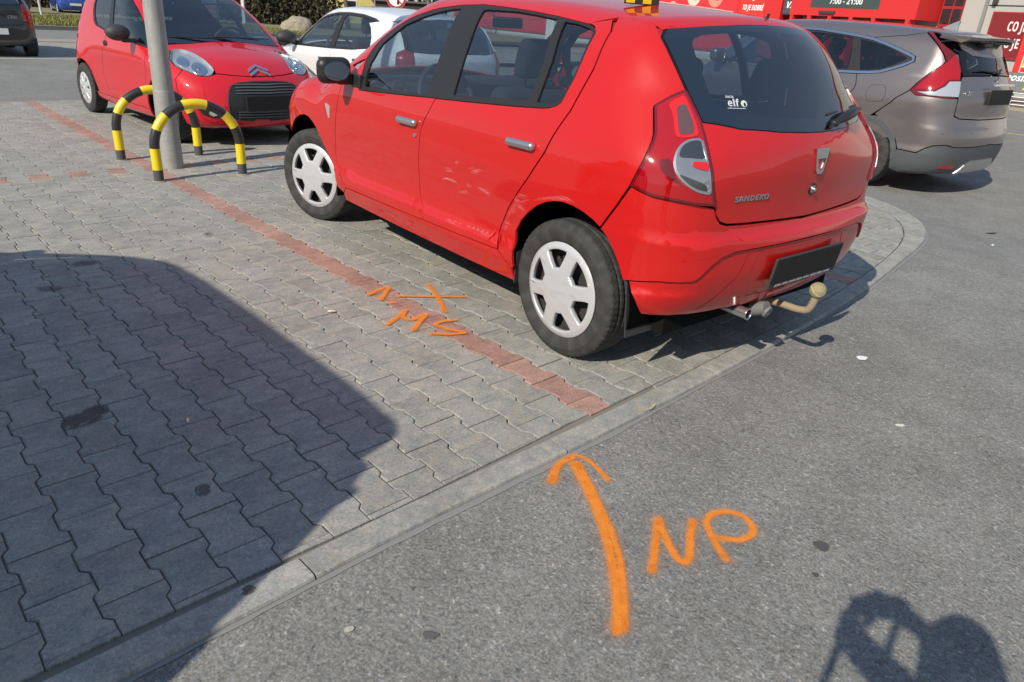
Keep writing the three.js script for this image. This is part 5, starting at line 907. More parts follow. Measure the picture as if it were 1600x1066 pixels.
  P('rear_window', sym([[0, 1.335, 0], [0, 1.325, .31], [0, 1.285, .41], [0, .995, .51], [0, .97, 0]]), M.glass, gate, { mode: ['rear'], off: -.01, rim: 0, inset: 0 });
  P('rear_bumper', sym([[0, .545, 0], [0, .55, .57], [-.3, .3, .72], [-.25, .22, .68], [0, .22, 0]]), paint, car, { mode: ['cyl', .4], maxE: .08 });
  for (const [s, w, sp] of [[.02, 1, .1], [.02, -1, .5], [2.34, 1, .3], [2.34, -1, .9]]) smallWheel(car, [s, .284, w * .70], 0, sp);
  cabin(car, b, { front: 3.0, rear: -.35, hw: .78, cowl: 2.15, beltY: .93, seatS: 1.05, rearSeatS: .25 });
  part('wipers', [tube([[2.245, .985, -.35], [2.20, 1.0, -.1], [2.12, .985, .35]], .007, 16, 6), tube([[2.24, .985, .05], [2.17, .99, .3], [2.06, .985, .55]], .007, 16, 6), tube([[2.20, .995, -.5], [2.22, 1.0, -.1], [2.17, 1.0, .1]], .006, 12, 6)], M.trim, car);
}
// ---- taupe SUV on the asphalt beyond the end of the bays
const SUV = new Body({
  Wp: [[-1.0, .80], [-.7, .855], [-.4, .885], [0, .90], [1, .905], [2.4, .90], [3.2, .86], [3.6, .78]],
  Wv: [[.15, -.08], [.25, -.03], [.35, -.005], [.45, 0], [.55, -.012], [.75, -.01], [.95, 0], [1.05, -.012], [1.12, -.03], [1.2, -.062], [1.4, -.15], [1.55, -.22], [1.65, -.27], [1.8, -.36]],
  bulge: [[0, .62, .5, .3, .016], [2.62, .62, .5, .3, .016]],
  T: [[-.95, 1.615], [-.6, 1.66], [-.2, 1.695], [.4, 1.725], [1, 1.735], [1.5, 1.72], [1.8, 1.66], [2.1, 1.5], [2.6, 1.15], [2.8, 1.08], [3.3, 1.0], [3.6, .85]],
  cr: [[-1, .1], [1.6, .1], [2, .2], [2.6, .2], [2.8, .12], [3.6, .15]],
  R: [[.15, -.78], [.25, -.88], [.35, -.935], [.5, -.965], [.62, -.975], [.70, -.965], [.76, -.94], [.85, -.925], [1.0, -.93], [1.08, -.915], [1.2, -.86], [1.35, -.78], [1.47, -.715], [1.58, -.68], [1.8, -.62]],
  cR: [[.1, .2], [.7, .22], [1.1, .3], [1.6, .35]], Fr: [[.1, 3.3], [.3, 3.5], [.5, 3.56], [.7, 3.55], [.9, 3.48], [1.05, 3.35]], cF: [[.1, .35], [1, .4]],
  B: [[-1, .26], [-.5, .22], [0, .2], [3.6, .2]], kr: [[.1, .3], [1.2, .26], [1.45, .14], [1.8, .14]], kst: .13, kf: .28, ct: .9,
});
{
  const b = SUV, paint = M.taupe;
  const car = thing('brown_suv', 'brown-grey sport utility car with tall slanted tail lamps, parked on the asphalt beyond the bays', 'car', [4.50, -.135, -8.95], headingTurn(37.9));
  const P = (nm, loop, mat, parent, q = {}) => part(nm, b.panel(lift(loop), q), mat, parent);
  const dlo = [[2.12, 1.15], [2.06, 1.19], [1.9, 1.37], [1.75, 1.52], [1.62, 1.60], ...D2.dlo.slice(0, 10), [-.285, 1.349], [-.212, 1.301], [-.093, 1.247], [.018, 1.206], [.144, 1.187], [.278, 1.178], [.497, 1.167], [.815, 1.156], [1.5, 1.145]];
  const shrink = (l, k) => { let q = b.panel ? l : l; const n = l.length; let ar = 0; l.forEach((p, i) => { const m = l[(i + 1) % n]; ar += p[0] * m[1] - m[0] * p[1]; }); const sg = ar > 0 ? 1 : -1; return l.map((p, i) => { const a = l[(i - 1 + n) % n], c = l[(i + 1) % n], e1 = [p[0] - a[0], p[1] - a[1]], e2 = [c[0] - p[0], c[1] - p[1]], l1 = Math.hypot(...e1), l2 = Math.hypot(...e2); let m = [-e1[1] / l1 - e2[1] / l2, e1[0] / l1 + e2[0] / l2]; const ml = Math.hypot(...m); return [p[0] + sg * m[0] / ml * k, p[1] + sg * m[1] / ml * k]; }); };
  const inner = shrink(dlo, .028);
  const glB = [[1.06, 1.19], [1.06, 1.565], [.948, 1.57], [.659, 1.555], [.515, 1.542], [.453, 1.414], [.409, 1.274], [.408, 1.215], [.612, 1.205], [.825, 1.195]], glC = D2.glassC.map(([s, y]) => [.14 + (s - .14) * .93, 1.325 + (y - 1.325) * .86]), glA = [[1.96, 1.20], [1.84, 1.34], [1.70, 1.48], [1.58, 1.55], [1.50, 1.565], [1.14, 1.57], [1.14, 1.185], [1.5, 1.185]];
  const wsSide = [[2.62, 1.12, .74], [2.4, 1.23, .72], [2.1, 1.42, .67], [1.88, 1.57, .62]], wsTop = [[1.80, 1.65, 0], [1.81, 1.64, .3], [1.84, 1.61, .52]];
  const edge = dlo.slice(1, 15).map(([s, y]) => b.hit(['side'], [s, y]));
  const rearTop = [[-.62, 1.60, .50], [-.68, 1.615, .38], [-.72, 1.62, .2], [-.735, 1.62, 0]];
  const roof = P('roof', sym([...wsTop, ...rev(wsSide), [2.68, 1.09, .80], [2.4, 1.13, .845], ...edge.slice(0, -4), b.hit(['side'], [-.08, 1.60]), b.hit(['side'], [-.235, 1.635]), [-.29, 1.65, .54], [-.40, 1.63, .54], ...rearTop]), paint, car, { mode: ['top'], maxE: .05 });
  P('windscreen', sym([...wsTop, ...rev(wsSide), [2.70, 1.12, .4], [2.74, 1.1, 0]]), M.glass, car, { mode: ['top'], off: -.004, rim: 0 });
  P('bonnet', sym([[2.75, 1.1, 0], [2.71, 1.1, .4], [2.69, 1.08, .79], [3.0, 1.02, .78], [3.3, .95, .68], [3.42, .93, .4], [3.46, .93, 0]]), paint, car, { mode: ['top'], maxE: .08 });
  P('front_bumper', sym([[3.47, .92, 0], [3.43, .92, .4], [3.3, .93, .69], [3.05, 1.0, .79], [3.0, .7, .88], [3.0, .4, .88], [3.1, .25, .8], [3.4, .22, .4], [3.4, .22, 0]]), paint, car, { mode: ['cylF', 1.7], maxE: .1 });
  const arc = (c, r, a0, a1) => archPts(c, .345, r, a0, a1);
  for (const m of [false, true]) {
    const k = m ? 1 : -1, q = { mirror: m };
    P('window_surround', dlo, M.chrome, car, { mirror: m, off: .004, rim: .014, holes: [inner], inset: .001 });
    P('window_frame', inner, M.trim, car, { mirror: m, off: -.002, holes: [glA, glB, glC] });
    P('front_wing', [[2.36, 1.13], [2.69, 1.07], [3.0, 1.02], [3.02, .7], [3.02, .45], ...arc(2.62, .43, 20, 165), [2.16, .44], [2.16, .8]], paint, car, q);
    P('wing_cladding', [...arc(2.62, .425, 14, 172), ...rev(arc(2.62, .375, 0, 180))], M.greyPlastic, car, { mirror: m, off: .006, inset: 0 });
    const fd = P('front_door', [[2.36, 1.13], [2.16, .8], [2.16, .44], [1.16, .44], [1.10, .9], [1.10, 1.15], [1.5, 1.143], [2.12, 1.148]], paint, car, q);
    const rd = P('rear_door', [[1.10, 1.15], [1.10, .9], [1.16, .44], [.47, .44], [.44, .62], [.36, .78], [.268, .964], [.237, 1.022], [.233, 1.076], [.27, 1.175], [.497, 1.164], [.815, 1.153]], paint, car, q);
    P('front_window', glA, M.glass, fd, { mirror: m, off: -.008, rim: 0, inset: 0 });
    P('rear_window', glB, M.privacy, rd, { mirror: m, off: -.008, rim: 0, inset: 0 });
    for (const [d, hs] of [[fd, 1.28], [rd, .42]]) { const w = b.hit(['side'], [hs, 1.03])[2]; part('door_handle', new RoundedBoxGeometry(.19, .035, .03, 3, .013).translate(hs, 1.03, k * (w + .02)), M.chrome, d); }
    const arcHi = rev(arc(0, .43, 15, 158)).map(p => p);
    const qp = P('rear_quarter', [[.27, 1.175], [.233, 1.076], [.237, 1.022], [.268, .964], [.36, .78], [.44, .62], [.47, .44], ...arcHi.slice(1), ...rev(D2.seam).slice(1), ...D2.tail.slice(1, 9), [-.235, 1.635], [-.08, 1.60], [.261, 1.555], [.084, 1.513], [-.093, 1.462], [-.201, 1.427], [-.267, 1.402], [-.285, 1.349], [-.212, 1.301], [-.093, 1.247], [.018, 1.206], [.144, 1.187]].map(p => p.length === 2 ? b.hit(['side'], p) : p), paint, car, { mode: ['cyl', 1.6], mirror: m, maxE: .04 });
    P('quarter_window', glC, M.privacy, qp, { mirror: m, off: -.008, rim: 0, inset: 0 });
    if (!m) { P('fuel_flap', D2.fuel, paint, qp, { off: .0012, rim: .004, inset: .002, round: 2, maxE: .03 }); P('fuel_flap_gap', D2.fuel, M.trim, qp, { off: .0006, rim: 0, inset: -.0025, round: 2, maxE: .03 }); }
    // rear lamps
    const tl = P('tail_lamp', D2.tail, M.lensDark, car, { mode: ['cyl', .4], mirror: m, off: .010, rim: .02, maxE: .03 });
    P('red_lens', [[-.42, 1.085, .865], [-.46, 1.175, .82], [-.525, 1.285, .755], [-.59, 1.37, .68], [-.60, 1.44, .61], [-.64, 1.38, .59], [-.685, 1.30, .59], [-.735, 1.2, .622], [-.665, 1.195, .71], [-.655, 1.145, .755], [-.60, 1.09, .815]], M.lensRed, tl, { mode: ['cyl', .4], mirror: m, off: .014, rim: .004, maxE: .03 });
    P('clear_lens', D2.tailClear, M.lensClear, tl, { mode: ['cyl', .4], mirror: m, off: .0145, rim: .004, maxE: .03 });
    // dark cladding along sill, arches and lower bumper
    P('sill_cladding', [[2.16, .437], [.47, .437], [.44, .25], [2.2, .25]], M.greyPlastic, car, { mirror: m, off: .006 });
    P('arch_cladding', [...arc(0, .428, 9, 176), ...rev(arc(0, .372, 0, 180))], M.greyPlastic, car, { mirror: m, off: .007, inset: 0 });
    part('wheel_housing', [...archLiner(0, .345, .385, .86, .58, -.05, Math.PI + .05), ...archLiner(2.62, .345, .385, .86, .58, -.05, Math.PI + .05)], M.liner, car);
    part('door_mirror', [new RoundedBoxGeometry(.13, .16, .22, 4, .055).translate(2.12, 1.24, k * 1.0), box(.06, .05, .14, 2.12, 1.17, k * .9, .015)], paint, car);
    P('headlamp', [[3.3, .93, .6], [3.0, 1.0, .8], [3.0, .85, .86], [3.3, .75, .72], [3.42, .8, .5]], M.lensClear, car, { mode: ['cylF', 1.7], mirror: m, off: .005, round: 2, maxE: .08 });
  }
  // tailgate, window, spoiler
  const gate = P('tailgate', sym([[0, 1.255, 0], [0, 1.25, .3], [-.74, 1.238, .575], [-.745, 1.177, .618], [-.786, 1.045, .658], [-.80, .86, .66], [0, .835, .60], [0, .825, .3], [0, .83, 0]]), paint, car, { mode: ['rear'], maxE: .04 });
  P('rear_window', sym([[0, 1.545, 0], [0, 1.54, .3], [0, 1.51, .46], [-.6, 1.475, .545], [-.69, 1.32, .56], [-.73, 1.245, .565], [0, 1.26, .3], [0, 1.262, 0]]), M.frit, gate, { mode: ['rear'], off: -.004, holes: [sym([[0, 1.50, 0], [0, 1.495, .34], [0, 1.46, .44], [0, 1.33, .49], [0, 1.295, .48], [0, 1.285, 0]])] });
  P('window_pane', sym([[0, 1.505, 0], [0, 1.5, .35], [0, 1.465, .45], [0, 1.33, .50], [0, 1.29, .49], [0, 1.28, 0]]), M.privacy, gate, { mode: ['rear'], off: -.007, rim: 0, inset: 0 });
  { // roof spoiler: a wing with thickness
    const half = [[-.40, .565], [-.56, .55], [-.68, .50], [-.765, .40], [-.80, .2], [-.805, 0]]; const upr = [], low = [];
    const all = [...half, ...rev(half).slice(1).map(([s, w]) => [s, -w])]; const pos = [], idx = [];
    all.forEach(([s, w]) => { const y = 1.655 - .09 * w * w - (s < -.6 ? (-.6 - s) * .14 : 0); pos.push(-.36, 1.672 - .1 * w * w, -w * .98, s, y, -w, s + .02, y - .028, -w, -.60, 1.60 - .12 * w * w, -w * .95); });
    const n = all.length; for (let i = 0; i < n - 1; i++) for (let j = 0; j < 3; j++) { const a = i * 4 + j, c = a + 4; idx.push(a, c, a + 1, c, c + 1, a + 1); }
    const g = new THREE.BufferGeometry(); g.setAttribute('position', new THREE.Float32BufferAttribute(pos, 3)); g.setIndex(idx); const f = g.toNonIndexed(); f.computeVertexNormals(); part('roof_spoiler', f, paint, gate);
    part('spoiler_underside', [box(.14, .03, .78, -.66, 1.580, 0, .012), box(.10, .05, .2, -.69, 1.553, -.2, .02)], M.trim, gate); }
  part('aerial_fin', (() => { const sh = new THREE.Shape(); [[.14, 0], [.06, .035], [-.02, .075], [-.045, .08], [-.035, .04], [-.04, 0]].forEach((p, i) => i ? sh.lineTo(...p) : sh.moveTo(...p)); return new THREE.ExtrudeGeometry(sh, { depth: .012, bevelEnabled: true, bevelThickness: .012, bevelSize: .008, bevelSegments: 3 }).translate(-.25, 1.69, -.006); })(), M.silver, roof);
  const onRear = (w, y, k = 0) => { const q = b.hit(['rear'], [w, y]), n = b.N(q); return V(q[0] + n.x * k, q[1] + n.y * k, -(q[2] + n.z * k)); };
  { const a = onRear(.0, 1.285, .015), e = onRear(.40, 1.30, .03); part('rear_wiper', [rod(a.toArray(), e.toArray(), .014, .008, 8), new THREE.SphereGeometry(.028, 12, 8).translate(a.x, a.y, a.z), rod([a.x, a.y, a.z], onRear(-.1, 1.31, .02).toArray(), .012, .01, 8)], M.trim, gate); }
  // emblem: an upright H in a rounded frame; the model letters
  { const c = onRear(0.0, 1.19, .006), H = [box(.012, .075, .008, 0, 0, -.025), box(.012, .075, .008, 0, 0, .025), box(.012, .012, .05, 0, 0, 0)], fr = new THREE.TorusGeometry(.05, .006, 6, 24).scale(1, .95, 1).rotateY(Math.PI / 2); part('badge', [...H.map(h => h.translate(c.x, c.y, c.z)), fr.translate(c.x, c.y, c.z)], M.chrome, gate);
    const t = new TextGeometry('CR', { font: globalThis.__font, size: .05, depth: .004, curveSegments: 3 }); t.rotateY(-Math.PI / 2); const q = onRear(.60, 1.075, .004); const lt = part('name_lettering', t, M.chrome, gate); lt.position.set(q.x, q.y - .02, q.z); lt.rotation.y = -.5; }
  { const q = onRear(0, 1.08, .02), g = new THREE.Group(); g.name = 'number_plate'; gate.add(g); g.position.set(q.x - .004, 1.05, -.0); g.rotation.y = -Math.PI / 2; part('plate_face', box(.52, .34, .006), M.plateBlack, g); g.scale.y = .42; part('plate_holder', box(.54, .37, .006, 0, 0, -.007), M.plastic, g); part('plate_trim', box(.5, .05, .012, 0, .30, -.006, .004), M.chrome, g); }
  const band = D2.lowBand.slice(1, 8);
  const bum = P('rear_bumper', sym([[0, .822, 0], [0, .818, .3], [0, .828, .60], [-.80, .853, .665], [-.79, 1.03, .665], ...D2.tail.slice(18), D2.tail[0], ...D2.seam.slice(1), ...rev(arc(0, .43, 115, 158)).map(p => b.hit(['side'], p)).reverse(), [-.42, .47, .89], ...band.slice(0), [-.965, .565, 0]]), paint, car, { mode: ['cyl', .6], maxE: .04 });
  P('lower_bumper', sym([[-.965, .56, 0], ...rev(band).map(([s, y, w]) => [s, y - .006, w]), [-.42, .465, .89], b.hit(['side'], [-.40, .42]), b.hit(['side'], [-.372, .33]), b.hit(['side'], [-.37, .25]), [-.448, .232, .833], [-.738, .245, .678], [-.861, .262, .369], [-.88, .262, 0]]), M.greyPlastic, bum, { mode: ['cyl', .6], off: .004, maxE: .05 });
  P('skid_plate', sym([[-.95, .405, 0], [-.933, .40, .26], [-.912, .355, .345], [-.87, .262, .40], [-.87, .255, 0]]), M.satin, bum, { mode: ['rear'], off: .018, rim: .02, maxE: .05 });
  for (const m of [false, true]) P('reflector', [[-.80, .317, .69], [-.83, .347, .66], [-.885, .352, .50], [-.875, .318, .48]], M.lensRed, bum, { mode: ['cyl', .6], mirror: m, off: .010, rim: .006, inset: 0 });
  part('reverse_sensor', [[.42, .70], [-.42, .70], [.75, .68]].map(([w, y]) => { const q = onRear(w, y, .001); return new THREE.SphereGeometry(.012, 10, 8).scale(.5, 1, 1).translate(q.x, q.y, q.z); }), paint, bum, 'stuff');
  for (const [s, w, sp] of [[0, 1, 0], [0, -1, 1], [2.62, 1, 0], [2.62, -1, 1]]) bigWheel(car, [s, .345, w * .785], 0, sp);
  cabin(car, b, { front: 3.4, rear: -.9, hw: .85, cowl: 2.5, beltY: 1.1, seatS: 1.25, rearSeatS: .35, seatY: .22 });
  part('head_restraint', [box(.09, .17, .26, .12, 1.30, -.36, .04), box(.09, .17, .26, .12, 1.30, .36, .04)], M.cloth, car, 'stuff');
}
// ---- plainer hatchbacks
const hatchSpec = (o = {}) => ({
  Wp: [[-.7, .70], [-.45, .75], [-.2, .785], [0, .80], [1, .815], [2, .81], [2.5, .795], [2.9, .75], [3.2, .68]],
  Wv: [[.12, -.08], [.2, -.04], [.3, -.01], [.45, 0], [.6, -.006], [.78, 0], [.88, -.01], [.95, -.03], [1.05, -.07], [1.2, -.135], [1.32, -.195], [1.42, -.25], [1.6, -.36]],
  bulge: [[0, .55, .4, .25, .018], [2.46, .55, .4, .25, .018]],
  T: [[-.55, 1.30], [-.3, 1.35], [.2, 1.40], [.7, 1.425], [1.1, 1.425], [1.35, 1.405], [1.5, 1.37], [1.7, 1.28], [2.0, 1.12], [2.25, .985], [2.35, .95], [2.7, .88], [2.95, .80], [3.1, .70], [3.2, .6]],
  cr: [[-.6, .14], [1.3, .14], [1.7, .24], [2.2, .24], [2.5, .14], [3.2, .16]],
  R: [[.12, -.4], [.25, -.52], [.4, -.59], [.55, -.605], [.65, -.59], [.75, -.575], [.9, -.575], [1.0, -.54], [1.15, -.46], [1.3, -.36], [1.5, -.26]], cR: [[.1, .2], [.9, .22], [1.4, .4]],
  Fr: [[.12, 2.95], [.25, 3.1], [.4, 3.17], [.55, 3.17], [.7, 3.12], [.85, 3.02]], cF: [[.1, .38], [1, .45]],
  B: [[-.7, .24], [-.4, .21], [2.5, .19], [3.2, .2]], kr: [[.1, .24], [1.0, .22], [1.3, .11]], kst: .12, kf: .26, ct: .88, ...o,
});
const hatchLines = (wheel, o = {}) => ({
  wb: 2.46, hubY: .30, archR: .345, sill: .30, front: 3.15, rear: -.6, hw: .80, cowl: 2.2, seatS: 1.15, rearSeatS: .32, plateY: .50, wheel,
  belt: [[1.98, .905], [1.6, .915], [1.0, .93], [.5, .95], [.12, .99]], dloTop: [[1.98, .905], [1.95, .96], [1.80, 1.10], [1.60, 1.22], [1.40, 1.295], [1.15, 1.335], [.9, 1.345], [.55, 1.335], [.25, 1.30], [.06, 1.25]], dloRear: [[.12, .99], [.06, 1.02], [.02, 1.10], [.02, 1.20], [.06, 1.25]],
  glass: [[[1.86, .935], [1.80, 1.05], [1.62, 1.18], [1.42, 1.265], [1.15, 1.305], [1.02, 1.31], [1.06, .95], [1.5, .938]], [[.93, .955], [.90, 1.315], [.55, 1.305], [.28, 1.275], [.08, 1.22], [.045, 1.18], [.05, 1.10], [.10, 1.03], [.16, 1.01], [.5, .972]]],
  A: 2.02, B: .98, Cc: .12,
  ws: { top: [[1.44, 1.39, 0], [1.45, 1.38, .3], [1.49, 1.35, .47]], side: [[2.2, .97, .68], [2.0, 1.07, .65], [1.8, 1.19, .615], [1.6, 1.29, .57]], base: [2.28, .93, .735], bottom: [[2.26, .97, .4], [2.28, .98, 0]] },
  rg: { corner: [[-.03, 1.29, .60], [-.14, 1.275, .575]], topEdge: [[-.24, 1.30, .45], [-.285, 1.325, .25], [-.295, 1.335, 0]] },
  bonnet: [[2.6, .87, .72], [2.85, .80, .66], [2.98, .74, .5], [3.04, .73, .25], [3.05, .74, 0]],
  frontLoop: [[3.06, .735, 0], [3.05, .725, .25], [2.99, .735, .5], [2.86, .795, .67], [2.78, .7, .77], [2.79, .5, .79], [2.8, .35, .79], [2.85, .22, .74], [3.05, .2, .4], [3.08, .2, 0]],
  grille: [[3.12, .62, 0], [3.1, .62, .3], [3.1, .5, .34], [3.1, .34, .3], [3.1, .34, 0]],
  head: [[2.99, .73, .45], [2.8, .80, .70], [2.76, .72, .77], [2.88, .64, .72], [3.02, .62, .5]],
  wingTop: [[2.28, .92], [2.6, .86], [2.84, .80], [2.79, .7], [2.8, .5], [2.805, .36]],
  bumperCut: [[-.40, .34], [-.42, .55], [-.40, .66]].map(p => [...p, .76]),
  tail: [[-.40, .66, .76], [-.38, .80, .74], [-.33, .98, .70], [-.36, 1.02, .62], [-.47, .98, .57], [-.53, .80, .58], [-.54, .68, .60]], tailFront: 4,
  cPillar: [[-.36, 1.02, .62], [-.27, 1.15, .60], [-.14, 1.275, .575], [-.03, 1.29, .60]],
  gate: [[0, .985, 0], [0, .985, .4], [-.45, .995, .565], [-.53, .80, .575], [-.54, .68, .59], [0, .62, .5], [0, .61, 0]],
  rearGlass: [[0, 1.325, 0], [0, 1.31, .3], [0, 1.285, .48], [0, 1.26, .56], [-.44, 1.0, .57], [0, .99, .4], [0, .99, 0]],
  rearBumper: [[0, .607, 0], [0, .617, .5], [-.54, .675, .60], [-.40, .655, .76], [-.42, .55, .77], [-.40, .34, .77], [-.35, .26, .75], [-.5, .22, .4], [-.5, .22, 0]], ...o,
});
const HATCH = new Body(hatchSpec());
plainCar(HATCH, hatchLines(smallWheel, { handleMat: M.greyPlastic, mirrorMat: M.greyPlastic }), M.white, 'white_hatchback', 'white five-door hatchback with grey mirrors parked behind the red cars', [-1.17, -.03, -9.05], 42.3);
plainCar(HATCH, hatchLines(midWheel), M.blackPaint, 'black_hatchback', 'black hatchback seen from behind across the far road', [-11.06, -.02, -15.5], 43, undefined, (car, P, { gate }) => {
  const t = new TextGeometry('CRDi', { font: globalThis.__font, size: .055, depth: .004, curveSegments: 3 }); t.rotateY(-Math.PI / 2); const q = HATCH.hit(['rear'], [-.34, .76]); const m = part('name_lettering', t, M.chrome, gate); m.position.set(q[0] - .006, .74, .30); m.rotation.y = .12;
});
plainCar(HATCH, hatchLines(midWheel), M.bluePaint, 'blue_hatchback', 'blue hatchback seen from behind, parked beyond the grass verge', [-23.6, 0, -39.8], 38);
plainCar(new Body(hatchSpec({ T: hatchSpec().T.map(([s, y]) => [s, y > .95 ? y + .18 * Math.min(1, (y - .95) / .3) : y]) })), hatchLines(midWheel), M.darkPaint, 'dark_people_carrier', 'dark grey people carrier parked beside the blue hatchback beyond the verge', [-24.2, 0, -36.2], 128);
plainCar(HATCH, hatchLines(midWheel), M.silver, 'silver_car', 'silver car showing its red tail lamp behind the small red car', [-15.4, 0, -36.0], 75);

// ---- the van in the next bay on the left, out of the picture: its shadow falls across the pavers
{
  const T = [[-1.0, 1.90], [-.6, 1.935], [0, 1.95], [1.2, 1.94], [1.75, 1.90], [2.05, 1.80], [2.35, 1.58], [2.8, 1.22], [3.0, 1.12], [3.3, 1.05], [3.55, .92], [3.7, .75]];
  const VAN = new Body({ Wp: [[-1, .80], [-.6, .87], [0, .89], [2.4, .89], [3.1, .85], [3.6, .75]], Wv: [[.12, -.08], [.25, -.02], [.45, 0], [.9, 0], [1.05, -.02], [1.3, -.05], [1.6, -.085], [1.85, -.12], [2, -.16]], bulge: [[0, .5, .4, .3, .01]], T, cr: [[-1, .06], [1.7, .06], [2.2, .14], [2.9, .14], [3.7, .14]],
    R: [[.12, -.75], [.3, -.9], [.5, -.96], [.7, -.95], [1.0, -.90], [1.4, -.77], [1.75, -.62], [2, -.52]], cR: [[.1, .12], [2, .12]], Fr: [[.12, 3.4], [.3, 3.6], [.5, 3.65], [.75, 3.6], [.95, 3.5]], cF: [[.1, .35], [1, .4]], B: [[-1, .24], [3.7, .22]], kr: [[.1, .12], [2, .07]], kst: .08, kf: .28, ct: .9 });
  const o = hatchLines(midWheel, {
    wb: 2.75, hubY: .312, archR: .36, sill: .34, front: 3.6, rear: -.88, hw: .88, cowl: 2.65, seatS: 1.75, rearSeatS: .6, seatY: .25, plateY: .62, category: 'van', glassMat: [M.frit, M.frit, M.frit], rearGlassMat: M.frit,
    belt: [[2.55, 1.07], [2.0, 1.075], [1.3, 1.08], [.4, 1.085], [-.35, 1.09]], dloTop: [[2.55, 1.07], [2.5, 1.16], [2.3, 1.42], [2.12, 1.60], [1.95, 1.69], [1.4, 1.73], [.6, 1.74], [-.1, 1.72], [-.42, 1.64]], dloRear: [[-.35, 1.09], [-.44, 1.16], [-.48, 1.4], [-.46, 1.58], [-.42, 1.64]],
    glass: [[[2.40, 1.10], [2.2, 1.40], [2.05, 1.56], [1.9, 1.65], [1.44, 1.69], [1.46, 1.11]], [[1.36, 1.11], [1.34, 1.69], [.6, 1.70], [.5, 1.70], [.5, 1.12]], [[.40, 1.12], [.40, 1.70], [-.08, 1.68], [-.38, 1.60], [-.43, 1.4], [-.40, 1.16], [-.3, 1.125]]],
    A: 2.58, B: 1.40, Cc: .45, ws: { top: [[1.98, 1.83, 0], [1.99, 1.82, .4], [2.04, 1.78, .64]], side: [[2.82, 1.17, .76], [2.5, 1.42, .74], [2.2, 1.66, .70]], base: [2.92, 1.10, .80], bottom: [[2.9, 1.18, .4], [2.94, 1.17, 0]] },
    rg: { corner: [[-.48, 1.70, .72], [-.52, 1.76, .66]], topEdge: [[-.58, 1.82, .4], [-.59, 1.84, 0]] },
    bonnet: [[3.1, 1.03, .78], [3.35, .93, .66], [3.45, .9, .4], [3.48, .92, 0]], frontLoop: [[3.49, .91, 0], [3.46, .89, .4], [3.36, .92, .67], [3.12, 1.0, .80], [3.15, .6, .84], [3.15, .4, .84], [3.3, .24, .75], [3.5, .22, .4], [3.5, .22, 0]],
    grille: [[3.6, .75, 0], [3.6, .75, .35], [3.6, .55, .38], [3.6, .4, .3], [3.6, .4, 0]], head: [[3.4, .88, .5], [3.14, 1.0, .78], [3.12, .82, .83], [3.4, .72, .7], [3.5, .75, .5]], wingTop: [[2.92, 1.08], [3.1, 1.02], [3.14, .7], [3.15, .5], [3.145, .37]],
    bumperCut: [[-.68, .36, .83], [-.70, .60, .82], [-.70, .70, .81]], tail: [[-.70, .70, .81], [-.68, .95, .80], [-.64, 1.10, .79], [-.66, 1.14, .73], [-.78, 1.08, .68], [-.80, .9, .68], [-.80, .72, .70]], tailFront: 4, cPillar: [[-.66, 1.14, .73], [-.63, 1.4, .72], [-.52, 1.76, .66], [-.48, 1.70, .72]],
    gate: [[0, 1.13, 0], [0, 1.13, .6], [-.78, 1.09, .675], [-.80, .72, .69], [0, .66, .6], [0, .66, 0]], rearGlass: [[0, 1.82, 0], [0, 1.80, .4], [0, 1.75, .63], [0, 1.4, .67], [0, 1.16, .66], [0, 1.14, .4], [0, 1.14, 0]], rearBumper: [[0, .655, 0], [0, .655, .6], [-.80, .715, .70], [-.70, .695, .81], [-.70, .60, .82], [-.68, .36, .83], [-.62, .26, .8], [-.78, .22, .4], [-.78, .22, 0]],
  });
  const [vx, vz] = lat(-2.06, .10);
  plainCar(VAN, o, M.silver, 'silver_van', 'tall silver van in the neighbouring bay left of the picture, shading the pavers', [vx, 0, vz], 44.1, undefined, car => part('load', box(2.0, 1.25, 1.4, .35, 1.05, 0, .02), M.lining, car));
}

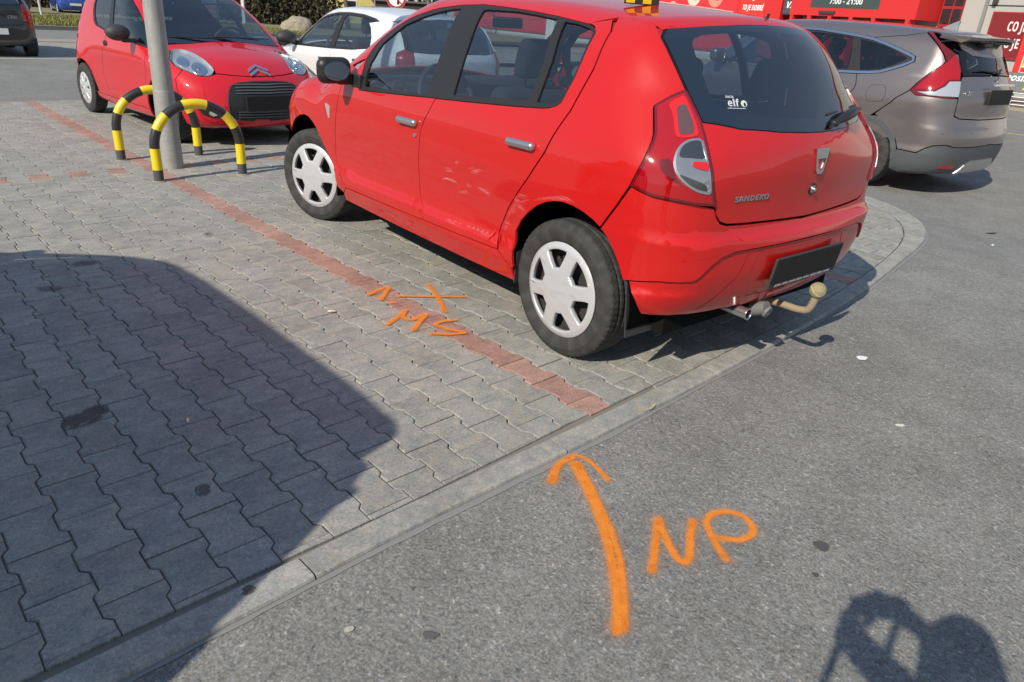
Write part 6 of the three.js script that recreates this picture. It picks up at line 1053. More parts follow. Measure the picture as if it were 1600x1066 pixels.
// ---------------------------------------------------------------- striped hoops, lamp pole, signs, litter
const hoopYellow = phys(lin(.80, .60, .012), .35, { clearcoat: .5, clearcoatRoughness: .2 }), hoopBlack = phys(lin(.022, .022, .024), .4, { clearcoat: .4, clearcoatRoughness: .2 }), hoopBase = std(lin(.07, .07, .07), .7);
function hoop(a, b, H, label) {
  const A = V(a[0], 0, a[1]), B = V(b[0], 0, b[1]), mid = A.clone().add(B).multiplyScalar(.5), half = A.distanceTo(B) / 2, ang = Math.atan2(-(B.z - A.z), B.x - A.x);
  const t = thing('striped_hoop', label, 'hoop barrier', [mid.x, 0, mid.z], ang, 'striped hoops round the pole');
  const leg = H - half, pts = [];
  for (let i = 0; i <= 8; i++) pts.push(V(-half, -.02 + (leg + .02) * i / 8, 0));
  for (let i = 1; i < 24; i++) { const q = Math.PI * (1 - i / 24); pts.push(V(Math.cos(q) * half, leg + Math.sin(q) * half, 0)); }
  for (let i = 0; i <= 8; i++) pts.push(V(half, leg - (leg + .02) * i / 8, 0));
  const cv = new THREE.CatmullRomCurve3(pts), len = cv.getLength(), cuts = [0, .115, .255, .40, .515, .615, .755]; // bands from each foot to the crown (in metres of the half length below)
  const halfLen = len / 2, sc = halfLen / .865, c = cuts.map(v => v * sc), all = [...c.map(v => v / len), ...rev(c).map(v => 1 - v / len)];
  const mats = [hoopBase, hoopYellow, hoopBlack, hoopYellow, hoopBlack, hoopBlack]; const seq = ['foot', 'yellow_band', 'black_band', 'yellow_band', 'black_band', 'yellow_band'];
  const bands = []; const cs = [0, .12, .30, .455, .60, .765].map(v => v * sc), n = cs.length;
  for (let k = 0; k < n; k++) bands.push([cs[k] / len, k === n - 1 ? 1 - cs[n - 1] / len : cs[k + 1] / len, seq[k]]);
  for (let k = n - 2; k >= 0; k--) bands.push([1 - cs[k + 1] / len, 1 - cs[k] / len, seq[k]]);
  class Seg extends THREE.Curve { constructor(u, v) { super(); this.u = u; this.v = v; } getPoint(q) { return cv.getPointAt(Math.min(1, Math.max(0, this.u + (this.v - this.u) * q))); } }
  for (const [u, v, nm] of bands) part(nm, new THREE.TubeGeometry(new Seg(u, v), 14, nm === 'foot' ? .0375 : nm === 'yellow_band' ? .0385 : .038, 20), nm === 'foot' ? hoopBase : nm === 'yellow_band' ? hoopYellow : hoopBlack, t);
  for (const s of [-1, 1]) part('ground_collar', new THREE.CylinderGeometry(.05, .055, .008, 20).translate(s * half, .003, 0), std(lin(.25, .24, .22), .9), t);
}
hoop([-2.952, -5.736], [-2.442, -6.190], .595, 'yellow and black striped steel hoop standing nearer, in front of the grey pole');
hoop([-3.623, -6.425], [-3.104, -6.848], .60, 'yellow and black striped steel hoop standing farther back, behind the grey pole');
{
  const galv = (() => { const a = tileNoise(512, 60, 41), b = tileNoise(512, 12, 42), c = tileNoise(512, 200, 43); const m = dataTex(512, 512, (x, y, i) => { const v = 160 + (a[i] - .5) * 12 + (b[i] - .5) * 12 + (c[i] - .5) * 8; return [v * .985, v * .985, v * .965]; }, true); m.repeat.set(1, 4); return std(0xffffff, .62, { map: m, metalness: .25 }); })();
  const t = thing('lamp_pole', 'thick galvanised grey lamp pole standing between the striped hoops', 'lamp pole', [-3.082, 0, -6.255]);
  t.rotation.z = -.012; t.rotation.x = .0;
  part('lower_shaft', new THREE.CylinderGeometry(.082, .090, .64, 40).translate(0, .32, 0), galv, t);
  part('collar', new THREE.CylinderGeometry(.080, .0825, .014, 40).translate(0, .645, 0), galv, t);
  part('upper_shaft', new THREE.CylinderGeometry(.045, .0785, 6.4, 40).translate(0, 3.85, 0), galv, t);
  part('arm', tube([[0, 7.0, 0], [.1, 7.3, 0], [.6, 7.5, 0], [1.1, 7.55, 0]], .03, 20, 10), galv, t);
  part('lantern', box(.6, .1, .22, 1.35, 7.54, 0, .04), M.greyPlastic, t);
}
// far road: edge line, pale bays, kerb, verge
{
  const roadPaint = std(lin(.62, .61, .58), .8), q = (name, pts, y, mat) => { const pos = []; for (const [i, j, k] of [[0, 1, 2], [0, 2, 3]]) for (const n of [i, j, k]) pos.push(pts[n][0], y, pts[n][1]); const g = new THREE.BufferGeometry(); g.setAttribute('position', new THREE.Float32BufferAttribute(pos, 3)); g.setAttribute('uv', new THREE.Float32BufferAttribute(pos.filter((_, i) => i % 3 !== 1), 2)); g.computeVertexNormals(); return struct(part(name, g, mat, scene)); };
  const P2 = (u, t) => lat(u, t);
  // lines run along the paver rows (u) at a distance t from the near kerb
  const strip = (name, t0, t1, y, mat, u0 = -60, u1 = 60) => q(name, [P2(u0, t0), P2(u1, t0), P2(u1, t1), P2(u0, t1)], y, mat);
  const back = unlat(-10.1, -15.4)[1];
  strip('far_edge_line', back - .06, back + .06, -.013, roadPaint);
  strip('far_bays', back + .07, back + 6.6, -.009, pm(.50, .485, .455));
  strip('far_red_line', back + 5.2, back + 5.5, -.004, pm(.52, .28, .23));
  const vt = unlat(-15.9, -26.0)[1];
  strip('verge_kerb_face', vt - .1, vt + .02, .10, pm(.5, .49, .47));
  const gk = struct(part('verge_kerb', new THREE.BoxGeometry(120, .14, .14).translate(0, .05, 0), pm(.5, .49, .47), scene)); const [kx, kz] = P2(0, vt); gk.position.set(kx, 0, kz); gk.rotation.y = PA;
  strip('verge_soil', vt + .05, vt + 60, .09, std(lin(.22, .19, .10), 1));
  // grass on the verge: blades in tufts, too many to count
  const bl = new THREE.BufferGeometry(); bl.setAttribute('position', new THREE.Float32BufferAttribute([-.02, 0, 0, .02, 0, 0, .01, .11, .03, -.015, 0, .01, .02, 0, .012, -.02, .08, -.03, 0, 0, -.015, .01, 0, .02, .035, .09, 0], 3)); bl.computeVertexNormals();
  const N = 26000, im = new THREE.InstancedMesh(bl, std(lin(.26, .235, .09), .95), N), o3 = new THREE.Object3D(), col = new THREE.Color();
  for (let i = 0; i < N; i++) { const [x, z] = P2(rr(-9, 16), vt + .15 + rnd() * 9); o3.position.set(x, .09, z); o3.rotation.set(0, rr(0, 6.3), 0); const s = rr(.6, 1.5); o3.scale.set(s * 1.3, s, s * 1.3); o3.updateMatrix(); im.setMatrixAt(i, o3.matrix); const k = rr(.6, 1.25); im.setColorAt(i, col.setRGB(.9 * k, k, .8 * k)); }
  im.name = 'verge_grass'; im.userData.kind = 'stuff'; tag(im, 'dry yellowish grass on the verge beyond the far road', 'grass'); im.castShadow = im.receiveShadow = true; scene.add(im);
}
// round traffic signs on posts beyond the white hatchback
function roundSign(x, z, y, rad, facing, draw, label) {
  const t = thing('traffic_sign', label, 'traffic sign', [x, 0, z], facing);
  part('post', new THREE.CylinderGeometry(.03, .03, y + .5, 12).translate(0, (y + .5) / 2, -.03), M.satin, t);
  part('backing', new THREE.CylinderGeometry(rad, rad, .02, 40).rotateX(Math.PI / 2).translate(0, y, 0), M.silver, t);
  const tx = textPlane(1, 1, draw, 256); part('face', new THREE.CircleGeometry(rad - .004, 40).translate(0, y, .0125), std(0xffffff, .5, { map: tx }), t);
}
{
  const ring = (c, w) => { c.fillStyle = '#f2f2f0'; c.fillRect(0, 0, w, w); c.lineWidth = w * .11; c.strokeStyle = '#b3202a'; c.beginPath(); c.arc(w / 2, w / 2, w * .44, 0, 7); c.stroke(); };
  const f = (x, z) => Math.atan2(-x, -z);
  roundSign(-5.55, -31.5, 1.72, .40, f(-5.55, -31.5), (c, w) => { ring(c, w); c.strokeStyle = c.fillStyle = '#141414'; c.lineWidth = w * .12; c.beginPath(); c.moveTo(w * .60, w * .80); c.lineTo(w * .60, w * .46); c.lineTo(w * .36, w * .40); c.stroke(); c.beginPath(); c.moveTo(w * .2, w * .36); c.lineTo(w * .40, w * .26); c.lineTo(w * .38, w * .54); c.fill(); c.strokeStyle = '#b3202a'; c.lineWidth = w * .07; c.beginPath(); c.moveTo(w * .2, w * .2); c.lineTo(w * .8, w * .8); c.stroke(); }, 'round red-rimmed no-left-turn sign showing above the white roof');
  roundSign(-6.7, -33.0, 1.80, .2, f(-6.7, -33) + .9, (c, w) => { ring(c, w); c.fillStyle = '#141414'; c.beginPath(); c.arc(w * .5, w * .56, w * .09, 0, 7); c.fill(); }, 'narrow round sign turned away, left of the no-left-turn sign');
  // white post on the verge
  const t = thing('white_post', 'thin white sign post at the edge of the verge', 'post', [-20.6, .05, -32.3]); part('shaft', new THREE.CylinderGeometry(.045, .045, 3.2, 12).translate(0, 1.6, 0), std(lin(.6, .6, .58), .6), t); part('cap', new THREE.SphereGeometry(.048, 12, 8).translate(0, 3.2, 0), std(lin(.5, .5, .5), .6), t); t.rotation.z = .03;
  const t2 = thing('white_post', 'white square post rising behind the silver car', 'post', [-15.3, .05, -41.0]); part('shaft', box(.16, 2.6, .16, 0, 1.3, 0, .02), std(lin(.62, .62, .6), .6), t2); part('board', box(.6, .2, .06, .35, 2.3, 0, .02), std(lin(.6, .62, .62), .6), t2);
}
// litter and stains
{
  const blob = (n, r, sx, sy) => Array.from({ length: n }, (_, i) => { const a = i / n * 6.283, k = r * (.75 + .5 * rnd()); return new THREE.Vector2(Math.cos(a) * k * sx, Math.sin(a) * k * sy); });
  const flat = (x, z, y, pts, mat, parent, name, turn = 0) => { const g = new THREE.ShapeGeometry(new THREE.Shape(pts)).rotateX(-Math.PI / 2).rotateY(turn).translate(x, y, z); return part(name, g, mat, parent); };
  const gum = std(lin(.075, .075, .075), .85), oil = std(0xffffff, .8, { transparent: true });
  const A = globalThis.__asphalt;
  const disc = (r, n = 22) => Array.from({ length: n }, (_, i) => { const a = i / n * 6.283, k = r * (1 + .09 * Math.sin(a * 3 + r * 50)); return new THREE.Vector2(Math.cos(a) * k, Math.sin(a) * k); });
  flat(.99, -1.755, -.0145, disc(.024), gum, A, 'gum_spot', .4); flat(.925, -1.625, -.0145, disc(.010), gum, A, 'gum_spot'); flat(-.155, -1.31, -.0145, blob(12, .02, 1, .7), std(lin(.10, .10, .10), .9), A, 'stain');
  // soft-edged oily stains on the pavers
  const st = (x, z, w, h, sd, k) => { const t = dataTex(96, 96, (a, b) => { const dx = (a - 48) / 48, dy = (b - 48) / 48, r = Math.hypot(dx, dy), n = fbm(a * .09 + sd, b * .09 + sd * 2); const v = cl(255 * k * sstep(.35, .62, n + .42 * (1 - r) - (r > .8 ? (r - .8) * 4 : 0)) * (.7 + .3 * hash2(a, b))); return [v, v, v]; }, false, false);
    const m = part('stain', new THREE.PlaneGeometry(w, h).rotateX(-Math.PI / 2).rotateY(sd).translate(x, .0042, z), std(lin(.06, .055, .05), .75, { alphaMap: t, transparent: true }), scene.getObjectByName('paved_bays')); m.castShadow = false; };
  st(-1.51, -2.17, .22, .14, 1.3, .7); st(-.93, -1.80, .08, .06, 2.1, .6); st(-2.41, -3.72, .16, .10, .7, .5); st(-2.36, -3.33, .16, .10, 3.3, .45); st(-.64, -1.40, .045, .045, 8.2, .7); st(-2.0, -4.4, .12, .08, 5.2, .35);
  const paper = std(lin(.78, .80, .82), .8);
  const curl = (pts, x, z, y, mat, name, label, cat, turn) => { const g = new THREE.ExtrudeGeometry(new THREE.Shape(pts), { depth: .0015, bevelEnabled: false, curveSegments: 6 }).rotateX(-Math.PI / 2); const p = g.attributes.position; for (let i = 0; i < p.count; i++) p.setY(i, p.getY(i) + 2.2 * p.getX(i) ** 2 + .15 * Math.abs(p.getZ(i))); g.computeVertexNormals(); const m = top(name, g, mat, label, cat); m.position.set(x, y, z); m.rotation.y = turn; };
  curl(blob(11, .026, 1.15, .75), 1.715, -3.185, groundY(1.7, -3.2) + .002, paper, 'paper_scrap', 'small white paper scrap on the asphalt behind the red hatchback', 'litter', .6);
  curl(blob(9, .014, 1.6, .7), 1.60, -2.54, -.016, std(lin(.6, .58, .52), .9), 'paper_scrap', 'tiny pale scrap on the open asphalt right of the kerb', 'litter', .2);
  curl(blob(10, .028, 1.7, .6), .56, -2.515, -.004, std(lin(.38, .33, .22), .95), 'dry_leaf', 'dry curled leaf lying on the kerb below the rear wheel', 'leaf', .8);
  curl(blob(8, .010, 1.4, .8), -.36, -1.31, -.016, std(lin(.42, .40, .33), .95), 'dry_leaf', 'pale dry leaf on the asphalt at the bottom left', 'leaf', .4);
  curl(blob(8, .013, 1.8, .6), .12, -2.085, -.006, std(lin(.75, .33, .06), .85), 'painted_chip', 'orange-sprayed chip lying against the kerb beside the arrow head', 'litter', .9);
  curl(blob(7, .03, 2.2, .35), 4.19, -6.28, groundY(4.19, -6.28) + .002, std(lin(.03, .03, .03), .8), 'rubber_strip', 'dark strip of rubber on the asphalt right of the kerb bend', 'litter', .3);
  curl(blob(7, .02, 1.8, .5), 3.86, -5.72, groundY(3.86, -5.72) + .002, paper, 'paper_scrap', 'thin white scrap on the asphalt near the kerb bend', 'litter', .9);
  const butt = thing('cigarette_butt', 'cigarette butt with a white end on the shaded pavers', 'cigarette butt', [-1.15, .009, -2.19], 2.1); part('paper_tube', new THREE.CylinderGeometry(.0055, .0055, .014, 12).rotateZ(Math.PI / 2).translate(-.008, 0, 0), std(lin(.7, .7, .68), .9), butt); part('filter', new THREE.CylinderGeometry(.0057, .0055, .018, 12).rotateZ(Math.PI / 2).translate(.008, 0, 0), std(lin(.48, .26, .08), .9), butt);
  const b2 = thing('cigarette_butt', 'flattened pale cigarette butt on the sunlit pavers left of the sprayed 1', 'cigarette butt', [-.91, .008, -3.27], .3); part('paper_tube', new THREE.CylinderGeometry(.006, .005, .016, 12).rotateZ(Math.PI / 2).translate(-.009, 0, 0), std(lin(.7, .68, .6), .9), b2); part('filter', new THREE.CylinderGeometry(.006, .0055, .018, 12).rotateZ(Math.PI / 2).translate(.008, 0, 0), std(lin(.6, .42, .2), .9), b2);
}

// ---------------------------------------------------------------- hedge, bare trees and what stands behind them
const leafGeo = (() => { const g = new THREE.BufferGeometry(); g.setAttribute('position', new THREE.Float32BufferAttribute([-.5, 0, 0, .5, 0, .1, 0, .6, .05, 0, -.6, .05], 3)); g.setIndex([0, 1, 2, 0, 3, 1]); g.computeVertexNormals(); return g; })();
function leaves(n, place, size, tints, parent, name) {
  const im = new THREE.InstancedMesh(leafGeo, std(lin(1, 1, 1), .85), n), o = new THREE.Object3D(), c = new THREE.Color();
  for (let i = 0; i < n; i++) { const [x, y, z] = place(); o.position.set(x, y, z); o.rotation.set(rr(0, 6.3), rr(0, 6.3), rr(0, 6.3)); const s = size * rr(.6, 1.4); o.scale.set(s, s, s); o.updateMatrix(); im.setMatrixAt(i, o.matrix); const t = tints[Math.floor(rnd() * tints.length)], k = rr(.75, 1.25); im.setColorAt(i, c.setRGB(t[0] * k, t[1] * k, t[2] * k)); }
  im.name = name; im.userData.kind = 'stuff'; im.castShadow = im.receiveShadow = true; parent.add(im); return im;
}
function hedge(x0, z0, x1, z1, h, depth, label) {
  const t = thing('evergreen_hedge', label, 'hedge'), dx = x1 - x0, dz = z1 - z0, L = Math.hypot(dx, dz), n = [dz / L, -dx / L];
  leaves(Math.round(L * h * 420), () => { const u = rnd(), top = h * (.86 + .24 * fbm(u * L * .5, 3)), y = rnd() * top, w = (rnd() - .5) * depth * (1 - .25 * (y / h) ** 3); return [x0 + dx * u + n[0] * w, .1 + y, z0 + dz * u + n[1] * w]; }, .13, [[.036, .034, .016], [.055, .048, .024], [.025, .026, .013], [.075, .06, .034]], t, 'foliage');
  const st = []; for (let u = .02; u < 1; u += .7 / L) st.push(rod([x0 + dx * u, .05, z0 + dz * u], [x0 + dx * u + rr(-.1, .1), h * .8, z0 + dz * u], .05, .02, 6));
  for (const s of st) part('stem', s, std(lin(.06, .045, .03), .95), t);
}
hedge(-22, -47, -10.5, -41.5, 2.3, 1.6, 'dark clipped evergreen hedge behind the silver car');
hedge(-46, -40, -25, -47, 2.6, 1.8, 'long dark hedge behind the cars beyond the verge');
const bark = std(lin(.17, .15, .12), .95, { bumpMap: grainTex, bumpScale: .01 });
function bareTree(x, z, h, label, sd) {
  seed = sd; const t = thing('bare_tree', label, 'tree', [x, .05, z]);
  const trunk = [], limbs = [], twigs = [];
  const grow = (p, d, len, r, lvl) => {
    let q = p.clone(), dir = d.clone(); const n = 4;
    for (let i = 0; i < n; i++) { const nx = q.clone().addScaledVector(dir, len / n); (lvl === 0 ? trunk : lvl === 1 ? limbs : twigs).push(rod(q.toArray(), nx.toArray(), r * (1 - .16 * i), r * (1 - .16 * (i + 1)), lvl ? 5 : 9)); q = nx; dir.add(V(rr(-.16, .16), rr(-.02, .12), rr(-.16, .16))).normalize(); 
      if (lvl < 3 && (i > 0 || lvl > 0)) for (let k = 0; k < (lvl === 0 ? 2 : 1) + (rnd() < .4); k++) { const e = dir.clone().add(V(rr(-.9, .9), rr(.0, .5), rr(-.9, .9))).normalize(); grow(q, e, len * rr(.42, .62), r * (1 - .16 * i) * rr(.36, .5), lvl + 1); } }
  };
  grow(V(0, 0, 0), V(rr(-.12, .12), 1, rr(-.1, .1)).normalize(), h, h * .032, 0);
  part('trunk', trunk, bark, t); part('limbs', limbs, bark, t); part('twigs', twigs, bark, t);
}
[[-12.3, -43.5, 4.6, 'forked bare tree with a thick leaning trunk left of the yellow house', 5], [-10.6, -44.5, 4.4, 'straight bare tree trunk right of the yellow house', 17], [-8.6, -48, 4.2, 'slender bare tree behind the white hatchback, left one', 23], [-6.6, -50, 4.4, 'slender bare tree behind the white hatchback, next to the round signs', 31], [-4.6, -52, 4.6, 'bare tree right of the round signs', 37], [-19, -50, 4.8, 'bare tree rising behind the dark hedge', 41], [-29, -52, 5, 'bare tree behind the cars beyond the verge', 43]].forEach(a => bareTree(...a));
seed = 777;
{ // low wood behind everything on the left: one mass of twigs and evergreen
  const g = thing('far_wood', 'brown and green band of woodland far behind the car park', 'woodland'); g.userData.kind = 'stuff';
  leaves(26000, () => { const u = rnd(), x = -75 + 92 * u, z = -66 - 16 * (1 - u) + rr(-5, 5); return [x, .1 + (rnd() ** 1.3) * (5 + 4 * fbm(x * .13, 2)), z]; }, .42, [[.09, .075, .05], [.07, .065, .04], [.05, .055, .025], [.11, .095, .065]], g, 'foliage');
  // boulder by the verge
  const geo = new THREE.IcosahedronGeometry(.5, 4); const p = geo.attributes.position; for (let i = 0; i < p.count; i++) { const v = V(p.getX(i), p.getY(i), p.getZ(i)), k = 1 + 1.5 * (fbm(v.x * 1.7 + 4, v.z * 1.7 + v.y * 2.1) - .45) + .12 * (fbm(v.x * 5, v.y * 5 + v.z * 4) - .4); p.setXYZ(i, v.x * k * 1.25, v.y * k * .85, v.z * k); } geo.computeVertexNormals();
  const r = top('boulder', geo, std(lin(.30, .265, .20), .95, { bumpMap: grainTex, bumpScale: .03 }), 'pale sandy boulder beside the hedge, left of the white hatchback', 'boulder'); r.position.set(-11.1, .18, -36.6);
  // low yellow house between the tree trunks
  const h = thing('yellow_house', 'small yellow house with a dark roof seen between the bare trunks', 'house', [-13.2, 0, -60], .3);
  part('wall', box(5, 2.1, 4, 0, 1.05, 0), std(lin(.62, .54, .20), .9), h);
  part('roof', new THREE.ExtrudeGeometry(new THREE.Shape([new THREE.Vector2(-2.9, 0), new THREE.Vector2(2.9, 0), new THREE.Vector2(0, 1.5)]), { depth: 4.6, bevelEnabled: false }).translate(0, 2.1, -2.3), std(lin(.06, .05, .05), .9), h);
  const wdw = part('window', box(.9, .9, .06, -1, 1.2, 2.0), M.white, h); part('pane', box(.76, .76, .02, -1, 1.2, 2.035), M.frit, wdw);
  const sh = thing('dark_shed', 'low dark shed with a flat roof right of the yellow house', 'shed', [-9.2, 0, -58], .2); part('wall', box(5, 1.7, 3, 0, .85, 0), std(lin(.045, .045, .05), .9), sh); part('roof', box(5.6, .12, 3.4, 0, 1.76, 0), std(lin(.13, .12, .12), .9), sh);
}

// ---------------------------------------------------------------- the shop front at the upper right
{
  const A = [2.89, -47.333], D = [.54462, .83868], ang = Math.atan2(-D[1], D[0]);       // the wall runs from A towards the right and nearer
  const shop = thing('supermarket', 'red and white supermarket front with a framed entrance and advertising panels', 'building', [A[0], -.15, A[1]], ang);
  // local axes: x along the wall to the right, y up, z out of the wall towards the car park
  const wallM = std(lin(.52, .52, .50), .85, { bumpMap: pavedTex.bump, bumpScale: .002 }), redM = phys(lin(.62, .022, .022), .45, { clearcoat: .3 }), deepRed = std(lin(.33, .018, .022), .6), whiteM = std(lin(.74, .74, .72), .7), darkM = std(lin(.04, .045, .05), .5), greyM = std(lin(.42, .41, .39), .8), winM = phys(lin(.02, .025, .03), .05, { clearcoat: 1 });
  const bx = (name, x0, x1, y0, y1, z0, z1, m, parent = shop) => part(name, box(x1 - x0, y1 - y0, z1 - z0, (x0 + x1) / 2, (y0 + y1) / 2, (z0 + z1) / 2), m, parent);
  const print = (name, x0, x1, y0, y1, z, draw, parent = shop, res = 200) => { const t = textPlane(x1 - x0, y1 - y0, draw, res); return part(name, new THREE.PlaneGeometry(x1 - x0, y1 - y0).translate((x0 + x1) / 2, (y0 + y1) / 2, z), std(0xffffff, .55, { map: t }), parent); };
  const wall = bx('wall', -18, 46, 0, 6.5, -12, 0, wallM);
  bx('plinth', -18, 12.4, 0, .35, 0, .06, greyM);
  bx('roof_edge', -18.2, 46.2, 6.5, 6.8, -12.2, .25, deepRed);
  // long red panels with produce, left of the entrance
  const panelDraw = (words) => (c, w, h) => { c.fillStyle = '#d8343c'; c.fillRect(0, 0, w, h); for (let i = 0; i < 9; i++) { const x = w * (.1 + .1 * i), y = h * (.45 + .12 * Math.sin(i * 2.3)), r = h * (.10 + .03 * Math.sin(i)); c.fillStyle = ['#e9b6a6', '#e9cdb8', '#d98d7c'][i % 3]; c.beginPath(); c.arc(x, y, r, 0, 7); c.fill(); c.fillStyle = '#f3ded0'; c.beginPath(); c.arc(x - r * .3, y - r * .3, r * .45, 0, 7); c.fill(); c.fillStyle = '#b04a48'; c.beginPath(); c.arc(x + r * .25, y + r * .2, r * .25, 0, 7); c.fill(); } c.fillStyle = '#fff'; c.font = `bold ${Math.round(h * .16)}px sans-serif`; words.forEach((t, i) => c.fillText(t, w * (.03 + .3 * i), h * .93)); };
  const pan = bx('red_panel', -16.6, -3.6, .55, 4.2, 0, .10, redM); print('panel_print', -16.5, -3.7, .65, 4.1, .104, panelDraw([]), pan, 80);
  bx('pillar', -3.5, -2.6, 0, 6.5, 0, .2, whiteM);
  const pan2 = bx('red_panel', -2.4, 12.3, .55, 4.6, 0, .10, redM); print('panel_print', -2.3, 12.2, .65, 4.5, .104, panelDraw([]), pan2, 80);
  bx('pillar', 12.55, 13.35, 0, 6.5, 0, .35, whiteM);
  // portal box with the first slogan
  const box1 = bx('portal_side', 13.6, 15.9, 2.02, 6.2, 0, 1.5, redM);
  print('slogan', 13.65, 15.0, 2.1, 3.3, 1.504, (c, w, h) => { c.fillStyle = '#e2382f'; c.fillRect(0, 0, w, h); c.fillStyle = '#fff'; c.font = `italic bold ${Math.round(h * .24)}px sans-serif`; c.fillText('CO JE', w * .16, h * .42); c.fillText('TO JE DOBRÉ', w * .10, h * .78, w * .86); }, box1);
  const stall = bx('display_window', 13.7, 14.9, .4, 1.98, 0, 1.2, darkM); for (let i = 0; i < 3; i++) part('plant_display', new THREE.IcosahedronGeometry(.2, 2).translate(13.95 + .38 * i, 1.75, 1.25), std(lin(.28, .42, .12), .9), stall);
  bx('portal_post', 15.0, 15.9, 0, 2.02, .9, 1.5, redM);
  const sideW = bx('sign_column', 15.95, 16.45, 2.25, 6, 0, 1.45, darkM); print('column_letters', 15.97, 16.43, 2.3, 3.3, 1.454, (c, w, h) => { c.fillStyle = '#4a4d50'; c.fillRect(0, 0, w, h); c.fillStyle = '#fff'; c.font = `italic bold ${Math.round(h * .34)}px sans-serif`; c.fillText('VÍ', w * .22, h * .80); }, sideW);
  // entrance portal: header, sign, glazed bays between red posts
  const portal = bx('portal_header', 16.46, 21.9, 2.26, 6, 0, 1.6, redM);
  print('header_sign', 17.4, 20.4, 2.55, 3.6, 1.606, (c, w, h) => { c.fillStyle = '#3f4a4c'; c.fillRect(0, 0, w, h); c.fillStyle = '#e8ecea'; c.font = `bold ${Math.round(h * .26)}px sans-serif`; c.fillText('7:00 - 21:00', w * .28, h * .86); }, portal);
  bx('sensor', 17.9, 18.6, 2.34, 2.44, 1.6, 1.68, darkM, portal);
  for (const x of [16.5, 17.35, 18.3, 19.25, 20.2, 21.55]) bx('portal_post', x, x + .16, 0, 2.26, 1.2, 1.6, redM);
  for (const [a, b] of [[16.66, 17.35], [17.51, 18.3], [18.46, 19.25], [19.41, 20.2], [20.36, 21.55]]) { const f = bx('glazed_bay', a + .02, b - .02, .05, 2.2, .8, .86, darkM); bx('pane', a + .08, b - .08, .12, 2.05, .861, .872, winM, f); bx('rail', a + .02, b - .02, 2.06, 2.2, .861, .9, redM, f); }
  // dark red glazing and pale pillar right of the portal
  const dk = bx('red_glazing', 21.95, 22.75, 0, 6, 0, .2, deepRed); for (const [y0, y1] of [[.3, 1.5], [1.6, 2.1], [2.2, 2.7], [2.8, 3.4]]) { bx('pane', 22.0, 22.33, y0, y1, .201, .215, winM, dk); bx('pane', 22.38, 22.70, y0, y1, .201, .215, winM, dk); }
  bx('pillar', 22.8, 23.45, 0, 6.5, 0, .3, greyM);
  bx('grey_facing', 23.5, 34, 0, 6.4, 0, .08, greyM); bx('facing_groove', 23.5, 34, 2.83, 2.87, .08, .09, darkM); bx('wall_lamp', 23.65, 23.78, 2.88, 3.05, .08, .22, darkM);
  const sg = bx('slogan_board', 23.75, 30, 1.2, 2.66, .08, .16, deepRed);
  print('slogan', 23.8, 29.9, 1.25, 2.62, .164, (c, w, h) => { c.fillStyle = '#7d1f26'; c.fillRect(0, 0, w, h); c.font = `bold ${Math.round(h * .30)}px sans-serif`; c.fillStyle = '#e9e4dc'; c.save(); c.scale(.62, 1); c.fillText('CO JE', w * .145, h * .40); c.fillStyle = '#d8a72c'; c.fillText('ČESKÉ,', w * .335, h * .40); c.fillStyle = '#e9e4dc'; c.fillText('TO JE DOBRÉ', w * .125, h * .78); c.restore(); }, sg, 170);
  // paving in front of the shop
  const pv = struct(part('shop_pavement', new THREE.BoxGeometry(64, .16, 5).translate(14, -.04, 3.2), pm(.52, .47, .38), scene)); pv.position.set(A[0], -.10, A[1]); pv.rotation.y = ang; 
}
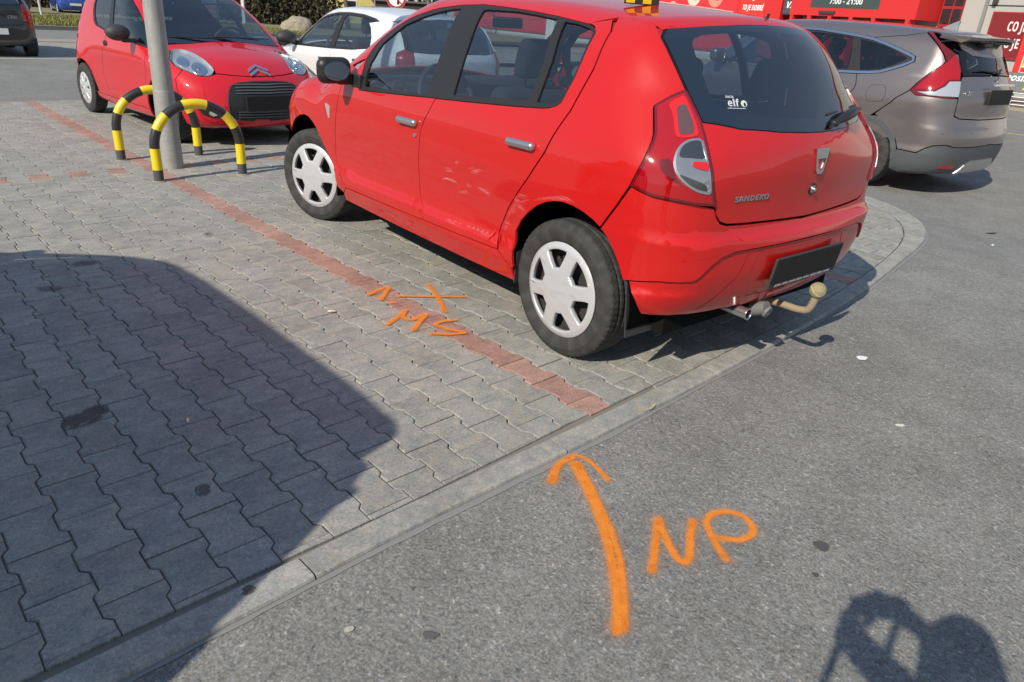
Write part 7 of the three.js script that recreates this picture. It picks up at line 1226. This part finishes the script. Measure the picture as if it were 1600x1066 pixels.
{ // advertising board and trolley rail, right edge of the picture
  const t = thing('advert_board', 'red advertising board with a colourful leaflet print, standing behind the brown-grey car', 'advertising board', [14.55, -.15, -21.2], R(-40));
  const redM = phys(lin(.66, .022, .022), .4, { clearcoat: .4 });
  part('frame', [box(.16, 2.3, .2, -1.1, 1.15, 0, .02), box(.16, 2.3, .2, 1.1, 1.15, 0, .02), box(2.4, .34, .2, 0, 2.2, 0, .03), box(2.4, .14, .18, 0, .78, 0, .02)], redM, t);
  const tx = textPlane(2, 1.2, (c, w, h) => { c.fillStyle = '#e9e3d2'; c.fillRect(0, 0, w, h); let s = 5; const r = () => { s = (s * 16807) % 2147483647; return s / 2147483647; }; c.fillStyle = '#f0c437'; c.fillRect(0, h * .02, w, h * .30); for (let j = 0; j < 5; j++) for (let i = 0; i < 8; i++) { const x = w * (.01 + i * .124), y = h * (.02 + j * .195); c.fillStyle = ['#c8262c', '#e8b21e', '#7fa03a', '#d9693a', '#f4efe4', '#b5312f'][Math.floor(r() * 6)]; c.fillRect(x, y, w * .11, h * .17); c.fillStyle = ['#fff', '#f2d33a', '#c11f2a'][Math.floor(r() * 3)]; c.fillRect(x + w * .01, y + h * .11, w * .055, h * .045); c.fillStyle = ['#8a4a2a', '#3e6b2e', '#d9d0c0', '#a01c28'][Math.floor(r() * 4)]; c.beginPath(); c.arc(x + w * .06, y + h * .055, h * .045, 0, 7); c.fill(); } }, 220);
  part('leaflet_print', new THREE.PlaneGeometry(2.04, 1.18).translate(0, 1.44, .06), std(0xffffff, .5, { map: tx }), t);
  const hd = textPlane(1.2, .2, (c, w, h) => { c.fillStyle = '#cf2426'; c.fillRect(0, 0, w, h); c.fillStyle = '#fff'; c.font = `bold ${Math.round(h * .62)}px sans-serif`; c.fillText('NA NÁKUP', w * .02, h * .74); }, 200); part('header_print', new THREE.PlaneGeometry(1.2, .2).translate(-.2, 2.2, .104), std(0xffffff, .5, { map: hd }), t);
  part('post', [box(.08, .7, .08, -1.0, .35, 0), box(.08, .7, .08, 1.0, .35, 0)], M.greyPlastic, t, 'stuff');
  const rl = thing('trolley_rail', 'low trolley-bay rail with a white and grey lettered banner under the advertising board', 'trolley rail', [14.0, -.15, -20.3], R(-40));
  const bt = textPlane(3, .5, (c, w, h) => { c.fillStyle = '#6e7274'; c.fillRect(0, 0, w, h); c.fillStyle = '#fff'; c.font = `italic bold ${Math.round(h * .36)}px sans-serif`; c.fillText('PROSÍM VRAŤTE VOZÍK', w * .03, h * .42); c.fillStyle = '#e6c82a'; c.fillText('ZPĚT, DĚKUJEME', w * .22, h * .86); }, 200);
  part('banner', box(3, .5, .02, 0, .72, 0), M.greyPlastic, rl); part('banner_print', new THREE.PlaneGeometry(2.98, .48).translate(0, .72, .012), std(0xffffff, .6, { map: bt }), rl);
  for (const y of [.15, .25, .35, .45]) part('rail', rod([-1.6, y, .03], [1.6, y, .03], .02, .02, 8), M.satin, rl);
  for (const x of [-1.55, 0, 1.55]) part('post', rod([x, 0, 0], [x, 1.0, 0], .03, .03, 10), M.satin, rl);
  // yellow bay line on the asphalt
  const yl = struct(part('yellow_line', new THREE.PlaneGeometry(9, .11).rotateX(-Math.PI / 2), std(lin(.62, .47, .10), .8), scene)); yl.position.set(11.0, groundY(11, -15) + .004, -14.3); yl.rotation.y = R(-23);
}

// ---------------------------------------------------------------- the photographer behind the viewpoint: seen only by the shadow
function capsuleMesh(bones, c, size, res, k) {
  const mc = new MarchingCubes(res, new THREE.MeshBasicMaterial(), false, false, 120000); mc.isolation = 0;
  const [cx, cy, cz] = c, h = size / 2, B = bones.map(([a, b, ra, rb]) => { const d = [b[0] - a[0], b[1] - a[1], b[2] - a[2]]; return { a, d, l2: d[0] ** 2 + d[1] ** 2 + d[2] ** 2 || 1e-9, ra, rb: rb ?? ra }; });
  for (let z = 0; z < res; z++) for (let y = 0; y < res; y++) for (let x = 0; x < res; x++) {
    const px = cx + (x - res / 2) / (res / 2) * h, py = cy + (y - res / 2) / (res / 2) * h, pz = cz + (z - res / 2) / (res / 2) * h; let m = 9;
    for (const b of B) { const ex = px - b.a[0], ey = py - b.a[1], ez = pz - b.a[2]; let t = (ex * b.d[0] + ey * b.d[1] + ez * b.d[2]) / b.l2; t = t < 0 ? 0 : t > 1 ? 1 : t; const q = Math.hypot(ex - b.d[0] * t, ey - b.d[1] * t, ez - b.d[2] * t) - (b.ra + (b.rb - b.ra) * t); const w = Math.max(k - Math.abs(m - q), 0) / k; m = Math.min(m, q) - w * w * k * .25; }
    mc.field[x + y * res + z * res * res] = -m;
  }
  mc.update(); const n = mc.count, p = new Float32Array(mc.positionArray.slice(0, n * 3)), nr = new Float32Array(mc.normalArray.slice(0, n * 3));
  for (let i = 0; i < n; i++) { p[3 * i] = cx + p[3 * i] * h; p[3 * i + 1] = cy + p[3 * i + 1] * h; p[3 * i + 2] = cz + p[3 * i + 2] * h; }
  const g = new THREE.BufferGeometry(); g.setAttribute('position', new THREE.BufferAttribute(p, 3)); g.setAttribute('normal', new THREE.BufferAttribute(nr, 3)); return g;
}
{
  const person = thing('person', 'person in dark jacket and jeans holding up a camera, casting the lower right shadow', 'person');
  const gy = -.018, skin = std(lin(.50, .30, .21), .6), jacket = std(lin(.05, .055, .07), .9, { bumpMap: grainTex, bumpScale: .002 }), jeans = std(lin(.035, .05, .10), .95), shoeM = std(lin(.03, .03, .03), .7), hairM = std(lin(.04, .028, .018), .8);
  const lo = p => [p[0], p[1] * .91, p[2]], dn = p => [p[0], p[1] - .195, p[2] - .06];
  const hip = [.27, .93, .52], chest = [.29, 1.26, .42], neck = [.17, 1.46, .36], head = [.115, 1.585, .285];
  const sh = { R: [.50, 1.42, .30], L: [.08, 1.41, .42] }, el = { R: [.40, 1.26, .16], L: [.10, 1.40, .22] }, wr = { R: [.125, 1.372, .115], L: [-.10, 1.372, .12] };
  const lg = { R: [[.29, .90, .52], [.31, .48, .47], [.32, .07, .54]], L: [[.11, .90, .52], [.09, .48, .46], [.06, .07, .52]] };
  for (const o of [hip, chest, sh.R, sh.L, el.R, el.L, ...lg.R, ...lg.L]) o[1] *= .88; for (const o of [neck, head]) { o[1] -= .195; o[2] -= .04; }
  const limb = (infl = 0) => { const o = []; for (const s of ['R', 'L']) o.push([sh[s], el[s], .052 + infl, .042 + infl], [el[s], wr[s], .041 + infl, .028 + infl]); return o; };
  const torso = (i = 0) => [[hip, chest, .135 + i, .145 + i], [[.10, .82, .52], [.30, .82, .52], .11 + i, .11 + i], [chest, [.27, 1.225, .37], .155 + i, .11 + i], [sh.L, sh.R, .065 + i, .065 + i]];
  const legs = (i = 0) => { const o = []; for (const s of ['R', 'L']) o.push([lg[s][0], lg[s][1], .085 + i, .058 + i], [lg[s][1], lg[s][2], .058 + i, .040 + i]); return o; };
  const feet = (i = 0) => ['R', 'L'].map(s => [[lg[s][2][0], .05, lg[s][2][2] + .05], [lg[s][2][0] + (s === 'R' ? .03 : -.03), .035, lg[s][2][2] - .15], .042 + i, .032 + i]);
  const headB = [[neck, dn([.135, 1.53, .35]), .056, .05], [[.12, 1.60, .30], [.115, 1.645, .30], .088, .086], [[.112, 1.585, .262], [.108, 1.525, .245], .070, .042], [[.108, 1.585, .205], [.107, 1.56, .193], .012, .016], [[.098, 1.525, .212], [.118, 1.525, .212], .010, .010], [[.20, 1.59, .30], [.202, 1.565, .305], .012, .010], [[.03, 1.59, .29], [.028, 1.565, .295], .012, .010], [[.085, 1.60, .215], [.13, 1.60, .217], .018, .018]];
  headB.slice(1).forEach(o => { o[0] = dn(o[0]); o[1] = dn(o[1]); });
  const hand = s => { const k = s === 'R' ? 1 : -1, w = wr[s], o = [[w, [k * .088 + (s === 'R' ? .0 : .0), 1.39, .075], .026, .024]]; // palm at the camera's end, fingers over its front, thumb behind
    [[.018, .066, 1], [.004, .072, .98], [-.012, .068, .9], [-.027, .055, .8]].forEach(([dy, l, r]) => { const b = [k * .078, 1.40 + dy, .066], m = [k * .070, 1.405 + dy, .040], e = [k * (.070 - l * .55), 1.405 + dy, .0365]; o.push([b, m, .0092 * r, .0088 * r], [m, e, .0088 * r, .0075 * r]); });
    o.push([[k * .085, 1.385, .085], [k * .068, 1.392, .100], .0105, .0098], [[k * .068, 1.392, .100], [k * .040, 1.402, .098], .0098, .0085]); return o; };
  const geo = join([capsuleMesh([...torso(-.02), ...limb(-.006), ...legs(-.012), ...feet(-.008)], [.12, .80, .38], 1.72, 92, .05), capsuleMesh(headB, [.115, 1.38, .24], .38, 84, .022), capsuleMesh(hand('R'), [.085, 1.395, .075], .16, 56, .006), capsuleMesh(hand('L'), [-.085, 1.395, .075], .16, 56, .006)].map(norm));
  const body = part('body', geo, skin, person);
  part('jacket', capsuleMesh([...torso(), ...limb(.010), [[.17, 1.225, .37], [.152, 1.265, .325], .075, .064]], [.12, 1.06, .34], .98, 72, .05), jacket, person);
  part('trousers', capsuleMesh([...legs(.008), [[.10, .82, .52], [.30, .82, .52], .118, .118], [[.29, .07, .54], [.32, .06, .54], .045, .048]].slice(0, 5), [.19, .52, .50], 1.06, 72, .04), jeans, person);
  part('shoe', capsuleMesh([feet(.004)[0]], [.335, .05, .50], .34, 40, .02), shoeM, person); part('shoe', capsuleMesh([feet(.004)[1]], [.045, .05, .47], .34, 40, .02), shoeM, person);
  part('hair', capsuleMesh([[dn([.122, 1.625, .325]), dn([.118, 1.668, .305]), .088, .080], [dn([.125, 1.57, .36]), dn([.125, 1.60, .36]), .055, .06]], [.12, 1.43, .27], .32, 44, .03), hairM, person);
  for (const x of [.085, .13]) part('eye', new THREE.SphereGeometry(.0105, 12, 10).translate(x, 1.397, .1435), std(lin(.5, .5, .5), .3), person);
  person.position.set(0, gy, 0);
  const cam = thing('compact_camera', 'black compact camera held at the viewpoint', 'camera', [0, 0, 0]);
  part('camera_body', box(.112, .066, .036, 0, 1.402, .060, .008), M.plastic, cam); part('lens_barrel', new THREE.CylinderGeometry(.026, .027, .022, 24).rotateX(Math.PI / 2).translate(0, 1.402, .033), M.trim, cam); part('shutter_button', new THREE.CylinderGeometry(.006, .006, .006, 12).translate(.035, 1.437, .06), M.satin, cam);
  part('neck_strap', [tube([[-.058, 1.41, .062], [-.066, 1.36, .055], [-.072, 1.1, .05], [-.05, .82, .06], [0, .72, .065], [.035, .85, .06], [.045, 1.1, .06], [.056, 1.36, .058], [.058, 1.41, .062]], .011, 60, 8)], M.trim, cam);
}

renderer.render(scene, camera);
